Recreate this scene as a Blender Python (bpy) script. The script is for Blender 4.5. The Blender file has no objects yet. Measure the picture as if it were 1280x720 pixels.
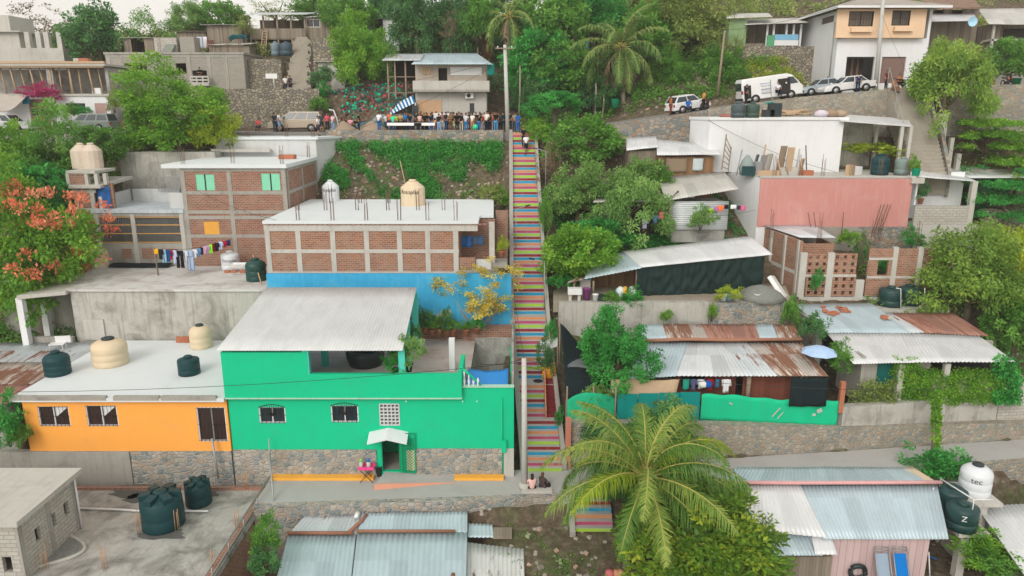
import bpy,math,random
import numpy as np
from mathutils import Vector,Matrix
R=math.radians
rnd=random.Random(7)
sc=bpy.context.scene
col=sc.collection
CZ,TH,FP=19.5,R(14),900.0
ct,st=math.cos(TH),math.sin(TH)
def dep(py,Y):
 return Y/(ct-(py-360)/FP*st)
def P(px,py,Y):
 d=dep(py,Y);return Vector(((px-640)/FP*d,Y,CZ-d*(st+(py-360)/FP*ct)))
def Q(px,py,z):
 v=(py-360)/FP;d=(CZ-z)/(st+v*ct);return Vector(((px-640)/FP*d,d*(ct-v*st),z))
def X(px,py,Y):return P(px,py,Y).x
def Z(py,Y):return P(640,py,Y).z
def H(h):
 h=h.lstrip('#');r=[int(h[i:i+2],16)/255 for i in(0,2,4)]
 return tuple(c/12.92 if c<=.04045 else((c+.055)/1.055)**2.4 for c in r)
def tag(o,label=None,cat=None,group=None,kind=None):
 if label:o['label']=label
 if cat:o['category']=cat;o['kind']=kind or 'thing'
 if group:o['group']=group
 if kind:o['kind']=kind
 return o
def T(name,label,cat,loc=(0,0,0),rz=0,group=None):
 o=bpy.data.objects.new(name,None);col.objects.link(o)
 o.empty_display_size=.2;o.location=loc;o.rotation_euler=(0,0,rz)
 return tag(o,label,cat,group)
KIDS={}
def link(name,me,parent=None):
 o=bpy.data.objects.new(name,me);col.objects.link(o)
 if parent is not None:
  o.parent=parent;KIDS.setdefault(parent.name,[]).append(o)
 return o
def dup(o,parent=None):
 c=o.copy();col.objects.link(c)
 if parent is not None:
  c.parent=parent;KIDS.setdefault(parent.name,[]).append(c)
 for ch in list(KIDS.get(o.name,[])):dup(ch,c)
 return c
def put(proto,used,loc,rz=0,s=None,label=None,cat=None,group=None):
 """first use moves the prototype, later uses copy it with its parts"""
 o=proto if not used else dup(proto)
 used.append(o);o.location=loc;o.rotation_euler=(0,0,rz)
 if s is not None:o.scale=s if hasattr(s,'__len__')else(s,s,s)
 tag(o,label,cat,group);return o
class MB:
 def __init__(s):s.v=[];s.f=[];s.m=[];s.u=[];s.sm=[]
 def face(s,pts,m=0,uv=None):
  i=len(s.v);s.v+=[tuple(p)for p in pts];s.f.append(tuple(range(i,i+len(pts))))
  s.m.append(m);s.u.append(uv);s.sm.append(False);return s
 def shared(s,verts,faces,m=0,smooth=True):
  i=len(s.v);s.v+=[tuple(p)for p in verts]
  for f in faces:
   s.f.append(tuple(k+i for k in f));s.m.append(m);s.u.append(None);s.sm.append(smooth)
  return s
 def hexa(s,p,m=0):
  for f in((0,3,2,1),(4,5,6,7),(0,1,5,4),(1,2,6,5),(2,3,7,6),(3,0,4,7)):
   s.face([p[k]for k in f],m)
  return s
 def box(s,x0,x1,y0,y1,z0,z1,m=0):
  if x0>x1:x0,x1=x1,x0
  if y0>y1:y0,y1=y1,y0
  if z0>z1:z0,z1=z1,z0
  return s.hexa([(x0,y0,z0),(x1,y0,z0),(x1,y1,z0),(x0,y1,z0),(x0,y0,z1),(x1,y0,z1),(x1,y1,z1),(x0,y1,z1)],m)
 def obox(s,c,sx,sy,sz,rz=0,m=0,rx=0,ry=0):
  Mx=Matrix.Translation(Vector(c))@Matrix.Rotation(rz,4,'Z')@Matrix.Rotation(ry,4,'Y')@Matrix.Rotation(rx,4,'X')
  a,b,d=sx/2,sy/2,sz/2
  return s.hexa([Mx@Vector(q)for q in((-a,-b,-d),(a,-b,-d),(a,b,-d),(-a,b,-d),(-a,-b,d),(a,-b,d),(a,b,d),(-a,b,d))],m)
 def prism(s,poly,z0,z1,m=0,mtop=None):
  n=len(poly)
  s.face([(p[0],p[1],z1)for p in poly],m if mtop is None else mtop);s.face([(p[0],p[1],z0)for p in reversed(poly)],m)
  for i in range(n):
   a,b=poly[i],poly[(i+1)%n]
   s.face([(a[0],a[1],z0),(b[0],b[1],z0),(b[0],b[1],z1),(a[0],a[1],z1)],m)
  return s
 def slab(s,q,t,m=0):
  q=[Vector(p)for p in q];d=Vector((0,0,-t))
  return s.hexa([p+d for p in q]+q,m)
 def tube(s,pts,r,n=6,m=0,cap=True):
  pts=[Vector(p)for p in pts];k=len(pts);rr=r if hasattr(r,'__len__')else[r]*k
  V=[];up=Vector((0,0,1))
  for i,p in enumerate(pts):
   d=(pts[min(i+1,k-1)]-pts[max(i-1,0)]).normalized()
   a=d.cross(up if abs(d.z)<.9 else Vector((1,0,0))).normalized();b=a.cross(d).normalized()
   for j in range(n):
    t=2*math.pi*j/n;V.append(p+(a*math.cos(t)+b*math.sin(t))*rr[i])
  F=[(i*n+j,i*n+(j+1)%n,(i+1)*n+(j+1)%n,(i+1)*n+j)for i in range(k-1)for j in range(n)]
  if cap:F+=[tuple(reversed(range(n))),tuple(range((k-1)*n,k*n))]
  return s.shared(V,F,m)
 def lathe(s,c,prof,n=20,m=0,smooth=True):
  V=[(c[0]+r*math.cos(2*math.pi*j/n),c[1]+r*math.sin(2*math.pi*j/n),c[2]+z)for r,z in prof for j in range(n)]
  k=len(prof)
  F=[(i*n+j,i*n+(j+1)%n,(i+1)*n+(j+1)%n,(i+1)*n+j)for i in range(k-1)for j in range(n)]
  F+=[tuple(reversed(range(n))),tuple(range((k-1)*n,k*n))]
  return s.shared(V,F,m,smooth)
 def wall(s,A,B,z0,z1,t,ops=(),m=0,mr=None):
  """upright wall from A to B (plan points), outer face on the right-hand side of A->B seen from above; ops = (u0,u1,z0,z1) holes"""
  A=Vector((A[0],A[1]));B=Vector((B[0],B[1]));L=(B-A).length;d=(B-A)/L;n=Vector((d.y,-d.x))
  us=sorted({0,L,*[min(max(o[k],0),L)for o in ops for k in(0,1)]});zs=sorted({z0,z1,*[min(max(o[k],z0),z1)for o in ops for k in(2,3)]})
  def hole(i,j):
   if i<0 or j<0 or i>=len(us)-1 or j>=len(zs)-1:return True
   uc,zc=(us[i]+us[i+1])/2,(zs[j]+zs[j+1])/2
   return any(o[0]<uc<o[1]and o[2]<zc<o[3]for o in ops)
  def pt(u,z,k):
   q=A+d*u-n*(t*k);return(q.x,q.y,z)
  mr=m if mr is None else mr
  for i in range(len(us)-1):
   for j in range(len(zs)-1):
    if hole(i,j):continue
    a,b,c,e=us[i],us[i+1],zs[j],zs[j+1]
    s.face([pt(a,c,0),pt(b,c,0),pt(b,e,0),pt(a,e,0)],m)
    s.face([pt(b,c,1),pt(a,c,1),pt(a,e,1),pt(b,e,1)],m)
    if hole(i-1,j):s.face([pt(a,c,1),pt(a,c,0),pt(a,e,0),pt(a,e,1)],mr)
    if hole(i+1,j):s.face([pt(b,c,0),pt(b,c,1),pt(b,e,1),pt(b,e,0)],mr)
    if hole(i,j-1):s.face([pt(a,c,1),pt(b,c,1),pt(b,c,0),pt(a,c,0)],mr)
    if hole(i,j+1):s.face([pt(a,e,0),pt(b,e,0),pt(b,e,1),pt(a,e,1)],mr)
  return s
 def corr(s,a,b,c,d,pitch=.2,amp=.022,rows=6,m=0,sag=.0,seed=0):
  """corrugated sheet: a,b = eave left,right; d,c = ridge left,right; the waves run from eave to ridge"""
  a,b,c,d=map(Vector,(a,b,c,d));n=(b-a).cross(d-a).normalized()
  w=((b-a).length+(c-d).length)/2;nu=max(4,int(w/pitch*4));L=(d-a).length;rg=random.Random(seed)
  ph=[rg.uniform(0,6.28)for _ in range(4)]
  V=[]
  for j in range(rows+1):
   t=j/rows
   for i in range(nu+1):
    u=i/nu;p=(a.lerp(b,u)).lerp(d.lerp(c,u),t);k=[0,1,0,-1][i%4]
    o=amp*k+sag*(math.sin(u*w*.9+ph[0])*math.sin(t*5+ph[1])+.6*math.sin(u*w*2.3+ph[2]+t*3))
    V.append(p+n*o)
  W=nu+1;i0=len(s.v);s.v+=[tuple(p)for p in V]
  for j in range(rows):
   for i in range(nu):
    s.f.append((i0+j*W+i,i0+j*W+i+1,i0+(j+1)*W+i+1,i0+(j+1)*W+i));s.m.append(m);s.sm.append(True)
    s.u.append([(i/nu*w,j/rows*L),((i+1)/nu*w,j/rows*L),((i+1)/nu*w,(j+1)/rows*L),(i/nu*w,(j+1)/rows*L)])
  th=n*-.012
  i1=len(s.v);s.v+=[tuple(p+th)for p in V]
  for j in range(rows):
   for i in range(nu):
    s.f.append((i1+(j+1)*W+i,i1+(j+1)*W+i+1,i1+j*W+i+1,i1+j*W+i));s.m.append(m);s.sm.append(True)
    s.u.append([(i/nu*w,(j+1)/rows*L),((i+1)/nu*w,(j+1)/rows*L),((i+1)/nu*w,j/rows*L),(i/nu*w,j/rows*L)])
  ring=[i for i in range(nu+1)]+[j*W+nu for j in range(1,rows+1)]+[rows*W+i for i in range(nu-1,-1,-1)]+[j*W for j in range(rows-1,0,-1)]
  for k in range(len(ring)):
   p,q=ring[k],ring[(k+1)%len(ring)]
   s.f.append((i0+q,i0+p,i1+p,i1+q));s.m.append(m);s.sm.append(False);s.u.append(None)
  return s
 def cloth(s,fn,nu,nv,th=.01,m=0):
  """a sheet fn(u,v) -> point, given a thickness along its normal"""
  G=[[Vector(fn(i/nu,j/nv))for i in range(nu+1)]for j in range(nv+1)]
  V=[p for r in G for p in r];W=nu+1;N=[]
  for j in range(nv+1):
   for i in range(nu+1):
    e=G[j][min(i+1,nu)]-G[j][max(i-1,0)];f=G[min(j+1,nv)][i]-G[max(j-1,0)][i]
    k=e.cross(f);N.append(k.normalized()if k.length>1e-9 else Vector((0,-1,0)))
  K=len(V);V2=V+[p-n*th for p,n in zip(V,N)]
  F=[(j*W+i,j*W+i+1,(j+1)*W+i+1,(j+1)*W+i)for j in range(nv)for i in range(nu)]
  F2=[tuple(K+k for k in reversed(f))for f in F]
  ring=[i for i in range(nu+1)]+[j*W+nu for j in range(1,nv+1)]+[nv*W+i for i in range(nu-1,-1,-1)]+[j*W for j in range(nv-1,0,-1)]
  E=[(ring[(k+1)%len(ring)],ring[k],ring[k]+K,ring[(k+1)%len(ring)]+K)for k in range(len(ring))]
  return s.shared(V2,F+F2+E,m,True)
 def build(s,name,mats,parent=None):
  if not hasattr(mats,'__len__'):mats=[mats]
  off=Vector(parent.location)if parent is not None else Vector((0,0,0))
  pp=parent.parent if parent is not None else None
  while pp is not None:off+=Vector(pp.location);pp=pp.parent
  me=bpy.data.meshes.new(name)
  V=np.array(s.v,dtype=np.float64).reshape(-1,3)
  me.from_pydata([tuple(r)for r in V-np.array(off)],[],s.f)
  for m in mats:me.materials.append(m)
  me.polygons.foreach_set('material_index',s.m);me.polygons.foreach_set('use_smooth',s.sm)
  uvl=me.uv_layers.new(name='UVMap');out=[]
  for f,u in zip(s.f,s.u):
   if u is not None:
    for q in u:out+=q
    continue
   p=V[list(f)];k=np.cross(p[1]-p[0],p[2]-p[0]);L=np.linalg.norm(k)
   if L<1e-12 and len(f)>3:k=np.cross(p[2]-p[0],p[3]-p[0]);L=np.linalg.norm(k)
   k=k/L if L>1e-12 else np.array((0,0,1.))
   if abs(k[2])>.72:
    for q in p:out+=(q[0],q[1])
   else:
    h=math.hypot(k[0],k[1]);tx,ty=-k[1]/h,k[0]/h
    for q in p:out+=(q[0]*tx+q[1]*ty,q[2])
  uvl.data.foreach_set('uv',out)
  me.update();return link(name,me,parent)
MAT={}
class NG:
 def __init__(s,name,rough=.85,spec=.25):
  m=bpy.data.materials.new(name);m.use_nodes=True;s.m=m;s.nt=m.node_tree;s.N=s.nt.nodes
  s.b=s.N['Principled BSDF'];s.b.inputs['Roughness'].default_value=rough;s.b.inputs['Specular IOR Level'].default_value=spec
  s.uv=s.n('ShaderNodeUVMap');s.uv.uv_map='UVMap';MAT[name]=m
 def n(s,t,**k):
  x=s.N.new(t)
  for a,v in k.items():setattr(x,a,v)
  return x
 def L(s,a,b):s.nt.links.new(a,b)
 def mp(s,sx=1,sy=1,sz=1,obj=False,rot=0):
  m=s.n('ShaderNodeMapping');m.inputs['Scale'].default_value=(sx,sy,sz);m.inputs['Rotation'].default_value=(0,0,rot)
  if obj:s.L(s.n('ShaderNodeTexCoord').outputs['Object'],m.inputs[0])
  else:s.L(s.uv.outputs[0],m.inputs[0])
  return m.outputs[0]
 def noise(s,vec,scale,det=4,rough=.6,dist=0):
  x=s.n('ShaderNodeTexNoise');x.inputs['Scale'].default_value=scale;x.inputs['Detail'].default_value=det;x.inputs['Roughness'].default_value=rough;x.inputs['Distortion'].default_value=dist
  s.L(vec,x.inputs['Vector']);return x.outputs[0]
 def ramp(s,fac,stops,interp='LINEAR'):
  r=s.n('ShaderNodeValToRGB');e=r.color_ramp;e.interpolation=interp
  while len(e.elements)<len(stops):e.elements.new(.5)
  for k,(p,c)in zip(e.elements,stops):
   k.position=p;k.color=(*(c if hasattr(c,'__len__')else(c,c,c)),1)
  s.L(fac,r.inputs[0]);return r.outputs[0]
 def mix(s,fac,a,b,mode='MIX'):
  x=s.n('ShaderNodeMix',data_type='RGBA',blend_type=mode)
  for v,i in((fac,0),(a,6),(b,7)):
   if hasattr(v,'links'):s.L(v,x.inputs[i])
   elif i==0:x.inputs[0].default_value=v
   else:x.inputs[i].default_value=(*v,1)
  return x.outputs[2]
 def math(s,op,a,b=0):
  x=s.n('ShaderNodeMath',operation=op)
  for v,i in((a,0),(b,1)):
   if hasattr(v,'links'):s.L(v,x.inputs[i])
   else:x.inputs[i].default_value=v
  return x.outputs[0]
 def bump(s,h,strength=.4,dist=.02):
  b=s.n('ShaderNodeBump');b.inputs['Strength'].default_value=strength;b.inputs['Distance'].default_value=dist
  s.L(h,b.inputs['Height']);s.L(b.outputs[0],s.b.inputs['Normal'])
 def out(s,c):s.L(c,s.b.inputs['Base Color']);return s.m
def plaster(name,c,stain=.35,dirt=(.16,.15,.12),streak=.35,rough=.85,var=.12,blotch=.5):
 g=NG(name,rough);c=Vector(c)
 n1=g.noise(g.mp(),1.3,6,.7,.4);n2=g.noise(g.mp(),9,4);n3=g.noise(g.mp(2.6,.16),1.6,5,.7)
 base=g.mix(n1,tuple(c*(1-var)),tuple(c*(1+var)))
 base=g.mix(g.math('MULTIPLY',g.ramp(n2,[(.45,0),(.75,1)]),.3),base,tuple(c*.88))
 s1=g.math('MULTIPLY',g.ramp(n3,[(.5,0),(.75,1)]),streak);base=g.mix(s1,base,dirt)
 n4=g.noise(g.mp(1,1),.55,7,.68,.6);s2=g.math('MULTIPLY',g.ramp(n4,[(blotch,0),(blotch+.25,1)]),stain);base=g.mix(s2,base,dirt)
 n6=g.noise(g.mp(1,1),22,3,.8);base=g.mix(g.math('MULTIPLY',g.ramp(n6,[(.5,0),(.72,1)]),.3*stain),base,dirt)
 g.bump(n2,.25,.01);return g.out(base)
def stonem(name,cols,mortar,scale=2.6,mw=.06,rough=.9):
 g=NG(name,rough);vec=g.mp(1,1.25)
 ds=g.n('ShaderNodeVectorMath',operation='ADD');nz=g.n('ShaderNodeTexNoise');nz.inputs['Scale'].default_value=3;g.L(vec,nz.inputs['Vector'])
 sc_=g.n('ShaderNodeVectorMath',operation='SCALE');sc_.inputs['Scale'].default_value=.22;g.L(nz.outputs['Color'],sc_.inputs[0]);g.L(vec,ds.inputs[0]);g.L(sc_.outputs[0],ds.inputs[1])
 v=g.n('ShaderNodeTexVoronoi',feature='F1',voronoi_dimensions='2D');v.inputs['Scale'].default_value=scale;g.L(ds.outputs[0],v.inputs['Vector'])
 e=g.n('ShaderNodeTexVoronoi',feature='DISTANCE_TO_EDGE',voronoi_dimensions='2D');e.inputs['Scale'].default_value=scale;g.L(ds.outputs[0],e.inputs['Vector'])
 sp=g.n('ShaderNodeSeparateColor');g.L(v.outputs['Color'],sp.inputs[0])
 c=g.ramp(sp.outputs[0],[(i/len(cols),k)for i,k in enumerate(cols)],'CONSTANT')
 n=g.noise(g.mp(),14,4);c=g.mix(g.math('MULTIPLY',n,.35),c,(.1,.1,.09))
 mk=g.ramp(e.outputs[0],[(mw*.6,1),(mw*1.5,0)]);c=g.mix(mk,c,mortar)
 n4=g.noise(g.mp(),.5,6,.7);c=g.mix(g.math('MULTIPLY',g.ramp(n4,[(.48,0),(.75,1)]),.5),c,(.12,.11,.085))
 g.bump(g.ramp(e.outputs[0],[(0,0),(.14,1)]),.8,.06);return g.out(c)
def brickm(name,c1,c2,mortar,w=.32,h=.128,ms=.02):
 g=NG(name,.9);t=g.n('ShaderNodeTexBrick');t.offset=.5
 t.inputs['Scale'].default_value=1;t.inputs['Brick Width'].default_value=w;t.inputs['Row Height'].default_value=h;t.inputs['Mortar Size'].default_value=ms;t.inputs['Mortar Smooth'].default_value=.3
 t.inputs['Color1'].default_value=(*c1,1);t.inputs['Color2'].default_value=(*c2,1);t.inputs['Mortar'].default_value=(*mortar,1);t.inputs['Bias'].default_value=-.1
 g.L(g.mp(),t.inputs['Vector']);n=g.noise(g.mp(),1.1,6,.7);n2=g.noise(g.mp(),7,3)
 c=g.mix(g.math('MULTIPLY',g.ramp(n,[(.44,0),(.68,1)]),.55),t.outputs[0],(.36,.29,.235));c=g.mix(g.math('MULTIPLY',n2,.3),c,tuple(.5*a for a in c1))
 g.bump(t.outputs['Fac'],-.6,.02);return g.out(c)
def metalm(name,c,rust=.0,var=.16,sheet=.85,rough=.5,rustc=((.22,.075,.035),(.36,.17,.1)),met=.25):
 g=NG(name,rough,.4);g.b.inputs['Metallic'].default_value=met;c=Vector(c)
 sx=g.n('ShaderNodeSeparateXYZ');g.L(g.uv.outputs[0],sx.inputs[0])
 fl=g.math('FLOOR',g.math('DIVIDE',sx.outputs[0],sheet));fy=g.math('FLOOR',g.math('DIVIDE',g.math('ADD',sx.outputs[1],.7),3.1))
 w=g.n('ShaderNodeTexWhiteNoise',noise_dimensions='2D');cb=g.n('ShaderNodeCombineXYZ');g.L(fl,cb.inputs[0]);g.L(fy,cb.inputs[1]);g.L(cb.outputs[0],w.inputs['Vector'])
 base=g.mix(w.outputs['Value'],tuple(c*(1-var)),tuple(c*(1+var)))
 n1=g.noise(g.mp(1,.35),1.6,6,.7,.5);base=g.mix(g.math('MULTIPLY',g.ramp(n1,[(.45,0),(.8,1)]),.45),base,tuple(c*.62))
 n2=g.noise(g.mp(2.2,.28),1.3,7,.75,.3);n5=g.noise(g.mp(1,1),.35,3,.5)
 k=g.math('ADD',g.math('MULTIPLY',n2,.62),g.math('ADD',g.math('MULTIPLY',n5,.3),g.math('MULTIPLY',w.outputs['Value'],.12)))
 th=.78-.42*rust;mk=g.ramp(k,[(th,0),(th+.055,1)])
 if rust>0:base=g.mix(mk,base,g.mix(g.noise(g.mp(),6,5),rustc[0],rustc[1]));g.L(g.math('ADD',g.math('MULTIPLY',mk,.4),rough),g.b.inputs['Roughness'])
 return g.out(base)
def woodm(name,cols,plank=.16,vert=True,rough=.85):
 g=NG(name,rough);sx=g.n('ShaderNodeSeparateXYZ');g.L(g.uv.outputs[0],sx.inputs[0]);a=sx.outputs[0 if vert else 1]
 q=g.math('DIVIDE',a,plank);w=g.n('ShaderNodeTexWhiteNoise',noise_dimensions='1D');g.L(g.math('FLOOR',q),w.inputs['W'])
 c=g.ramp(w.outputs['Value'],[(i/max(1,len(cols)-1),k)for i,k in enumerate(cols)])
 n=g.noise(g.mp(14,.9)if vert else g.mp(.9,14),2,4);c=g.mix(g.math('MULTIPLY',n,.45),c,tuple(.45*k for k in cols[0]))
 fr=g.math('FRACT',q);gap=g.ramp(fr,[(.0,1),(.07,0)]);c=g.mix(gap,c,(.025,.02,.016));g.bump(gap,-.6,.02)
 return g.out(c)
def plain(name,c,rough=.6,spec=.3,var=.18,scale=3,met=0,obj=True):
 g=NG(name,rough,spec);g.b.inputs['Metallic'].default_value=met;c=Vector(c)
 n=g.noise(g.mp(obj=obj),scale,5,.65);return g.out(g.mix(n,tuple(c*(1-var)),tuple(c*(1+var))))
def leafm(name,cols,tr=.38):
 g=NG(name,.5,.25);ge=g.n('ShaderNodeNewGeometry');at=g.n('ShaderNodeAttribute',attribute_name='tone')
 k=g.math('ADD',g.math('MULTIPLY',ge.outputs['Random Per Island'],.4),g.math('MULTIPLY',at.outputs['Fac'],.6))
 c=g.ramp(k,[(.12+.76*i/(len(cols)-1),q)for i,q in enumerate(cols)]);g.out(c)
 tb=g.n('ShaderNodeBsdfTranslucent');g.L(g.mix(.5,c,tuple(min(1,1.3*q)for q in cols[-1])),tb.inputs[0])
 mx=g.n('ShaderNodeMixShader');mx.inputs[0].default_value=tr;o=g.N['Material Output']
 g.L(g.b.outputs[0],mx.inputs[1]);g.L(tb.outputs[0],mx.inputs[2]);g.L(mx.outputs[0],o.inputs[0]);return g.m
def glassm(name,c=(.02,.025,.03),rough=.08):
 g=NG(name,rough,.5);g.b.inputs['Base Color'].default_value=(*c,1);return g.m
CONC=plaster('concrete',(.36,.35,.32),.5,(.11,.10,.085),.45)
CONCL=plaster('pale_concrete',(.5,.49,.455),.35,(.2,.19,.16),.35)
CONCD=plaster('weathered_concrete',(.42,.415,.39),.95,(.115,.115,.105),.35,var=.45,blotch=.45)
CONCS=plaster('stained_old_wall',(.46,.455,.42),.8,(.15,.14,.115),.75,var=.2,blotch=.47)
ROOFW=plaster('white_roof_paint',(.66,.71,.73),.22,(.36,.36,.37),.0,.7,.05,.55)
ROOFL=plaster('pale_roof_screed',(.58,.58,.57),.8,(.22,.18,.15),.0,.85,.22,.47)
ORANGE=plaster('orange_paint',(.93,.40,.075),.4,(.72,.33,.11),.16,.7,.05)
GREEN=plaster('green_paint',(.0,.53,.27),.55,(.03,.42,.24),.2,.65,.07)
GREEND=plaster('deep_green_paint',(.0,.3,.13),.2,(.02,.2,.1),.2)
TURQ=plaster('turquoise_paint',(.08,.6,.5),.2,(.1,.4,.36),.2)
BLUEW=plaster('sky_blue_paint',(.035,.36,.66),.5,(.16,.52,.68),.5,.7,.2)
WHITEW=plaster('white_wall_paint',(.74,.76,.78),.2,(.45,.46,.46),.25,.75,.04)
PINKW=plaster('faded_pink_paint',(.54,.24,.22),.45,(.58,.37,.33),.65,.8,.07)
PEACH=plaster('peach_paint',(.78,.56,.38),.2,(.55,.42,.3),.2)
YELLOWP=plaster('yellow_kerb_paint',(.85,.42,.06),.25,(.5,.35,.15),.1)
SALMON=plaster('salmon_ramp_paint',(.62,.28,.19),.3,(.4,.3,.25),.1)
STREET=plaster('cement_street',(.42,.42,.41),.35,(.27,.265,.25),.1,.85,.08)
ROADM=plaster('dusty_asphalt',(.22,.21,.20),.5,(.34,.31,.27),.1,.9,.15)
REDSTEP=plaster('dark_red_paint',(.2,.025,.03),.3,(.15,.08,.07),.2)
GREYW=plaster('light_grey_render',(.56,.58,.585),.3,(.33,.33,.32),.5)
TERRF=plaster('patchy_terrace_floor',(.46,.43,.40),.75,(.28,.13,.11),.0,.85,.1,.48)
STONE=stonem('rubble_stone',[(.38,.34,.27),(.44,.38,.3),(.27,.30,.29),(.48,.43,.35),(.33,.31,.26),(.43,.33,.25)],(.42,.40,.35),3.9,.07)
STONEG=stonem('grey_field_stone',[(.39,.38,.35),(.22,.27,.28),(.5,.46,.4),(.43,.39,.34),(.29,.32,.32),(.46,.37,.29)],(.47,.45,.41),3.3,.08)
STONEB=stonem('road_wall_stone',[(.36,.33,.3),(.2,.24,.24),(.40,.28,.2),(.30,.32,.31),(.45,.38,.3),(.26,.245,.22)],(.3,.28,.25),2.9,.06)
STONED=stonem('dry_stone',[(.3,.27,.21),(.37,.33,.26),(.23,.21,.18),(.42,.37,.29)],(.09,.08,.065),3.0,.06)
BRICK=brickm('red_brick',(.38,.15,.08),(.19,.075,.042),(.37,.31,.25))
BRICKO=brickm('weathered_brick',(.34,.13,.078),(.18,.072,.046),(.35,.3,.25))
BLOCK=brickm('grey_block',(.33,.32,.285),(.28,.27,.24),(.4,.39,.36),.4,.2,.014)
BLOCKL=brickm('pale_block',(.52,.51,.47),(.44,.43,.39),(.27,.26,.24),.5,.2,.02)
GALV=metalm('galvanised_sheet',(.55,.585,.61),.0)
GALVB=metalm('bluish_zinc_sheet',(.44,.545,.6),.1,.1)
GALVW=metalm('pale_zinc_sheet',(.66,.68,.70),.05,.07)
GALVR=metalm('rust_spotted_sheet',(.5,.55,.58),.5,.12,rustc=((.16,.06,.035),(.3,.15,.1)))
RUSTY=metalm('rusty_sheet',(.50,.46,.42),.68,.2,rustc=((.17,.07,.04),(.3,.16,.105)))
RUSTR=metalm('red_rust_sheet',(.36,.19,.15),.6,.22,rustc=((.19,.075,.05),(.3,.15,.115)))
ROOFG=metalm('grey_ribbed_sheet',(.58,.605,.61),.0,.03,1.0,.6)
GALVO=metalm('old_grey_sheet',(.5,.5,.47),.3,.14)
WOOD=woodm('brown_planks',[(.22,.12,.065),(.32,.19,.10),(.15,.085,.05)])
WOODG=woodm('grey_planks',[(.25,.21,.165),(.33,.285,.225),(.17,.145,.115)])
WOODP=woodm('pink_planks',[(.62,.46,.47),(.68,.52,.52),(.57,.41,.42)],.34)
WOODR=woodm('dark_red_planks',[(.2,.06,.04),(.27,.09,.055),(.16,.05,.035)],.3)
WOODY=woodm('raw_timber',[(.52,.36,.21),(.6,.44,.28),(.44,.3,.18)],.2)
POLEW=plain('weathered_pole_wood',(.28,.22,.165),.9)
TIMB=plain('pale_timber',(.5,.36,.23),.85)
PCONC=plain('pole_concrete',(.5,.5,.48),.9)
REBAR=plain('rebar_steel',(.17,.10,.075),.8)
STEEL=plain('grey_steel',(.35,.36,.37),.5,met=.4)
PIPEW=plain('white_pipe',(.72,.73,.74),.5)
DARK=plain('painted_interior_shade',(.03,.028,.026),.9)  # near-black colour stands in for the shade inside openings and sheds
BLACKM=plain('black_metal',(.02,.02,.022),.5)
WIRE=plain('black_wire',(.03,.03,.03),.6)
GLASS=glassm('dark_glass');GLASSB=glassm('blue_tinted_glass',(.015,.03,.04),.25)
WFRAME=plain('white_window_frame',(.7,.7,.72),.5)
TEALT=plain('dark_teal_plastic',(.006,.045,.052),.5,.25,.25)
BLACKT=plain('black_plastic',(.018,.032,.036),.45,.4,.25)
CREAMT=plain('cream_plastic',(.66,.54,.38),.5,.3,.1)
BEIGET=plain('beige_plastic',(.62,.53,.44),.55,.3,.1)
WHITET=plain('white_plastic',(.66,.70,.74),.45,.35,.08)
TARPB=plain('blue_tarp',(.02,.13,.4),.55,.3,.25,1.5)
TARPK=plain('black_tarp',(.010,.028,.027),.72,.2,.5,1.2)
NETK=plain('black_shade_net',(.012,.022,.026),.9,.08,.3)
TARPT=plain('tan_tarp',(.46,.33,.22),.8)
TARPW=plain('grey_canvas',(.42,.39,.35),.85)
GNET=plaster('green_netting',(.01,.40,.2),.5,(.0,.24,.13),.2,.75,.2,.42)
TEALP=plaster('teal_panel',(.0,.25,.23),.4,(.0,.15,.15),.3)
GRAVEL=plain('grey_gravel',(.2,.21,.195),.95,.2,.75,9)
SAND=plain('sand_heap_grit',(.34,.26,.19),.95,.2,.3,12)
YTARP=plain('yellow_cloth',(.75,.36,.03),.7)
TERRA=plain('terracotta',(.42,.16,.09),.85)
def paint(name,c,rough=.35):return plain(name,c,rough,.5,.06)
ZRX=[-80,2,9,15.6,23,28,36,80];ZRZ=[17.4,17.5,18.2,19.2,20.2,20.7,21.3,21.6]
def zr(x):return float(np.interp(x,ZRX,ZRZ))
def prof(Y,tab):return float(np.interp(Y,[t[0]for t in tab],[t[1]for t in tab]))
TL=[(0,-14),(15,-10),(25,-6),(32,-4),(33,-3),(33.3,-.3),(36,-.3),(44,.3),(45.4,.5),(45.8,3.5),(52,3.8),(52.6,7.4),(58,8.3),(58.6,11),(63.7,16.3),(64.4,17.2)]
TR=[(0,-14),(15,-9),(24,-4.5),(28,-3.4),(33.4,-3.2),(33.7,-.35),(36.7,-.35),(37.1,1.4),(37.7,2.3),(44.6,2.9),(45.2,3.1),(45.9,6.1),(50.5,6.6),(51.3,7.2),(54,9.2),(57.5,11.8),(62,15.6)]
def sm(a,b,x):
 t=min(1,max(0,(x-a)/(b-a)));return t*t*(3-2*t)
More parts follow.
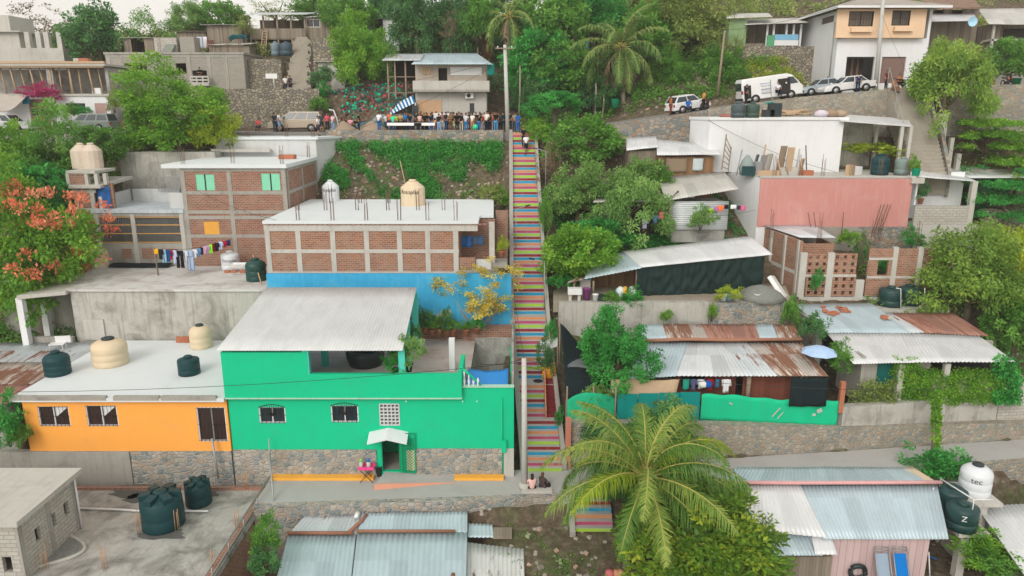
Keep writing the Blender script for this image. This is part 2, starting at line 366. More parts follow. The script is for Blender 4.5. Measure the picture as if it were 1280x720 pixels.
def upper(x,Y):
 z=zr(x)
 l=prof(Y,[(69,17.3),(70.9,17.4),(71.7,20.9),(76.7,21.2),(77.5,24),(84,25.3),(95,28),(115,30),(150,31),(260,28),(2600,-60)])
 l2=prof(Y,[(69,17.3),(77.6,17.4),(78.4,22),(84,24.5),(95,28),(115,30),(150,31),(260,28),(2600,-60)]);k=sm(-38.4,-36.8,x);l=l2*(1-k)+l*k
 m=prof(Y,[(69,17.3),(70.5,17.5),(75,19.6),(82,23.5),(92,27.5),(115,32.5),(150,34),(260,32),(2600,-60)])
 m1=prof(Y,[(69,17.3),(69.9,17.6),(70.5,19.2),(74,21.9),(78,22.6),(84,24.5),(92,27.5),(115,32.5),(150,34),(260,32),(2600,-60)]);k=sm(-9.8,-8.9,x);m=m1*(1-k)+m*k
 r=z+prof(Y,[(69,-.15),(69.6,.3),(74,3.2),(82,7),(95,12.5),(115,17),(150,19),(260,17),(2600,-80)])
 q=z+prof(Y,[(69,-.15),(79,.4),(80.5,3.5),(95,10),(115,16),(150,18),(260,16),(2600,-80)])
 a,b,c=sm(-17.5,-15,x),sm(7,13,x),sm(27,30,x)
 return((l*(1-a)+m*a)*(1-b)+r*b)*(1-c)+q*c
def stairz(Y):return float(np.interp(Y,[36,64.2],[0,17.5]))
def ground(x,Y):
 if Y>69:return upper(x,Y)
 l=prof(Y,TL)
 if x<-13.3 and Y<35.6:l=min(l,-2)
 if Y>64.4:l=zr(x)-.15
 f=1-sm(46,52,Y);Yp=Y-.13*min(30,max(0,x-3))*f
 r=prof(Yp,TR)
 if 36.9<Yp<45.5:r*=1-.5*sm(9,20,x)
 if Yp>62:r=float(np.interp(Yp,[62,62.8,63.4,69],[min(15.6,zr(x)-1.8),zr(x)-1.2,zr(x)-.2,zr(x)-.15]))
 c=sm(-2.2,-1,x)*(1-sm(6.5,9.5,x))
 if Y<33.6:
  d=prof(Y,[(0,-13),(18,-6),(26,-3),(30,-1.7),(33.1,-1.05),(33.5,-.4)])
  l=l*(1-c)+d*c;r=r*(1-c)+d*c
 w=sm(-.4,3.2,x);z=l*(1-w)+r*w
 s=sm(-.75,-.45,x)*(1-sm(3.1,3.5,x))
 if 36<Y<64.4:z=z*(1-s)+(stairz(Y)-.9)*s
 return z
def terrain():
 xs=list(np.arange(-46,52.01,.8));xs=[-2600,-900,-300,-140,-80,-58]+xs+[60,80,140,300,900,2600]
 ys=[-60,0,12]+list(np.arange(18,120.1,.7))+[130,150,190,260,500,1200,2600]
 rg=np.random.default_rng(3);nz=rg.normal(0,.07,(len(ys),len(xs)))
 mb=MB();V=[]
 for j,y in enumerate(ys):
  for i,x in enumerate(xs):
   flat=33.4<y<36.6 or 64.4<y<69.5
   V.append((x,y,ground(x,y)+(0 if flat else nz[j,i])))
 W=len(xs);F=[(j*W+i,j*W+i+1,(j+1)*W+i+1,(j+1)*W+i)for j in range(len(ys)-1)for i in range(W-1)]
 mb.shared(V,F)
 g=NG('hillside_soil',.95,.15);v=g.mp(obj=True);n1=g.noise(v,.33,6,.7,.5);n2=g.noise(v,2.3,5,.7);n3=g.noise(v,.11,3)
 soil=g.ramp(n2,[(.25,(.05,.038,.027)),(.5,(.115,.088,.062)),(.75,(.24,.2,.15))])
 gr=g.ramp(n2,[(.3,(.05,.07,.03)),(.7,(.11,.14,.05))])
 c=g.mix(g.ramp(g.math('ADD',g.math('MULTIPLY',n1,.7),g.math('MULTIPLY',n3,.35)),[(.52,0),(.66,1)]),soil,gr)
 vo=g.n('ShaderNodeTexVoronoi');vo.inputs['Scale'].default_value=2.6;g.L(v,vo.inputs['Vector'])
 sp=g.n('ShaderNodeSeparateColor');g.L(vo.outputs['Color'],sp.inputs[0])
 c=g.mix(g.math('MULTIPLY',g.ramp(sp.outputs[0],[(.84,0),(.86,1)]),g.ramp(vo.outputs['Distance'],[(.22,1),(.34,0)])),c,(.36,.33,.29))
 g.bump(n2,.7,.12);m=g.out(c)
 tag(mb.build('ground',m),'brown soil hillside with patches of grass under the houses','ground',kind='structure')
terrain()
mb=MB()
lo=[(-13.1,32.95),(-3,33.6),(3.2,34.05),(12,35.15),(20,36.25),(31,37.85),(48,40.2)]
hi=[(-13.1,35.72),(-3,36.0),(3.2,36.75),(12,37.75),(20,38.75),(31,40.2),(48,42.4)]
for i in range(len(lo)-1):mb.hexa([(*lo[i],-.55),(*lo[i+1],-.55),(*hi[i+1],-.55),(*hi[i],-.55),(*lo[i],0),(*lo[i+1],0),(*hi[i+1],0),(*hi[i],0)])
tag(mb.build('street',STREET),'narrow pale cement street running below the green house','street',kind='structure')
mb=MB();xs=[-80,-40,-14,0,3,9,12.5,16,19.5,23,26,28,32,36,50,80]
f0=lambda x:64.35-1.3*sm(2,6,x)
for a,b in zip(xs[:-1],xs[1:]):
 mb.hexa([(a,f0(a),zr(a)-1.2),(b,f0(b),zr(b)-1.2),(b,69.3,zr(b)-1.2),(a,69.3,zr(a)-1.2),(a,f0(a),zr(a)),(b,f0(b),zr(b)),(b,69.3,zr(b)),(a,69.3,zr(a))])
tag(mb.build('road',ROADM),'dusty hill road crossing above the stairway','road',kind='structure')
for(a,b,l)in((Q(337,602,0),Q(470,592,0),'yellow painted kerb strip beside the pink vendor table'),(Q(569,594,0),Q(630,588,0),'yellow painted kerb strip next to the stairway foot')):
 mb=MB();mb.box(a.x,b.x,35.2,35.66,.004,.16);tag(mb.build('kerb',YELLOWP),l,'kerb')
mb=MB();a=Q(470,606,0).x;b=Q(569,603,0).x;c=a+.35
mb.hexa([(a,34.5,0),(b,35.0,0),(b,35.66,0),(c,35.66,0),(a+.02,34.55,.2),(b,35.0,.02),(b,35.66,.02),(c,35.66,.3)])
ra=T('entrance_ramp','low cement ramp with a salmon edge before the open green door','ramp',(c,35.1,0))
mb.build('ramp_slab',STREET,ra);mb=MB();mb.hexa([(a-.02,34.2,.004),(b,34.96,.004),(b,35.0,.004),(a-.02,34.52,.004),(a-.02,34.46,.2),(b,34.98,.03),(b,34.998,.03),(a-.02,34.5,.21)]);mb.build('edge_strip',SALMON,ra)
def strip_wall(pts,zb,ztop,t,m,name='retaining_wall',label='',cat='wall',cap=None):
 r=T(name,label,cat,(pts[0][0],pts[0][1],0));mb=MB()
 zt=ztop if callable(ztop)else(lambda x:ztop);zbf=zb if callable(zb)else(lambda x:zb)
 for a,b in zip(pts[:-1],pts[1:]):
  d=(Vector((b[0],b[1]))-Vector((a[0],a[1]))).normalized();n=Vector((-d.y,d.x))*t
  mb.hexa([(a[0],a[1],zbf(a[0])),(b[0],b[1],zbf(b[0])),(b[0]+n.x,b[1]+n.y,zbf(b[0])),(a[0]+n.x,a[1]+n.y,zbf(a[0])),(a[0],a[1],zt(a[0])),(b[0],b[1],zt(b[0])),(b[0]+n.x,b[1]+n.y,zt(b[0])),(a[0]+n.x,a[1]+n.y,zt(a[0]))])
 mb.build('masonry',m,r)
 if cap:
  mc=MB()
  for a,b in zip(pts[:-1],pts[1:]):
   d=(Vector((b[0],b[1]))-Vector((a[0],a[1]))).normalized();n=Vector((-d.y,d.x))*(t+.04);e=Vector((-d.y,d.x))*-.04
   q=lambda p,k,z:(p[0]+k.x,p[1]+k.y,z)
   mc.hexa([q(a,e,zt(a[0])+.002),q(b,e,zt(b[0])+.002),q(b,n,zt(b[0])+.002),q(a,n,zt(a[0])+.002),q(a,e,zt(a[0])+.1),q(b,e,zt(b[0])+.1),q(b,n,zt(b[0])+.1),q(a,n,zt(a[0])+.1)])
  mc.build('coping',cap,r)
 return r
dn=lambda p,k=.35:(p[0]+.02,p[1]-k)
strip_wall([dn(p)for p in lo[:3]],-4.5,-.02,.33,STONEG,label='stone retaining wall under the street, behind the bluish zinc roofs')
strip_wall([dn(p)for p in lo[3:]],-4.5,.12,.33,STONE,label='stone retaining wall below the street beside the white water tank')
WZ=lambda x:float(np.interp(x,[3,12,18,31,48],[2.65,2.05,1.5,1.1,1.0]))
rwall=strip_wall([(3.25,36.85),(12,37.8),(20,38.8),(31,40.25),(48,42.45)],-.3,WZ,.6,STONE,label='long rubble stone retaining wall beyond the street, below the green fences')
strip_wall([(X(408,165,64.2),64.0),(-.75,64.0)],16.2,17.68,.32,STONEB,label='low stone wall at the road edge in front of the crowd')
strip_wall([(7.4,62.5),(12,62.3),(16.4,62.3)],13.5,lambda x:zr(x)+.05,.6,STONEB,label='high stone retaining wall under the white hatchback')
strip_wall([(16.45,62.32),(24,62.3),(32.1,62.3)],13.5,lambda x:zr(x)+.12,.6,STONE,label='stone retaining wall under the white van and sedan')
strip_wall([(36.6,62.3),(48,62.3),(60,62.3)],15.5,lambda x:zr(x)+.1,.6,STONE,label='stone retaining wall behind the layered bright green tree')
strip_wall([(-50,63.9),(-34,63.9),(-24.2,63.9)],12,17.55,.45,STONEG,label='grey stone road wall below the parked green wagon')
def leafmesh(name,cen,rad,nl,ls,seed,flat=.7,droop=0.,out=None,asp=.3,rise=0.):
 """nl leaf faces round every clump centre; out = outward direction per clump"""
 g=np.random.default_rng(seed);nc=len(cen);cen=np.asarray(cen,float);rad=np.broadcast_to(np.asarray(rad,float),(nc,))
 p=g.normal(0,1,(nc,nl,3));p/=np.linalg.norm(p,axis=2,keepdims=True);p*=(g.random((nc,nl,1))**.45)
 o=p*rad[:,None,None];o[...,2]*=flat;pts=(cen[:,None,:]+o).reshape(-1,3)
 oo=np.zeros((nc,3))if out is None else np.asarray(out,float)
 a=p*.8+oo[:,None,:]*.5+g.normal(0,.55,(nc,nl,3));a[...,2]+=rise-droop;a=a.reshape(-1,3);a/=np.linalg.norm(a,axis=1,keepdims=True)
 n=g.normal(0,.55,a.shape);n[:,2]+=.8;n+=np.repeat(oo,nl,0)*.4;b=np.cross(n,a);b/=np.linalg.norm(b,axis=1,keepdims=True)+1e-9
 s=(ls*g.uniform(.65,1.3,(len(pts),1)));c=np.cross(a,b)
 q=np.stack([pts,pts+a*s*.5+b*s*asp+c*s*.06,pts+a*s,pts+a*s*.5-b*s*asp+c*s*.06],1).reshape(-1,3)
 me=bpy.data.meshes.new(name);k=len(pts);me.vertices.add(4*k);me.vertices.foreach_set('co',q.ravel());me.loops.add(4*k);me.loops.foreach_set('vertex_index',np.arange(4*k))
 me.polygons.add(k);me.polygons.foreach_set('loop_start',np.arange(k)*4);me.polygons.foreach_set('loop_total',np.full(k,4))
 t=np.repeat(np.clip(g.normal(.5,.26,nc),0,1),nl*4);at=me.attributes.new('tone','FLOAT','POINT');at.data.foreach_set('value',t.astype(np.float32))
 me.update();me.validate();return me
def crown_centres(seed,nc,shell=.45,kind='round'):
 g=np.random.default_rng(seed);d=g.normal(0,1,(nc*3,3));d/=np.linalg.norm(d,axis=1,keepdims=True);d=d[d[:,2]>-.62][:nc]
 k=g.normal(0,2.2,(5,3));ph=g.uniform(0,6.28,5);am=.19
 mod=1+am*np.cos(d@k.T+ph).sum(1);r=(shell+(1-shell)*g.random(len(d))**.6)*mod
 c=d*r[:,None]
 if kind=='layers':c[:,2]=np.round(c[:,2]*2.2)/2.2+g.normal(0,.05,len(c));c[:,:2]*=1.15
 if kind=='umbrella':c[:,2]=.45-.9*(np.hypot(c[:,0],c[:,1]))**2*.6+g.normal(0,.12,len(c))
 return c,d
G1=leafm('mid_green_leaf',[(0.044,0.131,0.022),(0.11,0.298,0.044),(0.256,0.512,0.09)])
G2=leafm('bright_green_leaf',[(.06,.2,.02),(.15,.37,.035),(.34,.56,.07)])
G3=leafm('dark_green_leaf',[(0.031,0.105,0.039),(0.077,0.231,0.077),(0.166,0.384,0.115)])
G4=leafm('olive_leaf',[(0.096,0.148,0.035),(0.22,0.308,0.077),(0.422,0.512,0.141)])
G5=leafm('emerald_leaf',[(0.018,0.131,0.026),(0.05,0.319,0.06),(0.128,0.55,0.115)])
G6=leafm('yellow_leaf',[(0.348,0.261,0.026),(0.683,0.507,0.066),(0.85,0.768,0.23)])
G7=leafm('orange_red_blossom',[(.6,.11,.05),(.8,.23,.12),(.85,.4,.26)],.2)
G8=leafm('dry_brown_leaf',[(.13,.09,.05),(.22,.16,.1),(.32,.25,.17)],.15)
G9=leafm('pale_blue_green_leaf',[(0.078,0.174,0.048),(0.187,0.363,0.094),(0.358,0.576,0.166)])
G10=leafm('lime_olive_leaf',[(.08,.17,.03),(.2,.37,.06),(.4,.54,.1)])
GM=leafm('magenta_blossom',[(.4,.02,.12),(.55,.05,.2),(.62,.1,.3)],.2)
GY=leafm('yellow_green_leaf',[(0.105,0.174,0.013),(0.308,0.44,0.033),(0.64,0.717,0.077)])
GA=leafm('glossy_almond_leaf',[(0.044,0.122,0.018),(0.143,0.298,0.033),(0.461,0.538,0.051)])
GP=leafm('palm_leaflet',[(.06,.16,.03),(.13,.27,.045),(.32,.39,.08)],.25)
GPD=leafm('far_palm_leaflet',[(.06,.15,.035),(.13,.25,.06),(.27,.36,.11)],.25)
BARK=plain('grey_brown_bark',(.16,.125,.095),.95,.15,.4,6);BARKL=plain('pale_bark',(.3,.26,.21),.95,.15,.3,5)
CROWN={}
def crown(kind,k):
 if(kind,k)in CROWN:return CROWN[kind,k]
 s=11*k+sum(map(ord,kind))
 if kind=='broad':c,d=crown_centres(s,150);me=leafmesh('crown',c,.2,52,.115,s,.75,.1,d)
 if kind=='near':c,d=crown_centres(s,230);me=leafmesh('crown',c,.17,84,.085,s,.75,.25,d,.24)
 if kind=='feather':c,d=crown_centres(s,190,.35);me=leafmesh('crown',c,.16,92,.085,s,1.1,.6,d,.2)
 if kind=='airy':c,d=crown_centres(s,110,.4);me=leafmesh('crown',c,.15,64,.07,s,.6,.1,d,.26)
 if kind=='sparse':c,d=crown_centres(s,75,.3);me=leafmesh('crown',c,.16,30,.09,s,.7,.2,d,.2)
 if kind=='layers':c,d=crown_centres(s,190,.3,'layers');me=leafmesh('crown',c,.19,62,.085,s,.35,.15,d,.26)
 if kind=='umbrella':c,d=crown_centres(s,130,.1,'umbrella');me=leafmesh('crown',c,.2,60,.11,s,.4,.3,d,.2)
 if kind=='bush':c,d=crown_centres(s,60,.35);me=leafmesh('crown',c,.26,40,.2,s,.8,-.2,d,.2)
 CROWN[kind,k]=me;return me
def setmat(o,m,i=0):o.material_slots[i].link='OBJECT';o.material_slots[i].material=m
def crown_obj(parent,me,m,loc,scl,rz,name='crown'):
 if not me.materials:me.materials.append(m)
 o=link(name,me,parent);o.location=loc;o.scale=scl;o.rotation_euler=(0,0,rz);setmat(o,m);return o
def tree(label,px,py0,py1,w,Y,kind='broad',m=None,k=0,name='tree',group=None,bark=None,lean=0.,trunk_r=None,rise=None,dz=0.,cat='tree',xr=None,deep=1.):
 """crown filling the picture rows py0..py1 and w columns round px, standing at distance Y; trunk to the ground"""
 pym=py0+(py1-py0)*.6;pc=P(px,pym,Y);d=dep(pym,Y);rx=w*d/FP/2*1.06;rz=(py1-py0)*d/FP/1.68
 rg=random.Random(int(px*7+py0));bx=pc.x+lean;gz=ground(bx,Y)-.1+dz
 gz=min(gz,pc.z-rz*.7);r=T(name,label,cat,(bx,Y,gz),0,group);lp=pc-Vector(r.location)
 tr=trunk_r or max(.08,rx*.065);mb=MB();top=lp+Vector((0,0,-rz*.15));mid=lp*.5+Vector((rg.uniform(-.2,.2),rg.uniform(-.2,.2),0))
 q=Vector(r.location);mb.tube([q,q+mid*.55+Vector((0,0,0)),q+top],[tr*1.3,tr,tr*.55],8)
 for i in range(7):
  a=i*2.4+rg.random();s0=mid.lerp(top,rg.uniform(.1,.95));e=lp+Vector((math.cos(a)*rx*.62,math.sin(a)*rx*.6*deep,rz*rg.uniform(-.3,.55)))
  mb.tube([q+s0,q+s0.lerp(e,.5)+Vector((0,0,-.12*rz)),q+e],[tr*.5,tr*.33,tr*.14],5)
 mb.build('trunk',bark or BARK,r)
 crown_obj(r,crown(kind,k),m or G1,lp,(rx/1.1,rx/1.1*deep,rz/1.1),rg.uniform(0,6.28))
 return r
def bush(label,px,py,w,h,Y,m=None,k=0,name='shrub',group=None,kind='bush',z=None,cat='shrub'):
 pc=P(px,py,Y);d=dep(py,Y);rx=w*d/FP/2;rz=h*d/FP/2;gz=z if z is not None else pc.z-rz
 r=T(name,label,cat,(pc.x,Y,gz),0,group);lp=Vector((0,0,pc.z-gz));mb=MB();q=Vector(r.location)
 for i in range(5):
  a=i*1.3;mb.tube([q+Vector((.04*math.cos(a),.04*math.sin(a),0)),q+lp+Vector((math.cos(a)*rx*.4,math.sin(a)*rx*.4,rz*.3))],[.025,.01],4)
 mb.build('stem',BARK,r);crown_obj(r,crown(kind,k),m or G1,lp,(rx/1.1,rx/1.1,rz/1.1),px*.7,'foliage');return r
def frond_mesh(L,el,droop,seed,npair=46,ll=.75,seg=16,lw=.03):
 g=random.Random(seed);mid=[Vector((0,0,0))];e=el;dx=L/seg;side=0
 tw=g.uniform(-.35,.35)
 for i in range(seg):
  mid.append(mid[-1]+Vector((math.cos(e)*dx,side*dx,math.sin(e)*dx)));e-=droop/seg*(.5+1.2*i/seg);side+=tw/seg*.6
 mb=MB();mb.tube(mid,[.05*(1-i/seg)+.008 for i in range(seg+1)],5,1)
 V=[];F=[];tone=[.5]*len(mb.v)
 for i in range(npair):
  if g.random()<.1:continue
  t=.13+.87*(i+g.random()*.5)/npair;f=t*seg;a=min(seg-1,int(f));p=mid[a].lerp(mid[a+1],f-a);d=(mid[a+1]-mid[a]).normalized()
  sd=d.cross(Vector((0,0,1))).normalized();up=sd.cross(d)
  l=ll*math.sin(math.pi*min(1,.18+.8*t))**.7*g.uniform(.6,1.15)
  for sg in(-1,1):
   q=sd*sg*g.uniform(.6,.85)+d*g.uniform(.4,.85)+up*g.uniform(-.3,.3);q.normalize();w=d*lw
   m1=p+q*l*.5+Vector((0,0,-.07*l));en=p+q*l*.86+Vector((0,0,-(.3+.5*g.random())*l))
   k=len(V);V+=[p-w,p+w,m1+w*.9,m1-w*.9,en];F+=[(k,k+1,k+2,k+3),(k+3,k+2,k+4)]
 mb.shared(V,F,0,False);return mb
def palm(label,base,height,nfr,L,seed,lean=(0,0),m=None,ll=.75,els=(-.75,1.35),r=.16,npair=46,az0=0.,dead=2):
 g=random.Random(seed);t=T('palm_tree',label,'palm',base);b=Vector(base);top=b+Vector((lean[0],lean[1],height));mb=MB()
 pts=[b.lerp(top,i/12)+Vector((lean[0],lean[1],0))*(.25*(i/12)*(i/12-1))for i in range(13)]
 mb.tube(pts,[r*(1.35-.55*i/12)*(1+.05*(i%2))for i in range(13)],9);mb.build('trunk',BARKL,t)
 mb=MB()
 for i in range(9):a=i*2.4;mb.lathe(top+Vector((math.cos(a)*r*1.6,math.sin(a)*r*1.6,-.18-.03*(i%3))),[(.02,-.12),(.09,-.06),(.11,0),(.08,.08),(.02,.12)],8)
 mb.build('coconut_cluster',plain('husk_brown',(.22,.15,.07),.8),t)
 for i in range(nfr):
  f=i/(nfr-1);el=els[1]+(els[0]-els[1])*f**.8;a=az0+i*2.399963+g.uniform(-.3,.3);q=frond_mesh(L*(.75+.3*math.sin(math.pi*(.25+.65*f)))*g.uniform(.92,1.05),el,1.0+.95*g.random()+.2*(1-f),seed*31+i,npair,ll,lw=.03 if m is None else .055)
  dry=i>=nfr-dead
  o=q.build('frond',[G8 if dry else(GY if i%7==5 and m is None else(m or GP)),MAT['frond_rib']],None);o.parent=t;KIDS.setdefault(t.name,[]).append(o);o.location=(lean[0],lean[1],height);o.rotation_euler=(0,0,a)
  at=o.data.attributes.new('tone','FLOAT','POINT');at.data.foreach_set('value',np.full(len(o.data.vertices),g.uniform(.15,.95),np.float32))
 return t
plain('frond_rib',(.4,.36,.1),.6)
def shell(mb,x0,x1,y0,y1,z0,z1,t=.18,fo=(),ro=(),lo_=(),m=0,back=True):
 mb.wall((x0,y0),(x1,y0),z0,z1,t,fo,m);mb.wall((x1,y0+t),(x1,y1-t),z0,z1,t,ro,m)
 if back:mb.wall((x1,y1),(x0,y1),z0,z1,t,(),m)
 mb.wall((x0,y1-t),(x0,y0+t),z0,z1,t,lo_,m);return mb
def wr(a,b,c,d,Y):
 """picture rectangle (left, top, right, bottom) on an upright plane at distance Y -> x0, x1, z0, z1"""
 m=(b+d)/2;return X(a,m,Y),X(c,m,Y),Z(d,Y),Z(b,Y)
def op(r,x0):return(r[0]-x0,r[1]-x0,r[2],r[3])
def window(par,r,y,fm=None,gm=None,grille=None,nb=5,mull=1,arch=False,name='window'):
 x0,x1,z0,z1=r;f=MB();w=.055
 f.box(x0,x1,y-.03,y+.07,z0,z0+w);f.box(x0,x1,y-.03,y+.07,z1-w,z1);f.box(x0,x0+w,y-.028,y+.068,z0+w,z1-w);f.box(x1-w,x1,y-.028,y+.068,z0+w,z1-w)
 for i in range(mull):
  xm=x0+(x1-x0)*(i+1)/(mull+1);f.box(xm-w*.45,xm+w*.45,y-.02,y+.06,z0+w,z1-w)
 fr=f.build(name,fm or WFRAME,par);g=MB();g.box(x0+.02,x1-.02,y+.08,y+.1,z0+.02,z1-.02);g.build('pane',gm or GLASS,fr)
 if grille:
  b=MB()
  for i in range(nb):xx=x0+(x1-x0)*(i+.5)/nb;b.tube([(xx,y-.05,z0),(xx,y-.05,z1)],.013,4)
  for q in(.03,.5,.97):b.tube([(x0,y-.05,z0+(z1-z0)*q),(x1,y-.05,z0+(z1-z0)*q)],.013,4)
  if arch:
   pts=[(x0+(x1-x0)*i/10,y-.05,z1+.16*math.sin(math.pi*i/10))for i in range(11)];b.tube(pts,.02,4)
   c=((x0+x1)/2,y-.05,z0+(z1-z0)*.45)
   for i in range(1,10):b.tube([c,pts[i]],.011,4)
  b.build('grille',grille,fr)
 return fr
def frame_bars(par,y,cols,beams,x0,x1,z0,z1,m=None,w=.3,name='concrete_frame',d=.04):
 mb=MB()
 if not beams:
  for c in cols:mb=MB();mb.box(c-w/2,c+w/2,y-d,y+.06,z0,z1);mb.build('concrete_column',m or CONCL,par)
  return
 for c in cols:mb.box(c-w/2,c+w/2,y-d,y+.06,z0,z1)
 for b in beams:mb.box(x0,x1,y-d+.006,y+.05,b-.12,b+.12)
 return mb.build(name,m or CONCL,par)
def rebar(par,pts,h=1.1,s=.09,n=4,m=None,name='rebar'):
 for(x,y,z)in pts:
  mb=MB()
  for i in range(n):
   a=(x+s*(1 if i&1 else-1),y+s*(1 if i&2 else-1),z);mb.tube([a,(a[0]+rnd.uniform(-.05,.05),a[1]+rnd.uniform(-.04,.04),z+h*rnd.uniform(.75,1.1))],.016,4)
  mb.build(name,m or REBAR,par)
def text_mesh(txt,size,m,par,fn,name='lettering'):
 """lettering bent by fn(x, y) -> point"""
 cu=bpy.data.curves.new('t','FONT');cu.body=txt;cu.size=size;cu.align_x='CENTER';o=bpy.data.objects.new('t',cu);col.objects.link(o)
 dg=bpy.context.evaluated_depsgraph_get();me=o.evaluated_get(dg).to_mesh();mb=MB()
 V=[fn(v.co.x,v.co.y)for v in me.vertices];mb.shared(V,[tuple(p.vertices)for p in me.polygons],0,False)
 bpy.data.objects.remove(o);bpy.data.curves.remove(cu);return mb.build(name,m,par)
def tank(label,px,pyb,w,h,z,m,style='dome',mark=None,ang=-1.5,mm=None,group='water tanks',lidm=None,cat='water tank'):
 """water tank whose picture box bottom is pyb, w wide and h tall, standing on height z"""
 al0=math.atan2(CZ-z,45);c=Q(px,pyb-w*.16,z);al=math.atan2(CZ-z,c.y);d=dep(pyb,c.y);D=w*d/FP;r=D/2
 Hh=max(.7*D,(h*d/FP-.72*D*math.sin(al))/math.cos(al));t=T('water_tank',label,cat,c,0,group);mb=MB()
 n=24
 if style=='dome':pr=[(r*.97,0),(r,.05),(r,Hh*.2),(r*.975,Hh*.22),(r,Hh*.24),(r,Hh*.45),(r*.975,Hh*.47),(r,Hh*.49),(r,Hh*.68),(r*.98,Hh*.72),(r*.9,Hh*.8),(r*.62,Hh*.9),(r*.34,Hh*.94)]
 elif style=='cone':pr=[(r,0),(r,Hh*.35),(r*.985,Hh*.36),(r,Hh*.37),(r,Hh*.72),(r*.93,Hh*.76),(r*.42,Hh*.96),(r*.3,Hh*.97)];n=14
 elif style=='flat':pr=[(r,0),(r,Hh*.3),(r*.98,Hh*.31),(r,Hh*.32),(r,Hh*.78),(r*.95,Hh*.84),(r*.6,Hh*.9),(r*.36,Hh*.92)]
 else:pr=[(r*.96,0),(r,.06),(r,Hh*.3),(r*.98,Hh*.32),(r,Hh*.34),(r*.97,Hh*.74),(r*.86,Hh*.8),(r*.3,Hh*.9)]
 mb.lathe(c,pr,n,0,style!='cone');mb.build('tank_body',m,t)
 rl=pr[-1][0];zl=pr[-1][1];ml=MB();ml.lathe(c,[(rl*1.02,zl),(rl*1.08,zl+.03),(rl*1.08,zl+.09),(rl*.8,zl+.13),(.02,zl+.14)],16);ml.build('lid',lidm or m,t)
 if style=='star':
  for i in range(6):
   a=i*math.pi/3+.3;q=Vector(c)+Vector((math.cos(a)*r*.66,math.sin(a)*r*.66,Hh*.85));mr=MB();mr.obox(q,r*.56,r*.42,Hh*.16,a,0,0,.16);mr.build('shoulder_rib',m,t)
 if mark:
  q=Vector(c);zz=Hh*.5;rr=r*1.012
  text_mesh(mark[0],mark[1],mm or BLACKM,t,lambda x,y:q+Vector((math.cos(ang+x/rr)*rr,math.sin(ang+x/rr)*rr,zz+y)))
 return t
XL=lambda Y:float(np.interp(Y,[36,40,46,64.5],[.8,.5,.15,.05]));XR=lambda Y:float(np.interp(Y,[36,40,46,64.5],[2.8,2.55,2.25,1.85]))
stair=T('painted_stairway','long concrete stairway with rainbow painted risers climbing from street to road','stairway',(1.8,36.3,0))
SC=[plaster('riser_'+n,H(h),.35,(.33,.31,.29),.25,.8,.14,.52)for n,h in(('lime','#9cc43f'),('magenta','#b0486c'),('salmon','#cc8b62'),('blue','#1c93bc'),('maroon','#882329'))]
Y,z,rise,tread,k,LAND=36.25,0.,17.5/92,.272,0,{10:.6,17:1.15,32:.7,51:.75}
mb=MB();STEP=[]
def step(mb,Y,z,d,k,xr=None):
 a,b,e,f=XL(Y),(xr or XR(Y)),XL(Y+d),(xr or XR(Y+d));z1=z+rise
 mb.hexa([(a,Y,z-.5),(b,Y,z-.5),(f,Y+d+.02,z-.5),(e,Y+d+.02,z-.5),(a,Y,z1),(b,Y,z1),(f,Y+d+.02,z1),(e,Y+d+.02,z1)],0)
 mb.face([(a,Y-.004,z),(b,Y-.004,z),(b,Y-.004,z1-.012),(a,Y-.004,z1-.012)],1+k%5)
for i in range(1,93):
 d=LAND.get(i,tread);step(mb,Y,z,d,k,1.95 if 10<i<=16 else None);STEP.append((Y,z+rise));z+=rise;Y+=d;k+=1
 if i in LAND or i==92:mb.build('flight',[STREET]+SC,stair);mb=MB();k+=(1 if i==10 else 0)
for nm,fx in(('side_wall',lambda Y:(XL(Y)-.3,XL(Y)-.01)),('side_wall',lambda Y:(XR(Y)+.01,XR(Y)+.26))):
 mb=MB();ys=[36.3,39,41,43,46,50,54,58,62,64.2]
 for a,b in zip(ys[:-1],ys[1:]):
  za,zb=[float(np.interp(q,[s[0]for s in STEP],[s[1]for s in STEP]))+.22 for q in(a,b)];p,q=fx(a),fx(b)
  mb.hexa([(p[0],a,za-1.4),(p[1],a,za-1.4),(q[1],b,zb-1.4),(q[0],b,zb-1.4),(p[0],a,za),(p[1],a,za),(q[1],b,zb),(q[0],b,zb)])
 mb.build(nm,CONC,stair)
i=17;mb=MB();yy,zz=STEP[16];mb.lathe((XL(yy)+1.15,yy+.65,zz),[(.3,.004),(.3,.02),(.02,.024)],18);mb.build('manhole_cover',BLACKM,stair)
rs=T('side_steps','narrow dark red side steps beside the striped stairway','steps',(2.4,39.3,1.9));mb=MB()
yy,zz=STEP[9]
for i in range(8):mb.box(2.03,2.85,yy+.5+i*.27,yy+.5+2.6,zz+i*.19,zz+(i+1)*.19)
mb.build('step_block',REDSTEP,rs);mb=MB();mb.hexa([(1.955,yy+.3,zz),(2.02,yy+.3,zz),(2.02,yy+2.8,zz+1.4),(1.955,yy+2.8,zz+1.4),(1.955,yy+.3,zz+.5),(2.02,yy+.3,zz+.5),(2.02,yy+2.8,zz+2.3),(1.955,yy+2.8,zz+2.3)])
mb.build('railing_wall',plaster('salmon_rail_paint',(.6,.25,.13),.3,(.4,.3,.25),.2),rs)
mb=MB();p=P(684,456,41.6);mb.cloth(lambda u,v:(p.x-.3+u*.8,41.6-.15*math.sin(v*3)+.05*math.sin(u*9),p.z+.1-v*1.0),8,8);tag(mb.build('yellow_cloth',YTARP),'yellow cloth hung over the top of the salmon stair railing','cloth')
ls=T('lower_stairs','short striped stair flight going down from street to dirt yard','stairs',(4,33.4,-1));mb=MB();a,b=X(718,640,33),X(764,640,33)
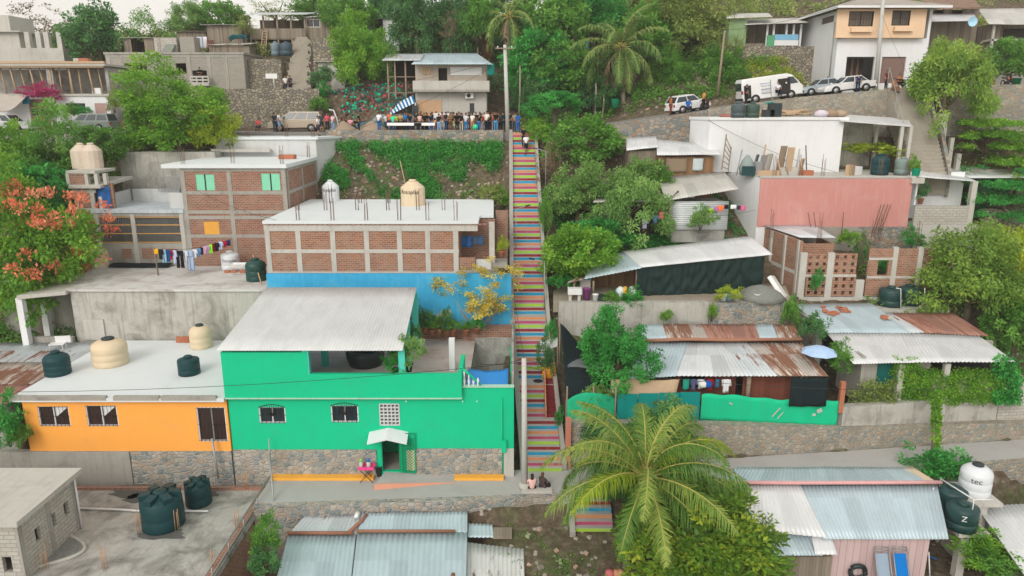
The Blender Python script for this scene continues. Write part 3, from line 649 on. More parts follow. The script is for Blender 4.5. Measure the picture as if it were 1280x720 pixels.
for i in range(5):
 y1=33.62-i*.3;zt=-.12-i*.2;mb.box(a,b,y1-.3,33.75,zt-.2,zt,0)
 mb.face([(a,y1-.304,zt-.2),(b,y1-.304,zt-.2),(b,y1-.304,zt-.015),(a,y1-.304,zt-.015)],1+[4,3,2,1,0][i])
mb.build('flight',[STREET]+SC,ls);mb=MB();mb.hexa([(a-.3,31.9,-1.9),(a-.02,31.9,-1.9),(a-.02,33.7,-1.0),(a-.3,33.7,-1.0),(a-.3,31.9,-1.0),(a-.02,31.9,-1.0),(a-.02,33.7,.1),(a-.3,33.7,.1)]);mb.build('side_wall',CONC,ls)
ZT=-.42;lt=T('flat_roof_house','grey concrete flat roof house at street level holding two black water tanks','house',(-22,30,ZT))
mb=MB();mb.box(-48,-13.05,23,35.15,ZT-.3,ZT);mb.build('roof',CONCD,lt);mb=MB();mb.box(-47.9,-13.15,23.1,35.1,-7,ZT-.3);mb.build('wall',BRICKO,lt)
mb=MB();mb.box(-13.42,-13.12,23,34.9,ZT,ZT+.14);mb.box(-26,-13.45,34.9,35.14,ZT,ZT+.16);mb.build('brick_edge',BRICKO,lt)
mb=MB();mb.tube([(-13.0,23,ZT+.75),(-13.0,35.1,ZT+.75)],.045,6);mb.tube([(-13.0,23,ZT+.3),(-13.0,35.1,ZT+.3)],.03,6)
for i in range(7):mb.tube([(-13.0,23.5+i*1.9,ZT-.3),(-13.0,23.5+i*1.9,ZT+.76)],.035,5)
mb.build('railing',STEEL,lt)
STUB=plain('rusty_timber_stub',(.5,.3,.17),.9)
rebar(lt,[tuple(Q(*q,ZT))for q in((150,602),(223,602),(277,600),(308,612),(297,664),(222,663),(238,634),(175,666),(132,712),(95,605),(268,712),(58,712))],1.15,.07,4,STUB)
for cx_,cy_,rx_,ry_,k_ in((168,613,1.5,.75,1),(176,622,.9,.5,2),(262,618,.5,.3,3),(205,668,1.1,.45,4)):
 q=Q(cx_,cy_,ZT);mb=MB();mb.face([(q.x+rx_*(1+.25*math.sin(3*t+k_)+.12*math.sin(7*t))*math.cos(t),q.y+ry_*(1+.2*math.sin(4*t+k_))*math.sin(t),ZT+.004)for t in[i*math.pi/16 for i in range(32)]]);mb.build('damp_shadow_patch',plaster('damp_shadow_concrete',(.10,.105,.10),.3,(.2,.2,.19),.2)if k_==1 else MAT['damp_shadow_concrete'],lt)  # damp patches; the one right of the smaller tank paints its shadow
br=T('block_room','small pale block room with a flat slab roof and arched slit windows','room',(-23,29,ZT));x1=-21.1
mb=MB();ow=[(.8,1.15,1.1,1.75),(1.9,2.25,1.1,1.75),(2.9,3.25,1.1,1.75)]
shell(mb,-30,x1,27.3,31.4,ZT,2.35,.18,[(7.2,7.6,.0,.75),(8.0,8.4,.0,.75)],[(a,b,c-.3,d-.3)for a,b,c,d in ow]);mb.build('wall',BLOCKL,br)
mb=MB();mb.box(-30.2,x1+.25,27.0,31.75,2.36,2.6);mb.build('roof',CONCL,br)
for y_ in(27.4,29.3,31.25):mb=MB();mb.box(x1-.1,x1+.03,y_-.14,y_+.14,ZT,2.35);mb.build('concrete_column',CONC,br)
mb=MB();mb=MB();mb.tube([(x1+.09,31.3,ZT),(x1+.09,31.3,2.3)],.05,6);mb.build('downpipe',PIPEW,br)
q=Q(80,690,ZT);mb=MB();n=14;poly=[(q.x-.6+1.5*math.sin(math.pi*i/n),q.y-1.3+2.6*i/n)for i in range(n+1)]
gb=T('gravel_bed','half round bed of grey gravel with a concrete rim against the block room','gravel bed',(q.x,q.y,ZT));mb.prism(poly,ZT,ZT+.1);mb.build('gravel',GRAVEL,gb);mb=MB();mb.tube([(a,b,ZT+.06)for a,b in poly],.09,6);mb.build('rim',CONCL,gb)
mb=MB();mb.tube([Q(86,635,ZT+.1),Q(150,637,ZT+.1),Q(180,639,ZT+.1),Q(260,639,ZT+.1)],.055,6);tag(mb.build('water_pipe',PIPEW),'white water pipe lying across the grey terrace behind the big black tank','pipe')
tank('large black water tank with star shaped ribbed top on the grey terrace',205,664,50,61,ZT,TEALT,'star');tank('smaller black water tank near the stone wall, behind the star topped tank',249,634,31,41,ZT,TEALT,'star')
strip_wall([(-48,35.5),(X(163,580,35.5),35.5)],-1,1.55,.35,CONC,label='stained grey concrete wall below the orange house')
x0,x1,y0=X(27,503,35.6),-15.16,35.62
oh=T('orange_house','single storey orange house with flat white painted roof carrying four tanks','house',((x0+x1)/2,36,0));mb=MB()
ws=[wr(48,508,87,533,y0),wr(108,507,147,533,y0),wr(247,509,283,552,y0)]
shell(mb,x0,x1,y0,45,1.55,4.5,.2,[op(w,x0)for w in ws]);mb.build('wall',ORANGE,oh)
for i,w in enumerate(ws):
 f_=window(oh,w,y0+.06,gm=plain('brown_glass_pane_%d'%i,(.05,.03,.025),.2),grille=BLACKM,nb=8 if i<2 else 7)
 if i<2:mb=MB();xm,xe=(w[0]+w[1])/2+.08,w[1]-.06;mb.hexa([(xm,y0+.085,w[3]-.62),(xm+.02,y0+.085,w[3]-.62),(xm+.02,y0+.1,w[3]-.62),(xm,y0+.1,w[3]-.62),(xm,y0+.085,w[3]-.06),(xe,y0+.085,w[3]-.06),(xe,y0+.1,w[3]-.06),(xm,y0+.1,w[3]-.06)]);mb.build('curtain',WHITEW,f_)
mb=MB();mb.box(X(165,580,35.6),x1,y0-.06,44.8,-.6,1.548);mb.build('plinth',STONEG,oh);mb=MB();mb.box(x0-.45,x1-.0,35.32,45.1,4.502,4.7);mb.build('roof',ROOFW,oh)
mb=MB();k=0
for a,b in((0,5.1),(5.5,7.9),(8.0,10.9)):mb.box(x0-.44+a,x0-.44+b,35.29,35.5,4.6,4.83)
mb.build('roof_edge',CONC,oh);mb=MB();mb.box(x0+.1,x1-.2,35.9,44.8,1.4,1.5);mb.build('floor',CONCD,oh)
for a,l,c,m_,s_ in((73,'dark teal water tank at the rusty sheet edge of the white roof',(73,472,30,35),TEALT,'dome'),(138,'wide cream water tank on the white roof of the orange house',(139,461,41,42),CREAMT,'dome'),(237,'short dark water tank on the white roof near the green wall',(237,471,26,28),TEALT,'flat'),(252,'narrow cream water tank with black lid by the stained grey wall',(252,438,26,34),CREAMT,'dome')):
 tank(l,*c,4.7,m_,s_,lidm=BLACKT if m_ is CREAMT else None)
sh=T('rusty_shed','low shed with rusty and pale sheet roof beside the orange house','shed',(-31,38,1));mb=MB();mb.box(-40,x0-.7,35.9,44.7,-.5,4.2);mb.build('wall',CONCD,sh)
for a,b,m_ in((35.3,37.6,RUSTR),(37.5,41.2,RUSTY),(41.1,44.9,GALVR)):mb=MB();mb.corr((-41,a,4.42),(x0-.5,a,4.42),(x0-.5,b,4.62),(-41,b,4.62),.2,.025,5,0,.02,int(a));mb.build('roof_sheet',m_,sh)
for i,(px,py)in enumerate(((167,427),(173,426),(226,427),(233,426))):
 pass
mb=MB()
for i,px in enumerate((224,228,233,236)):
 q=Q(px,428,4.7);mb.obox((q.x,q.y,4.9),.3,.2,.38,.2*i,0,0,.1*(-1)**i)
tag(mb.build('clay_block_pile',TERRA),'small pile of red clay blocks at the foot of the stained grey wall','bricks')
q=Q(73,436,4.6);pc_=T('plastic_chair','white plastic chair lying on the shed roof behind the teal tank','chair',q);mb=MB();mb.obox(q+Vector((0,0,.35)),.9,.5,.06,.2);mb.build('seat',PIPEW,pc_);mb=MB();mb.obox(q+Vector((.2,.28,.55)),.9,.06,.45,.2);mb.build('backrest',PIPEW,pc_)
for dx in(-.4,.4):
 for dy in(-.2,.2):mb=MB();mb.tube([q+Vector((dx,dy,0)),q+Vector((dx,dy,.34))],.025,5);mb.build('leg',PIPEW,pc_)
x0,x1,y0=-15.1,.1,35.7
gh=T('green_house','two storey bright green house with barred windows and grey ribbed terrace roof','house',(-7.5,36,0));mb=MB()
w1,w2,wv,dr=wr(324,509,357,529,y0),wr(414,507,448,528,y0),wr(475,505,499,531,y0),(X(478,565,y0),X(499,565,y0),.3,Z(542,y0))
shell(mb,x0,x1,y0,45.3,0,4.72,.2,[op(w,x0)for w in(w1,w2,wv,dr)]);mb.wall((-3.0,35.7),(x1,35.7),4.72,5.2,.2)
mb.wall((x0,45.3),(x0,35.96),4.72,7.2,.2);mb.build('wall',GREEN,gh)
for w in(w1,w2):window(gh,w,y0+.04,gm=GLASSB,grille=BLACKM,nb=6,arch=True)
pl,pr=X(471,575,y0),X(520,575,y0);mb=MB();mb.box(x0,pl,y0-.08,y0-.003,-.9,1.6);mb.box(pr,X(629,575,y0),y0-.08,y0-.003,0,1.66);mb.build('plinth',STONEG,gh)
mb=MB();mb.box(X(629.5,575,y0),x1,y0-.07,y0-.004,0,1.66);mb.build('corner_pier',CONCL,gh)
mb=MB();nx,nz=5,6;W_,H_=(wv[1]-wv[0])/nx,(wv[3]-wv[2])/nz
for i in range(nx+1):mb.box(wv[0]+i*W_-.03,wv[0]+i*W_+.03,y0-.03,y0+.12,wv[2],wv[3])
for j in range(nz+1):mb.box(wv[0],wv[1],y0-.027,y0+.117,wv[2]+j*H_-.035,wv[2]+j*H_+.035)
vb=mb.build('vent_block_screen',GREYW,gh);mb=MB();mb.box(wv[0],wv[1],y0+.14,y0+.16,wv[2],wv[3]);mb.build('dark_back',plain('dim_grey',(.14,.15,.16),.8),vb)
mb=MB();mb.box(dr[0]-1.2,dr[1]+.6,y0+2.3,y0+2.4,0,3.2);mb.build('hall_wall',GREEND,gh);mb=MB();mb.box(x0+.2,x1-.2,y0+.2,45,.1,.28);mb.build('floor',CONC,gh)
mb=MB();mb.box(dr[0]-.05,dr[0]+.0,y0-.03,y0+.2,.3,dr[3]);mb.box(dr[1],dr[1]+.05,y0-.03,y0+.2,.3,dr[3]);mb.build('door_frame',GREEND,gh)
gx0,gx1=X(499.5,565,y0)+.08,X(520,565,y0);gz0,gz1=.3,Z(540,y0);mb=MB();yg=y0-.16
for a,b in((gx0,gx0+.06),(gx1-.06,gx1)):mb.box(a,b,yg,yg+.05,gz0,gz1)
for zz in(gz0,gz0+.06+(gz1-gz0)*.62,gz1-.06):mb.box(gx0+.06,gx1-.06,yg+.003,yg+.047,zz,zz+.06)
gt=mb.build('gate',GREEND,gh);mb=MB();w_=gx1-gx0-.12
for i in range(-10,8):
 for sg in(1,-1):
  pts=[]
  for t in(0,1):
   pass
  a=gx0+.06+i*.17;
  for k in range(14):
   xa,za=a+sg*0,0
  xs_=[(a+(q*.17 if sg>0 else 1.9-q*.17),gz0+q*.17)for q in range(13)]
  seg=[p for p in xs_ if gx0+.05<=p[0]<=gx1-.05 and p[1]<=gz1]
  if len(seg)>1:mb.tube([(seg[0][0],yg+.025+.01*sg,seg[0][1]),(seg[-1][0],yg+.025+.01*sg,seg[-1][1])],.018,4)
mb.build('lattice',GREEND,gt);mb=MB();mb.box(gx0+.3,gx1-.07,yg+.06,yg+.065,gz0+.1,gz0+1.3);mb.build('sheet_backing',CREAMT,gt)
cx,cz=X(486,538,y0),Z(541,y0);mb=MB()
for a,b in((-1,0),(0,1)):
 l,r_=cx+a*1.05,cx+b*1.05;zl,z_r=cz+(.3 if a==0 else .05),cz+(.3 if b==0 else .05);mb.slab([(l,y0-.75,zl-.3),(r_,y0-.75,z_r-.3),(r_,y0-.003,z_r),(l,y0-.003,zl)],.08)
mb.build('door_canopy',ROOFW,gh)
mb=MB();mb.box(x0+.2,X(592,440,42),35.91,45.29,4.73,5.0);mb.build('terrace_floor',TERRF,gh)
mb=MB();px1=X(577,480,35.4);lx=X(386,455,35.6);mb.box(x0-.003,lx,35.36,35.9,4.73,7.25);mb.box(lx,px1,35.36,35.6,4.73,6.05);mb.box(px1-.22,px1,35.61,38.5,4.73,6.05);mb.build('parapet',GREEN,gh)
mb=MB();mb.box(x0,px1+.02,35.33,35.7,4.66,4.728);mb.box(px1+.02,x1+.02,35.6,35.92,5.202,5.26);mb.build('ledge',plaster('pale_green_ledge',(.4,.62,.5),.2),gh)
for px,py,Y_,zt in((383,450,35.55,7.4),(502.5,447,35.75,7.35),(509,420,39.2,8.0),(519,395,42.6,8.6),(406,445,39.5,8.1)):
 mb=MB();xx=X(px,py,Y_);mb.box(xx-.17,xx+.17,Y_-.17,Y_+.17,5.0 if Y_>36 else 5.0,zt);mb.build('post',TURQ,gh)
mb=MB();rl,rr=X(270,437,35.2),X(503.5,436,35.2);mb.corr((rl,35.15,7.42),(rr,35.15,7.42),(X(521,360,43),43,8.82),(X(335,360,43)-.1,43,8.82),.17,.013,5);mb.build('roof',ROOFG,gh)
mb=MB();xx=X(564,445,38.2);mb.box(xx-.16,xx+.16,38.6,38.95,5.0,6.9);mb.build('white_post',WHITEW,gh)
cx0=X(592,440,42);mb=MB();mb.box(cx0,-.02,43.9,44.1,1.0,5.25);mb.box(cx0-.12,cx0,36,43.9,2.0,4.99);mb.box(-.02,.1,35.92,45.3,4.0,5.9);mb.build('court_wall',CONCD,gh)
mb=MB();mb.box(px1-.5,-.03,44.11,45.3,5.0,5.75);mb.box(-8,px1-.5,44.5,45.29,5.0,5.55);mb.build('planter',BRICKO,gh)
mb=MB();mb.tube([(px1-.1,35.75,6.35),(px1+1.0,35.75,5.3)],.06,6);mb.build('handrail',GREEN,gh)
for i in range(4):mb=MB();mb.lathe((px1+.12+i*.24,35.75,5.2),[(.06,0),(.035,.1),(.07,.3),(.03,.5),(.05,.85-i*.2)],10);mb.build('baluster',WHITEW,gh)
mb=MB();mb.tube([(X(628,520,35.6),35.6,.2),(X(627,500,35.6),35.6,4.6)],.04,6);mb.box(X(627,545,35.6),X(633,545,35.6),35.5,35.65,1.5,2.2);mb.build('conduit',GREEN,gh)
for i in range(3):mb=MB();mb.lathe((X(560+i*18,490,35.3)if i else X(507,493,35.3),35.34,4.5),[(.03,0),(.03,.06),(.01,.07)],8);mb.build('spout',PIPEW,gh)
mb=MB();mb.cloth(lambda u,v:(cx0-.1+u*2.25,36.0+v*2.4,5.22-.35*math.sin(math.pi*(u*.8+.1))*(1-v*.3)+.12*v-.02*math.sin(u*17)),14,8);tag(mb.build('blue_tarp',plain('bright_blue_tarp',(.02,.26,.7),.45,.4,.1)),'bright blue tarp stretched behind the green parapet next to the stairway','tarp')
q=Q(462,447,5.0);bt=T('black_basin','black round tub on the dark terrace floor under the grey roof','tub',(q.x,39.8,5));mb=MB();mb.lathe((q.x,39.8,5),[(.95,0),(1.1,.5),(1.15,.95),(1.02,.96),(.95,.4),(.02,.35)],22);mb.build('tub_body',BLACKT,bt)
mb=MB();mb.box(-15.92,-.05,45.45,45.7,1.0,9.1);tag(mb.build('blue_boundary_wall',BLUEW),'tall sky blue wall behind the grey ribbed roof and yellow tree','wall')
POT=[0]
def potplant(label,p,h=.5,pm=None,lm=None,r=.16,k=0,fr=.35,cat='potted plant',group='potted plants'):
 t=T('potted_plant',label,cat,p,0,group);p=Vector(p);mb=MB();mb.lathe(p,[(r*.7,0),(r,r*1.7),(r*1.12,r*1.75),(r*1.12,r*2.0),(r*.9,r*2.0),(.02,r*1.8)],12);mb.build('pot',pm or TERRA,t)
 crown_obj(t,crown('bush',k%2),lm or G1,Vector((0,0,r*2+h*.5)),(fr,fr,h*.65),p.x*3,'foliage');return t
for i,(px,py,h,m_,l)in enumerate(((523,418,1.2,G3,'tall dark leafy potted plant beside the turquoise post'),(532,416,1.0,G3,'bushy dark potted plant next to the tall one on the terrace'),(540,419,.7,G1,'small green plant in a clay pot between two dark bushy ones'),(549,418,.6,G4,'olive potted plant in the middle of the terrace pot row'),(558,418,.9,G3,'dark upright potted plant in front of the yellow tree'),(566,419,.5,G1,'low clay pot with sparse green leaves under the yellow tree'),(583,419,.35,G1,'clay pot with tiny plant on the brick planter before the blue wall'),(596,417,.55,G5,'emerald potted plant at the end of the terrace pot row'))):
 potplant(l,P(px,py,43.7),h,None,m_,.2,i,.32+.1*(i%3))
potplant('flowering pale green plant at the terrace edge under the grey roof corner',P(511,462,36.1)+Vector((0,0,-.1)),1.3,TEALT,G9,.22,1,.7);potplant('bright green bushy plant leaning over the green parapet',P(494,468,36.0)+Vector((0,0,-.05)),.7,TEALT,G5,.2,0,.6)
potplant('clay pot with leafy plant by the middle turquoise post',P(517,433,39.6),.8,None,G3,.2,1,.4)
q=Q(459,601,0);vt=T('vendor_table','small folding table with a pink tray of bottles beside the green door','table',q)
mb=MB();mb.obox(q+Vector((0,0,.78)),.85,.5,.05);mb.obox(q+Vector((0,-.24,.86)),.85,.03,.14);mb.obox(q+Vector((0,.24,.86)),.85,.03,.14);mb.build('tray',paint('hot_pink',(.8,.06,.28)),vt)
for s_ in(-1,1):mb=MB();mb.tube([q+Vector((-.35,.2*s_,0)),q+Vector((.35,.2*s_,.76))],.02,5);mb.tube([q+Vector((.35,.2*s_,0)),q+Vector((-.35,.2*s_,.76))],.02,5);mb.build('leg',BLACKM,vt)
for i,(dx,c_,l)in enumerate(((-.28,(.2,.6,.15),'clear bottle with a green cap on the pink tray'),(.12,(.05,.15,.6),'clear bottle with a blue cap on the pink tray'))):
 b_=T('syrup_bottle',l,'bottle',q+Vector((dx,0,.81)));mb=MB();p=q+Vector((dx,0,.81));mb.lathe(p,[(.1,0),(.11,.05),(.11,.26),(.04,.34)],12);mb.build('bottle_body',plain('pale_bottle_%d'%i,(.5,.55,.5),.2),b_);mb=MB();mb.lathe(p+Vector((0,0,.34)),[(.08,0),(.09,.1),(.03,.16)],10);mb.build('cap',plain('cap_%d'%i,c_,.4),b_)
q=Q(474,594,0);mb=MB();mb.lathe(q,[(.2,0),(.26,.55),(.28,.6),(.24,.6),(.2,.3),(.02,.28)],14);tag(mb.build('black_bucket',BLACKT),'black bucket between the pink tray table and the ramp','bucket')
gy=T('grey_house','old stained grey house with washing lines on its flat roof','house',(-22,45.5,3));x0,x1,y0=-28.7,-16.0,45.3
mb=MB();mb.box(x0,x1,y0,52.2,2,8.0);mb.build('wall',CONCS,gy);mb=MB();mb.box(x0-.2,x1+.0,y0-.15,52.25,8.002,8.15);mb.box(-36,x0-.2,47.5,52.25,7.98,8.13);mb.build('roof',ROOFL,gy)
mb=MB();mb.box(X(107,425,45.2),X(132,425,45.2),45.2,45.296,4.7,6.1);mb.build('blocked_door',CONCL,gy);mb=MB();mb.box(-36,x0-.003,49,52.2,2,7.97);mb.build('rear_wall',CONC,gy)
po=T('porch_frame','open concrete porch with two white posts left of the stained grey house','porch',(-32,45,4.3));mb=MB()
a=X(24,366,44.6);mb.slab([(a,44.3,7.95),(-28.75,44.9,8.1),(-28.75,47.4,8.1),(a+.4,49.5,7.95)],.25);mb.build('porch_roof',CONCL,po)
for px,py,Y_ in((30,400,44.6),(57,390,46.8)):xx=X(px,py,Y_);mb=MB();mb.box(xx-.2,xx+.2,Y_-.2,Y_+.2,3.5,7.75);mb.build('post',WHITEW,po)
mb=MB();mb.box(X(35,425,45),-28.75,44.9,45.15,3.4,5.0);mb.build('low_wall',CONC,po)
ZR8=8.15
tank('beige water tank with dark print on the grey roof beside the flame tree',124,337,25,29,ZR8,BEIGET,'cone',('500',.5),-1.2);tank('white water tank at the end of the washing line under the brick house',289,341,22,27,ZR8,WHITET,'flat',('Rotoplas',.3),-1.35);tank('dark green water tank at the corner of the grey roof',321,354,25,31,ZR8,plain('bottle_green_plastic',(.008,.06,.05),.45,.4,.25),'dome')
mb=MB();p=Q(200,325,ZR8)
for i,(px,py,wd,dp)in enumerate(((178,333,4.4,1.3),(182,325,3.8,1.2),(190,318,3.0,1.0))):
 q=Q(px,py,ZR8);mb.cloth(lambda u,v:(q.x+(u-.5)*wd,q.y+(v-.5)*dp,ZR8+.12+.28*i*.7+.1*math.sin(u*9+i)*math.sin(v*5)+.12*math.sin(math.pi*v)),16,6,.03)
tag(mb.build('black_sheeting',NETK),'heap of black plastic sheeting and boards on the grey roof','sheeting')
ps=T('sheet_pile','pale corrugated sheet leaning on blocks between white and green tanks','metal sheet',Q(300,332,ZR8));mb=MB();mb.corr(Q(280,338,ZR8+.1),Q(312,338,ZR8+.1),Q(318,328,ZR8+.7),Q(292,328,ZR8+.7),.2,.02,3);mb.build('sheet',GALVW,ps);mb=MB()
for px in(284,293,303):q=Q(px,341,ZR8);mb.obox(q+Vector((0,0,.1)),.35,.2,.2,.2)
mb.build('support_blocks',TERRA,ps)
GC={}
def gm(c):
 if c not in GC:GC[c]=plain('cloth_'+c.strip('#'),H(c),.9,.1,.1,4)
 return GC[c]
def garment(label,kind,p,w,h,c,group,rz=0.):
 """kind: shirt, trousers or cloth, pegged at its top edge centre p"""
 p=Vector(p);mb=MB();a=rnd.uniform(0,6);ca,sa=math.cos(rz),math.sin(rz)
 def pl(x,y,z):return(p.x+x*ca-y*sa,p.y+x*sa+y*ca,p.z+z)
 def pan(x0,x1,z0,z1,tx=0):mb.cloth(lambda u,v:pl(x0+(x1-x0)*u+tx*v*(u-.5),.045*math.sin(u*7+a)*(.3+v),z0+(z1-z0)*v),6,6,.015)
 if kind=='shirt':pan(-w*.32,w*.32,0,-h);pan(-w*.52,-w*.33,-.02,-h*.5,-.1);pan(w*.33,w*.52,-.02,-h*.5,.1)
 elif kind=='trousers':pan(-w*.5,w*.5,0,-h*.3);pan(-w*.5,-w*.06,-h*.305,-h);pan(w*.06,w*.5,-h*.305,-h)
 else:pan(-w/2,w/2,0,-h)
 return tag(mb.build({'shirt':'hanging_shirt','trousers':'hanging_trousers','cloth':'hanging_cloth'}[kind],gm(c)),label,{'shirt':'shirt','trousers':'trousers','cloth':'laundry'}[kind],group)
def line(label,pts,r=.012,m=None,name='washing_line',cat='washing line',sag=.15):
 mb=MB();out=[]
 for a,b in zip(pts[:-1],pts[1:]):
  a,b=Vector(a),Vector(b)
  for i in range(9):t=i/8;out.append(a.lerp(b,t)+Vector((0,0,-sag*4*t*(1-t))))
 mb.tube(out,r,4);return tag(mb.build(name,m or WIRE),label,cat)
def pole(label,a,b,r=.05,m=None,name='washing_pole',cat='pole',r2=None):
 mb=MB();mb.tube([a,b],[r,r2 or r],7);return tag(mb.build(name,m or POLEW),label,cat)
pa,pb=P(192,311,48.2),P(288,299,50.2);q=Q(198,344,ZR8);pole('leaning wooden pole holding the long washing line on the grey roof',q,pa+Vector((0,0,.1)),.05)
pole('white pole standing between the beige tank and the black sheeting',Q(150,330,8.15),Q(150,330,8.15)+Vector((-.35,0,1.6)),.05,PIPEW);pole('leaning wooden stick before the dark green roof tank',Q(327,356,8.15),P(316,318,48.5),.04,TIMB)
line('long washing line full of clothes on the grey roof',[pa,P(250,309,49.6),pb],sag=.12)
WL=[(195,'cloth','yellow cloth at the pole end of the long washing line','#e8b020',5,7),(200,'shirt','black shirt hanging beside the yellow cloth','#23232b',7,13),(204,'trousers','pale blue trousers hanging after the black shirt','#8fb9d6',6,17),(209,'shirt','dark blue shirt between pale blue trousers and the red one','#22508a',6,15),(213,'shirt','red shirt in the pole half of the long washing line','#a51f33',5,12),(217,'shirt','white and blue shirt hanging next to the red one','#b9c8e4',6,17),(224,'trousers','wide black trousers hanging low in the middle of the line','#191d26',10,22),(231,'shirt','white shirt just before the pale blue overall','#d2d8e0',6,14),(236.5,'trousers','long pale blue overall hanging lowest on the line','#9db4d4',9,26),(243,'shirt','white shirt following the long pale blue overall','#d5dae4',6,11),(248,'shirt','steel blue shirt in the middle of the line','#5f88b0',6,11),(251.5,'cloth','dark navy cloth after the steel blue shirt','#1c2138',4,9),(255.5,'shirt','pink shirt hanging after the navy cloth','#c9a0b8',6,10),(259,'shirt','lilac shirt next to the lime cloth','#b79cc6',5,10),(263,'cloth','lime green cloth on the long washing line','#8ee01d',4.5,11),(266.5,'cloth','dark red cloth next to the lime cloth','#6e1a28',4,10),(270.5,'shirt','black shirt near the tank end of the line','#1e222c',6,11),(275.5,'shirt','pale blue shirt after the last black shirt','#b6cbe6',6,10),(280,'shirt','crimson shirt near the white tank','#b01c38',6,8),(285,'cloth','navy cloth beside the white water tank','#26305e',6,7)]
for px,k,l,c,w,h in WL:
 t=(px-192)/96;Y_=48.2+2*t;yp=310.5-3*math.sin(math.pi*min(1,t*1.2))*-1-11*max(0,t-.45)/.55;s_=dep(310,Y_)/FP;garment(l,k,P(px,yp,Y_),w*s_*.95,h*s_,c,'clothes on the long washing line',.02)
x0,x1,y0,y1=-23.9,-16.3,52.3,60.6
tb=T('tall_brick_house','three level red brick house with concrete frame, mint shutters and white flat roof','house',(-20,53,8))
wm=[wr(245,218,268,238,y0),wr(327,217,350,238,y0)];wo=wr(255,277,274,293,y0)
mb=MB();shell(mb,x0,x1,y0,y1,7,15.35,.2,[op(w,x0)for w in wm+[wo]]);mb.build('wall',BRICKO,tb)
MINT=plain('mint_shutter',(.22,.62,.42),.6)
for w in wm:
 mb=MB();xm=(w[0]+w[1])/2;mb.box(w[0],xm-.05,y0+.03,y0+.09,w[2],w[3]);mb.box(xm+.05,w[1],y0+.03,y0+.09,w[2],w[3]);s_=mb.build('shutter',MINT,tb);mb=MB();mb.box(xm-.05,xm+.05,y0+.02,y0+.1,w[2],w[3]);mb.build('shutter_gap',BLACKM,s_)
mb=MB();mb.box(wo[0],wo[1],y0+.02,y0+.08,wo[2],wo[3]);mb.build('shutter',plain('mustard_board',(.72,.36,.06),.7),tb)
xc=X(289,250,y0);bz=[Z(p_,y0)for p_ in(212,241,265,272,295)]
frame_bars(tb,y0,[x0+.16,xc,x1-.16],bz,x0,x1,7.6,15.34,CONC);mb=MB()
for yy in(y0+.3,56.4,y1-.2):mb.box(x1-.06,x1+.04,yy-.15,yy+.15,8,15.34)
for b in bz[:3]:mb.box(x1-.05,x1+.034,y0+.1,y1,b-.13,b+.13)
mb.build('side_frame',CONC,tb);mb=MB();mb.box(x0-1.2,x1+.15,y0-.25,y1+.1,15.352,15.62);mb.build('roof',ROOFW,tb)
rebar(tb,[(x0+.2,y0+.2,15.6),(x1-.3,y0+.3,15.6),(x1-.3,y1-1,15.6),(xc,y0+1,15.6)],1.2)
mb=MB();mb.box(-18.4,-17.2,57.5,58.3,15.63,15.95);tag(mb.build('clay_bricks',TERRA),'low stack of clay bricks on the white roof of the tall brick house','bricks')
gx0=X(121,300,y0);ga=T('gallery_house','barred two level gallery house with brick stair room and blue tarp doorway','house',(-29,54,8));zt=Z(262,y0);gx1=x0-.02
mb=MB();shell(mb,gx0,gx1,y0,58.5,6.5,zt-.25,.2,[(.3,gx1-gx0-.3,Z(304,y0),zt-.5)]);mb.build('wall',CONC,ga);mb=MB();mb.box(gx0-.1,gx1,y0-.1,58.6,zt-.248,zt);mb.build('terrace_floor',plaster('bluish_floor',(.5,.56,.62),.3),ga)
mb=MB();mb.box(gx0+.2,gx1-.2,55.6,55.7,8.6,zt-.3);mb.build('inner_wall',GREYW,ga)
mb=MB();zb,zu=Z(304,y0),zt-.5
for i in range(44):xx=gx0+.35+i*(gx1-gx0-.7)/43;mb.tube([(xx,y0+.1,zb),(xx,y0+.1,zu)],.014,4)
mb.build('bar_grille',STEEL,ga);mb=MB()
for f in(.03,.36,.68,.97):mb.box(gx0+.3,gx1-.3,y0+.03,y0+.085,zb+(zu-zb)*f-.04,zb+(zu-zb)*f+.04)
mb.build('rail',plain('orange_rail',(.5,.28,.1),.7),ga);frame_bars(ga,y0,[gx0+.2,X(168,290,y0),gx1-.25],[],gx0,gx1,8.1,zt-.3,CONCL)
for a,b,c,d in((153,311,165,323),(178,310,196,323),(203,311,222,318)):
 r_=wr(a,b,c,d,y0);mb=MB();mb.box(r_[0],r_[1],y0-.05,y0-.003,r_[2],r_[3]);mb.build('brick_panel',BRICKO,ga)
r_=wr(133,237,0,0,53)
mb=MB();mb.box(X(167,245,57),X(226,245,57),56.9,57.1,zt,Z(236,57));mb.build('parapet',GREYW,ga);mb=MB();mb.hexa([(X(129,262,53),52.6,zt),(X(131,262,53)+.1,52.6,zt),(X(161,250,56.5),56.9,zt),(X(160,250,56.5)-.1,56.9,zt),(X(129,262,53),52.6,zt+.9),(X(131,262,53)+.1,52.6,zt+.9),(X(161,250,56.5),56.9,zt+1.0),(X(160,250,56.5)-.1,56.9,zt+1.0)]);mb.build('parapet',GREYW,ga);mb=MB();mb.box(X(213,250,53.2),gx1,53.0,53.2,zt,Z(241,53));mb.build('parapet',GREYW,ga)
rx0,rx1=X(93,245,52.6),X(117,245,52.6);rz=Z(233,52.6);zl=8
mb=MB();wn=wr(95,236,102,243,52.6);mb.wall((rx0,52.6),(rx1,52.6),zl,rz,.2,[op(wn,rx0)]);mb.wall((rx0,56.5),(rx0,52.8),zl,rz,.2);mb.box(X(137,245,53),X(143,245,53),52.9,53.1,zt,rz+.2);mb.build('stair_room_wall',BRICKO,ga)
frame_bars(ga,52.6,[rx0+.12,rx1-.1],[rz-.35,Z(262,52.6)],rx0-.1,rx1+.2,zl,rz,CONCL,.3)
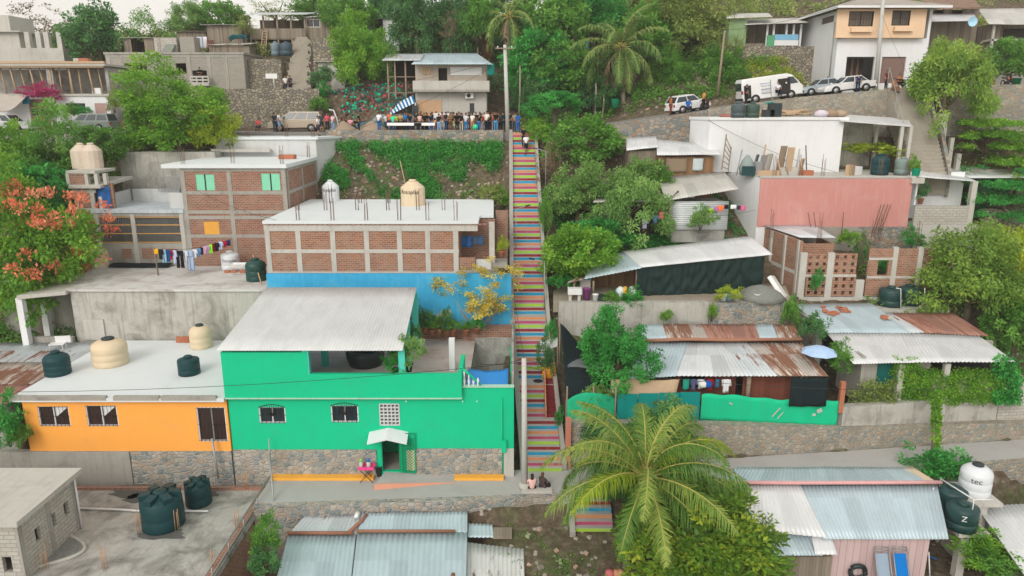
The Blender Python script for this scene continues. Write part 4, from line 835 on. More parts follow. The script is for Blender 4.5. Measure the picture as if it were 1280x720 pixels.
mb=MB();a,b,c_,d_=X(88,233,52.5),X(128,233,52.5),X(167,215,57),X(140,214,57);mb.slab([(a,52.2,rz+.1),(b,52.2,rz+.1),(c_,56.8,rz+.35),(d_-1.5,56.8,rz+.35)],.2);mb.build('stair_room_roof',CONCL,ga)
mb=MB();t0,t1=X(119,245,52.7),X(137,245,52.7);mb.cloth(lambda u,v:(t0+(t1-t0)*u,52.75+.09*math.sin(u*8+v*3)+.1*v,rz-.05-v*(rz-zt-.1)),10,8,.02);tag(mb.build('blue_tarp',TARPB),'deep blue tarp hanging in the doorway of the brick stair room','tarp')
mb=MB();bx0,bx1=X(87,215,53),X(111,215,53);bz0,bz1=rz+.12,Z(213,53);mb.box(bx0,bx1,52.7,52.9,bz0,bz1-.2);mb.build('tank_base_brick',BRICKO,ga);mb=MB();mb.box(bx0-.05,X(136,212,54.5),52.62,55.4,bz1-.2,bz1)
for px in(88,111,123,134):xx=X(px,222,53);mb.box(xx-.12,xx+.12,52.65,52.95,bz0,bz1-.2)
mb.build('tank_base',CONCL,ga)
for i,(px,Y_,l)in enumerate(((104,53.6,'beige twelve sided water tank above the brick stair room, nearer the camera'),(117,54.7,'beige water tank above the stair room, partly behind its twin'))):
 pp=P(px,210,Y_);tank(l,px,Q(px,212,bz1).y and 214,24,31,bz1,BEIGET,'cone')
for px,pyb,l in((171,243,'beige tank with conical top behind the white parapet, nearer the blue tarp'),(185,239,'beige tank with conical top behind the white parapet near the metal grille')):tank(l,px,pyb+4,17,19,zt,BEIGET,'cone')
gr_=T('metal_grille','dark vertical bar grille beside the tall brick house','grille',(-24,57,zt));mb=MB();a,b=X(197,225,56.6),X(226,225,56.6)
for i in range(18):xx=a+(b-a)*i/17;mb.tube([(xx,56.6,zt+.8),(xx,56.6,zt+2.0)],.02,4)
mb.build('bars',STEEL,gr_);mb=MB();mb.box(a,b,56.56,56.64,zt+1.95,zt+2.02);mb.build('rail',STEEL,gr_)
op_=T('concrete_platform','stained old concrete platform wall behind the blue tarp terrace','platform',(-28,60,12));mb=MB();mb.box(X(150,205,59.2),X(270,205,59.2),59.2,63.5,10,Z(190,59.2));mb.build('masonry',CONCS,op_)
zp=Z(190,59.2)
fr_=T('pipe_stand','white pipe stand round the dark teal tank under the big bright tree','frame',Q(203,188,zp));mb=MB();c_=Q(203,186,zp)
for dx in(-.65,.65):
 for dy in(-.5,.5):mb.tube([c_+Vector((dx,dy,0)),c_+Vector((dx,dy,2.0))],.04,5)
mb.tube([c_+Vector((-.65,-.5,.5)),c_+Vector((.65,-.5,.5))],.04,5);mb.build('pipes',PIPEW,fr_);mb=MB();mb.box(c_.x-.6,c_.x+.6,c_.y-.45,c_.y+.45,zp,zp+.48);mb.build('brick_base',BRICKO,fr_)
tank('dark teal tank on a brick base inside a white pipe frame',203,183,17,23,zp+.49,TEALT,'dome');tank('dark teal tank standing free at the platform edge under the big tree',231,188,17,25,zp,TEALT,'dome')
wt_=T('white_table','white slatted table beside the framed teal tank on the platform','table',Q(191,187,zp));q=Q(191,187,zp);mb=MB();mb.obox(q+Vector((0,0,.65)),.8,.6,.06);mb.build('top',PIPEW,wt_)
for dx in(-.35,.35):
 for dy in(-.25,.25):mb=MB();mb.obox(q+Vector((dx,dy,.31)),.06,.06,.62);mb.build('leg',PIPEW,wt_)
eg=T('road_edge_house','tall blank grey concrete house reaching up to the road edge','house',(-20,62,12));mb=MB();xl=X(268,180,61)
poly=[(xl,61),(-16.3,61),(-14.95,63.85),(xl-.5,63.85)];mb.prism(poly,10.5,17.0);mb.build('wall',GREYW,eg);mb=MB();mb.prism([(xl-.2,60.85),(-16.1,60.85),(-14.8,63.95),(xl-.7,63.95)],17.002,17.2);mb.build('roof',ROOFW,eg)
mb=MB();mb.box(xl-.1,-20,60.4,60.84,16.0,16.25);mb.build('ledge',CONCL,eg);rebar(eg,[(xl+.5,61.3,17.2),(-22,61.3,17.2),(-16.6,61.4,17.2),(-19,62,17.2)],1.1)
wb=T('white_roof_brick_house','brick panel house with concrete grid front and bright white flat roof','house',(-9,47,9));x0,x1,y0=-15.95,-3.45,46.0
zr0=Z(281,46);mb=MB();shell(mb,x0,x1,y0,57,8,zr0,.2);mb.build('wall',BRICK,wb);cols=[X(p_,315,y0)for p_ in(336,374,417,459,500,535,570)]
frame_bars(wb,y0,cols,[Z(314,y0),Z(341.5,y0)],x0,x1,9.05,zr0-.35,CONCL,.32);mb=MB();mb.box(x0-.05,X(597,285,y0),y0-.06,y0+.1,zr0-.4,zr0-.002);mb.build('roof_beam',CONCL,wb)
mb=MB()
for i in range(46):mb.box(x0+.1+i*.31,x0+.34+i*.31,y0-.12,y0+.1,zr0,zr0+.07)
mb.build('brick_edge',BRICKO,wb)
xr_=X(598,280,y0);mb=MB();mb.prism([(x0-.1,y0-.1),(xr_,y0-.1),(xr_,48.5),(X(617,268,48.6),48.6),(X(617,254,57.3),57.3),(x0-.1,57.3)],zr0+.072,zr0+.26);mb.build('roof',ROOFW,wb);zw=zr0+.26
rebar(wb,[(c,y0+.25,zw)for c in cols[1:]]+[(c+.6,y0+5,zw)for c in cols[:6]]+[(c,55,zw)for c in cols[1:5]],1.35)
mb=MB();mb.box(x1+.01,-1.15,48.6,48.8,8,zr0);mb.build('porch_wall',BRICKO,wb);mb=MB();mb.box(-1.5,-1.15,46.6,46.95,9.0,zr0+.05);mb.build('porch_column',CONCL,wb)
mb=MB();mb.box(x1,-.9,46.0,48.6,9.05,9.25);mb.build('porch_floor',CONCD,wb);r_=wr(570,322,594,341,46);mb=MB();mb.box(x1+.02,r_[1],45.98,46.15,9.26,r_[3]);mb.build('porch_parapet',BRICKO,wb)
r_=wr(595,325,614,341,46);mb=MB();mb.box(r_[0],r_[1],46.2,46.3,9.26,r_[3]);mb.build('side_panel',GREYW,wb)
mb=MB();mb.box(-1.14,-.3,50,50.2,8,12.6);mb.box(-1.1,-.95,49.96,50.0,8.0,12.6);mb.build('side_wall',BRICKO,wb);mb=MB();mb.box(-1.5,-.32,46.4,48.3,9.3,9.55);mb.build('walkway_slab',CONC,wb)
for a,b,c,d,l in((577,295,590,309,'dark blue cloth hanging in the brick porch, next to the column of panels'),(592,295,605,306,'small grey blue cloth hanging in the brick porch')):
 r_=wr(a,b,c,d,47.4);mb=MB();mb.cloth(lambda u,v:(r_[0]+(r_[1]-r_[0])*u,47.4+.06*math.sin(u*7),r_[3]-(r_[3]-r_[2])*v),8,4);tag(mb.build('hanging_cloth',TARPB if a==577 else gm('#4a6a90')),l,'laundry')
potplant('yellow green potted plant on the walkway slab by the brick porch',P(627,321,47.0),.7,None,GY,.2,0,.35)
tank('cream water tank with conical top on the white roof',516.5,261,30,33,zw,CREAMT,'cone',('Rotoplas',.42),-1.75);tank('white water tank behind the white roof beside the tall brick house',414,254,21,26,zw,WHITET,'cone',('Rotoplas',.34),-1.6)
pole('thin pole rising behind the cream tank on the white roof',P(509,240,56.5),P(500,201,56.5),.03,TIMB)
Y0=71.0;uc=T('propped_house','white house with an unfinished upper floor held by many timber props','house',(-44,71,17.4));x0,x1=X(-40,130,Y0),X(136,120,Y0);zf=Z(120,Y0)
wd=wr(83,129,107,143,Y0);dr=wr(120,129,134,158,Y0);gt=wr(38,124,62,158,Y0)
mb=MB();shell(mb,x0,x1,Y0,78,17,zf,.2,[op(wd,x0),op(dr,x0),op(gt,x0)]);mb.build('wall',WHITEW,uc);window(uc,wd,Y0+.05,BLACKM,GLASS,BLACKM,9)
mb=MB();mb.box(dr[0],dr[1],Y0+.03,Y0+.1,17.4,dr[3]);mb.build('door',plain('dusty_pink_door',(.42,.27,.25),.6),uc)
mb=MB();mb.box(gt[0],gt[1],Y0-.02,Y0+.06,17.4,gt[3]);g_=mb.build('gate',plain('brown_gate',(.26,.15,.11),.6),uc);mb=MB();
for a,b in((40,48),(51,60)):r_=wr(a,136,b,144,Y0);mb.box(r_[0],r_[1],Y0-.03,Y0-.022,r_[2],r_[3])
mb.build('gate_grille',BLACKM,g_)
mb=MB();mb.box(x0,x1+.1,Y0-.15,78,zf+.002,zf+.2);mb.build('upper_floor',CONCL,uc);zc=Z(84,Y0);mb=MB();mb.box(x0,x1,74.8,75,zf+.2,zc);mb.box(x1-.3,x1,71.4,74.8,zf+.2,zc);mb.box(X(58,100,Y0),X(66,100,Y0),Y0+.1,Y0+.5,zf+.2,zc);mb.build('back_wall',CONCD,uc)
mb=MB();mb.box(x0,x1+.2,Y0-.4,76,zc+.1,zc+.3);mb.build('ceiling_slab',CONCL,uc);mb=MB();mb.box(x0,x1+.2,Y0-.45,Y0-.2,zc+.31,zc+.52);mb.box(x0,x1,Y0-.3,Y0-.05,zc-.04,zc+.09);mb.build('formwork_beam',TIMB,uc)
for i in range(21):
 xx=x0+.8+(x1-x0-1.2)*i/20;mb=MB();mb.tube([(xx+rnd.uniform(-.05,.35),Y0+.1+(i%3)*.5,zf+.2),(xx,Y0+.05+(i%3)*.5,zc)],.07,5);mb.build('timber_prop',TIMB,uc)
pole('yellow wooden ladder rail leaning inside the propped floor',P(116,113,72.5),P(115,86,72.8),.06,WOODY)
mb=MB();r_=wr(-5,118,38,143,70.4);mb.cloth(lambda u,v:(r_[0]+(r_[1]-r_[0])*u,70.4-1.2*v*(1-u*.5),r_[3]-(r_[3]-r_[2])*v*(1-.75*u*u)+.1*math.sin(u*8)),10,8,.03);tag(mb.build('canvas_awning',TARPW),'sagging grey canvas awning beside the brown gate','awning')
mb=MB();r_=wr(27,120,37,130,70.2);mb.cloth(lambda u,v:(r_[0]+(r_[1]-r_[0])*u,70.25+.05*math.sin(u*6),r_[3]-(r_[3]-r_[2])*v),5,5);tag(mb.build('teal_cloth',gm('#1f7a94')),'teal cloth hung at the end of the canvas awning','cloth')
mb=MB();q=P(121,118,71.2);mb.box(q.x-.4,q.x+.4,71.2,71.6,zf+.2,zf+.75);tag(mb.build('white_crate',PIPEW),'white crate on the propped upper floor near the wall','crate')
for px,l,c_ in((103,'stack of red clay blocks on the propped house roof',TERRA),(94,'stack of pale blocks on the propped house roof',CONCL)):q=P(px,80,71.5);mb=MB();mb.obox((q.x,72,zc+.58),.9 if px>100 else .5,.7,.55,.1);tag(mb.build('block_stack',c_),l,'blocks')
gs=T('grey_shell_building','unfinished grey concrete building with four bare posts on top','building',(-50,79,22));x0,x1=X(-60,60,79),X(79,65,79);mb=MB();zt=Z(60,79);mb.box(x0,x1,79,84,18,zt);mb.box(x0,X(22,50,79),79.3,84,zt,Z(40,79));mb.box(x0,X(12,30,80),80,84,Z(38,79),Z(19,80));mb.build('wall',CONCL,gs)
for px in(33,47,57,73):xx=X(px,55,79);mb=MB();mb.box(xx-.25,xx+.25,79.2,79.7,zt,Z(40,79.3));mb.build('post',CONCL,gs)
mb=MB();mb.box(x0,X(24,40,79)+.2,78.8,84.1,Z(40,79)+.002,Z(38.5,79));mb.build('slab',CONCL,gs)
Y0=75.5;bh=T('grey_block_house','grey block house with open balcony window holes behind the big bright tree','house',(-35,76,20));x0,x1=X(134,90,Y0),X(306,90,Y0);zt=Z(68,Y0);mb=MB()
w1,w2,w3=wr(156,79,184,96,Y0),wr(220,79,233,92,Y0),wr(241,88,259,103,Y0);shell(mb,x0,x1,Y0,81,17.5,zt,.2,[op(w,x0)for w in(w1,w2,w3)]);mb.build('wall',BLOCK,bh);mb=MB();mb.box(x0+.3,x1-.3,78,78.1,18,zt);mb.build('inner_wall',CONCD,bh)
frame_bars(bh,Y0,[X(p_,85,Y0)for p_ in(137,152,195,237,262,283)],[zt-.15],x0,x1,18,zt,CONC,.35);mb=MB();mb.box(x0-.1,x1+.1,Y0-.1,81.1,zt+.002,zt+.2);mb.build('roof',CONC,bh)
for r_ in(wr(133,97,158,110,74.6),wr(240,96,262,104,75.0)):
 mb=MB();y_=74.7
 for f in(0,.5,1):mb.box(r_[0],r_[1],y_,y_+.15,r_[2]+(r_[3]-r_[2])*f-.08,r_[2]+(r_[3]-r_[2])*f+.08)
 for i in range(4):xx=r_[0]+(r_[1]-r_[0])*i/3;mb.box(xx-.06,xx+.06,y_+.004,y_+.146,r_[2],r_[3])
 mb.box(r_[0],r_[1],y_,Y0,r_[2]-.25,r_[2]-.09);mb.build('balcony',CONCL,bh)
for a,b,c,d,m_ in((193,47,221,67,BLOCKL),(225,46,243,67,BLOCK)):
 r_=wr(a,b,c,d,79);mb=MB();mb.box(r_[0],r_[1],79,80.5,zt+.2,r_[3]);mb.build('upper_block',m_,bh)
mb=MB();r_=wr(206,55,218,67,78.6);mb.hexa([(r_[0],77.6,zt+.21),(r_[1],77.6,zt+.21),(r_[1],77.7,zt+.21),(r_[0],77.7,zt+.21),(r_[0],78.9,r_[3]),(r_[1],78.9,r_[3]),(r_[1],78.97,r_[3]),(r_[0],78.97,r_[3])]);tag(mb.build('grey_board',plain('grey_panel',(.2,.22,.19),.8)),'grey panel leaning against the pale block wall','panel')
rebar(bh,[(X(p_,66,76),76,zt+.2)for p_ in(150,200,262,285,300)],1.5)
def lean_shed(label,r,Y,d,roofm,wallm,over=.4,slope=.5,name='shed',openr=None,cat='shed',tilt=0.,zb=None):
 t=T(name,label,cat,((r[0]+r[1])/2,Y,r[2]));mb=MB();shell(mb,r[0],r[1],Y,Y+d,(r[2]-1.5)if zb is None else zb,r[3],.12,openr or());mb.build('wall',wallm,t);mb=MB()
 mb.corr((r[0]-over,Y-over,r[3]+.05),(r[1]+over,Y-over,r[3]+.05+tilt),(r[1]+over,Y+d+.2,r[3]+slope+tilt),(r[0]-over,Y+d+.2,r[3]+slope),.2,.02,4);mb.build('roof',roofm,t);return t
s1=lean_shed('dark low shed with sheet roof between the mango tree and pale blocks',wr(155,48,193,68,81),81,4,GALVO,WOODG,.3,.4,openr=[(.8,2.2,20,27.6)])
s2=lean_shed('grey plank shed on the ridge above the block house',wr(259,32,303,56,83),83,4,GALVO,WOODG,.5,.4);s3=lean_shed('low wooden lean-to with clothes hung before it',wr(222,40,258,60,84),84,3,RUSTY,WOODG,.4,.3)
for i,(px,c,w,l)in enumerate(((249,'#b8c4d8',7,'pale blue sheet hung before the low wooden lean-to'),(256,'#d8d8dc',5,'white towel hung beside the pale blue sheet on the ridge'),(262,'#6b4a44',10,'brown blanket hung below the grey plank shed'))):s_=dep(55,82)/FP;garment(l,'cloth',P(px,46 if i<2 else 50,82.2),w*s_,14*s_ if i<2 else 10*s_,c,'washing on the ridge')
mb=MB();q=P(297,47,82);mb.cloth(lambda u,v:(q.x-1+2*u,82+.5*v,q.z+.4*math.sin(u*3)-.4*v+.1*math.sin(u*9)),8,5,.05);tag(mb.build('teal_tarp',gm('#2a6a72')),'teal tarp bundled on the shed roof by the stilt house','tarp')
lt_=T('lower_lean_to','sagging grey board lean-to with dark roof by the stilt house','shed',P(285,70,80.5));r_=wr(262,54,312,80,80.5);mb=MB();mb.box(r_[0],r_[1],80.5,82.5,22,r_[3]-.3);mb.build('wall',WOODG,lt_);mb=MB();mb.corr((r_[0],80.1,r_[3]-.2),(r_[1]+.3,80.1,r_[3]-.1),(r_[1]+.3,82.6,r_[3]+.2),(r_[0],82.6,r_[3]+.1),.2,.02,3,0,.03);mb.build('roof',GALVO,lt_)
strip_wall([(-34,70.7),(X(400,130,70.7),70.7)],16.8,Z(111,70.7),1.0,STONED,label='lower dry stone terrace wall above the parked minivan');strip_wall([(X(283,90,76.4),76.4),(X(352,90,76.4),76.4)],20,Z(74,76.4),1.0,STONED,label='upper dry stone terrace wall below the stilt house')
strip_wall([(X(392,80,76.4),76.4),(X(430,80,76.4),76.4)],20,Z(48,76.4),1.0,STONED,label='dry stone wall beside the uphill path')
up=T('hillside_steps','worn stone steps climbing past the dry stone terraces','steps',P(370,110,72));mb=MB();a=P(372,112,72);e=P(378,47,84)
for i in range(26):f=i/26;q=a.lerp(e,f);w=1.05-.25*f;mb.box(q.x-w+.18*math.sin(i*2.1),q.x+w+.22*math.sin(i*1.7),q.y,q.y+(e.y-a.y)/26+.1,q.z-1.4,q.z+.2+.05*(i%2))
mb.build('flight',plaster('worn_path',(.34,.31,.26),.5),up)
Y0=84;sh_=T('stilt_house','open wooden house on stilts with deck fence, ladder and long sheet roof','house',P(350,50,Y0));r_=wr(312,19,381,48,Y0);zd=Z(47,Y0);zt=Z(20,Y0);mb=MB();mb.box(r_[0],r_[1],Y0,Y0+4,zd-.2,zd);mb.build('deck',WOODG,sh_)
for f in(0,.25,.5,.75,1):
 for y_ in(Y0+.1,Y0+3.8):mb=MB();xx=r_[0]+(r_[1]-r_[0])*f;mb.tube([(xx,y_,zd-4),(xx,y_,zt)],.1,6);mb.build('post',POLEW,sh_)
mb=MB();mb.box(r_[0],r_[1],Y0+3.9,Y0+4.0,zd,zt);mb.build('back_wall',WOODG,sh_);mb=MB();mb.box(r_[0],r_[1],Y0-.05,Y0,zd-.1,zd+.95);mb.build('deck_fence',WOODG,sh_)
mb=MB();mb.corr((X(306,18,Y0),Y0-.6,zt+.05),(X(384,18,Y0),Y0-.6,zt+.1),(X(384,14,Y0),Y0+4.4,zt+.9),(X(302,14,Y0),Y0+4.4,zt+.9),.2,.02,4);mb.build('roof',GALV,sh_)
r2=wr(381,22,412,42,Y0+.5);mb=MB();wn=wr(383,24,400,34,Y0+.5);shell(mb,r2[0],r2[1],Y0+.5,Y0+4,r2[2]-2,r2[3],.15,[op(wn,r2[0])]);mb.build('cabin_wall',WOODG,sh_);window(sh_,wn,Y0+.55,gm=GLASS);mb=MB();mb.corr((r2[0]-.1,Y0,r2[3]+.05),(r2[1]+.6,Y0,r2[3]+.05),(r2[1]+.6,Y0+4.4,r2[3]+.6),(r2[0]-.1,Y0+4.4,r2[3]+.6),.2,.02,3);mb.build('cabin_roof',GALV,sh_)
ld=T('ladder','wooden ladder leaning on the stilt house deck','ladder',P(328,70,83.2));a,b,c,d=P(325,70,83),P(332,70,83),P(329,38,83.9),P(334,38,83.9);mb=MB();mb.tube([a,c],.05,5);mb.tube([b,d],.05,5);mb.build('rail',TIMB,ld);mb=MB()
for i in range(10):mb.tube([a.lerp(c,(i+.5)/10),b.lerp(d,(i+.5)/10)],.035,5)
mb.build('rung',TIMB,ld)
tank('blue grey tank under the stilt house next to the ladder',345,72,11,17,Z(72,82.5),plain('blue_grey_plastic',(.16,.22,.26),.5),'flat');tank('wider dark blue tank under the stilt house deck',358.5,72,15,16,Z(72,82.5),plain('dark_slate_plastic',(.05,.09,.12),.5),'flat')
sg=T('satellite_sign','small white board on a post on the lower stone terrace','board',P(343,108,71.8));q=P(343,110,71.8);mb=MB();mb.tube([q,q+Vector((0,0,1.2))],.05,5);mb.build('post',PIPEW,sg);mb=MB();mb.obox(q+Vector((-.2,0,1.1)),1.1,.08,.45);mb.build('panel',PIPEW,sg)
lean_shed('small grey shed half hidden behind the round tree',wr(398,78,430,95,76),76,3,GALVO,CONCL,.4,.4,openr=[(.3,1.2,20,23.4)])
ts=T('timber_frame_shed','open timber framed shed with rusty edge roof next to the two storey house','shed',P(500,100,72));r_=wr(484,76,524,116,72)
for px in(485,494,507,521):
 mb=MB();xx=X(px,95,72);mb.tube([(xx,72,17.8),(xx,72,r_[3])],.08,6);mb.build('post',POLEW,ts)
mb=MB();mb.box(r_[0],r_[1],75.4,75.5,19,r_[3]+.3);mb.build('back_wall',DARK,ts);mb=MB()
for f in(.25,.5,.75):mb.tube([(r_[0],72.02,18+(r_[3]-18)*f),(r_[1],72.02,18+(r_[3]-18)*f)],.05,5)
mb.build('cross_rail',POLEW,ts);mb=MB();mb.corr((r_[0]-.4,71.5,r_[3]),(r_[1]+.2,71.5,r_[3]),(r_[1]+.2,75.6,r_[3]+.9),(r_[0]-.4,75.6,r_[3]+.9),.2,.02,4);mb.build('roof',GALVR,ts)
Y0=71;th=T('two_storey_house','pale two storey house with upper balcony and sheet roof behind the crowd','house',P(565,140,Y0));x0,x1=X(519,110,Y0),X(608,110,Y0);zf,zt=Z(115,Y0),Z(81,Y0)
mb=MB();wd=wr(587,129,593,141,Y0);shell(mb,x0,x1,Y0,76,17.3,zf,.2,[op(wd,x0)]);mb.build('wall',CONCL,th);mb=MB();mb.box(wd[0],wd[1],Y0+.1,Y0+.14,wd[2],wd[3]);mb.build('window',GLASS,th)
mb=MB();mb.box(x0-.1,x1+.3,Y0-1.0,76,zf+.002,zf+.2);mb.build('balcony_floor',CONC,th);r_=wr(518,105,611,115,Y0-1);mb=MB();mb.box(x0-.1,x1+.3,Y0-1.0,Y0-.85,zf+.2,zf+1.0);mb.box(x1+.15,x1+.3,Y0-.85,Y0+2,zf+.2,zf+1.0);mb.build('balcony_parapet',PEACH and CONCL,th)
mb=MB();ud=wr(548,85,559,108,Y0+.4);shell(mb,x0,x1,Y0+.4,76,zf+.2,zt,.2,[op(ud,x0)]);mb.build('upper_wall',plaster('beige_render',(.45,.39,.33),.4),th);mb=MB();mb.box(ud[0],ud[1],Y0+.9,Y0+.95,ud[2],ud[3]);mb.build('doorway',DARK,th)  # near-black sheet paints the shade inside the upper door
r_=wr(528,83,538,93,Y0+.3);mb=MB();mb.box(r_[0],r_[1],Y0+.32,Y0+.38,r_[2],r_[3]);mb.build('board_shutter',WOODY,th);r_=wr(563,84,602,94,Y0+.3);mb=MB();mb.box(r_[0],r_[1],Y0+.33,Y0+.38,r_[2],r_[3]);mb.build('white_panel',WHITEW,th)
r_=wr(522,125,552,142,Y0);mb=MB();mb.box(r_[0],r_[1],Y0-.06,Y0-.003,r_[2]-.5,r_[3]);mb.build('plywood_sheet',plain('plywood',(.55,.36,.22),.8,.2,.12,2),th)
mb=MB();mb.corr((x0-.2,Y0-.9,zt),(x1+.6,Y0-.9,zt),(x1-1.2,76.5,zt+1.45),(x0+.2,76.5,zt+1.45),.2,.025,5);mb.build('roof',GALVB,th)
ac=T('air_conditioner','air conditioner box on the pale wall above the crowd','air conditioner',P(587,119,70.9));r_=wr(582,116,592,123,70.9);mb=MB();mb.box(r_[0],r_[1],70.6,70.995,r_[2],r_[3]);mb.build('casing',PIPEW,ac);mb=MB();mb.lathe(((r_[0]*.6+r_[1]*.4),70.58,(r_[2]+r_[3])/2),[(.2,0),(.2,.01)],10);q=(r_[0]*.6+r_[1]*.4,70.59,(r_[2]+r_[3])/2);mb=MB();mb.shared([(q[0]+.2*math.cos(t),q[1],q[2]+.2*math.sin(t))for t in[i*math.pi/8 for i in range(16)]],[tuple(range(16))],0,False);mb.build('fan',BLACKM,ac)
tk=T('teal_rag','teal cloth hanging off the side of the two storey house','cloth',P(614,86,71));r_=wr(609,80,618,94,71);mb=MB();mb.cloth(lambda u,v:(r_[0]+(r_[1]-r_[0])*u,71+.05*math.sin(u*7),r_[3]-(r_[3]-r_[2])*v),5,5);mb.build('fabric',gm('#1f8a80'),tk)
lean_shed('white walled shed with dark doorway high behind the round tree',wr(461,24,498,46,86),86,4,GALVO,WHITEW,.3,.4,openr=[(.6,1.6,20,31)])
lean_shed('brown boarded hut hidden under the palms',wr(602,30,616,60,83),83,3,GALVO,WOODR,.3,.3)
rg=np.random.default_rng(5);n=420;mb=MB();cl=['#1fae8a','#27c39a','#c05a6a','#7a3a46','#236a70','#3c4a40','#2f5f58','#5d4034']
for i in range(n):
 px,py=rg.uniform(408,512),rg.uniform(106,141);Y_=73.8-(py-106)/35*3.6;q=P(px,py,Y_);q.z=ground(q.x,Y_)+.1;s_=rg.uniform(.08,.2);mb.obox(q,s_,s_,s_*1.6,rg.uniform(0,3),int(rg.integers(0,8)),rg.uniform(0,3))
tag(mb.build('litter_heap',[gm(c)for c in cl]),'bank covered with teal and pink plastic bottles','litter',kind='stuff')
sa=T('striped_awning','blue and white striped awning slanting over the bank beside the house','awning',P(503,131,70.6));a,b,c,d=P(488,143,69.9),P(519,128,69.9),P(516,119,71.6),P(483,136,71.6);mb=MB();W_,B_=0,1
for i in range(16):f,g_=i/16,(i+1)/16;mb.slab([a.lerp(b,f),a.lerp(b,g_),d.lerp(c,g_),d.lerp(c,f)],.04,i%2)
mb.build('canopy',[gm('#dfe8f0'),gm('#1c6fa8')],sa)
for q in(b,c):mb=MB();mb.tube([q,(q.x,q.y,ground(q.x,q.y)-.2)],.04,5);mb.build('pole',PIPEW,sa)
def shed_roof(par,a,b,c,d,m,pitch=.2,amp=.024,rows=5,sag=.012,seed=0,name='roof_sheet'):
 mb=MB();mb.corr(a,b,c,d,pitch,amp,rows,0,sag,seed);return mb.build(name,m,par)
zf,zm,zb=-1.9,-1.0,-.72
bl=T('zinc_roof_house','low house under bluish zinc roof sheets with rusty ridge timbers below the street','house',(-7,31,-3.5));L_=lambda p,Y_,z_:(X(p[0],p[1],Y_),Y_,z_)
yb,ym,yf=32.85,31.6,27.5
mb=MB();mb.box(X(360,700,28),X(580,700,28),28.2,32.4,-6,-2.0);mb.build('wall',CONCD,bl)
shed_roof(bl,L_((358,662),ym,-.98),L_((446,662),ym,-.96),L_((452,634),yb,-.62),L_((382,636),yb,-.62),GALVR,seed=1);shed_roof(bl,L_((446,657),ym,-.92),L_((584,655),ym,-.9),L_((584,628),yb+.1,-.5),L_((452,634),yb,-.5),GALVB,seed=2)
shed_roof(bl,L_((335,735),yf,-1.7),L_((435,735),yf,-1.7),L_((445,660),ym+.05,-.93),L_((360,660),ym+.05,-.93),GALVB,seed=3,pitch=.22);shed_roof(bl,L_((436,735),yf,-1.62),L_((582,735),yf,-1.62),L_((584,653),ym+.05,-.84),L_((446,655),ym+.05,-.84),GALVB,seed=4,pitch=.26)
RB=plain('rust_brown_beam',(.30,.14,.09),.9)
for pts,r_ in(([L_((359,661),ym-.03,-.84),L_((400,663),ym-.03,-.84),L_((441,664),ym-.03,-.84)],.09),([L_((436,664),ym-.05,-.78),L_((452,645),ym+.7,-.6),L_((458,637),ym+1.1,-.5)],.09),([L_((445,656),ym-.02,-.74),L_((500,658),ym-.02,-.74),L_((569,656),ym-.02,-.74)],.075),([L_((566,719),28.2,-1.45),L_((566,700),29,-1.3)],.09)):mb=MB();mb.tube(pts,r_,6);mb.build('ridge_timber',RB,bl)
mb=MB();mb.tube([L_((444,637),32.3,-.45),L_((447,631),32.6,-.35)],.12,8);mb.build('vent_pipe',PIPEW,bl)
b2=T('patched_roof','pale spotted zinc roof patch right beside the bluish roofs','roof',(.0,31,-3));shed_roof(b2,L_((582,735),yf,-2.1),L_((657,735),yf,-2.1),L_((655,664),31.0,-1.35),L_((583,650),31.4,-1.25),metalm('spotted_pale_sheet',(.62,.63,.63),.46,.05,rustc=((.05,.04,.04),(.2,.12,.1))),seed=5);shed_roof(b2,L_((584,654),31.6,-1.1),L_((617,654),31.6,-1.1),L_((615,637),32.5,-.95),L_((585,634),32.6,-.95),GALVB,seed=6)
mb=MB();mb.box(X(590,700,28),X(648,700,28),28.0,32.4,-6,-2.3);mb.build('wall',CONCD,b2);mb=MB();mb.box(X(616,645,32),X(640,645,32),31.6,32.4,-1.2,-1.05);mb.build('board',WOODG,b2)
ph=T('pink_plank_house','pink plank house under long zinc roof with pink ridge beam at the street','house',(16,31,-3.4));yr=33.6;ye=30.7;ze,zg=-.62,.62
xl,xr_=X(1037,690,31),X(1160,690,31);mb=MB();mb.wall((xl,31.0),(xr_,31.0),-3.6,-.75,.12);mb.wall((xr_,31.12),(xr_,36),-3.6,-.7,.12);mb.build('wall',WOODP,ph);mb=MB();mb.box(X(985,700,30.5),xl-.02,30.6,35.5,-4,-1.5);mb.build('annex_wall',WOODG,ph)
G_=lambda p,q,Y_:(X(p,q,Y_),Y_,Z(q,Y_))
shed_roof(ph,L_((1030,672),ye,ze),L_((1186,672),ye,ze),L_((1172,604),yr,zg),L_((1000,604),yr,zg),GALVB,.19,seed=7);shed_roof(ph,L_((930,658),31.2,-.38),L_((1034,670),ye,-.55),L_((1000,604),yr,zg+.03),L_((935,604),yr,zg+.03),GALVW,.2,seed=8)
shed_roof(ph,L_((1018,700),30.0,-.98),L_((1046,700),30.0,-.98),L_((1036,668),31.3,-.5),L_((1012,668),31.3,-.5),GALVW,.2,seed=9);shed_roof(ph,L_((962,698),30.1,-1.1),L_((1028,698),30.1,-1.1),L_((1012,655),31.9,-.42),L_((930,655),31.9,-.42),GALVB,.2,seed=10)
shed_roof(ph,L_((905,600),33.75,.7),L_((1160,600),33.75,.7),L_((1133,584),35.6,.6),L_((920,586),35.6,.6),GALVB,.2,seed=11);shed_roof(ph,L_((1158,599),33.8,.72),L_((1176,603),33.6,.7),L_((1142,583),35.6,.58),L_((1128,583),35.6,.58),CREAMT,.4,.005,seed=12)
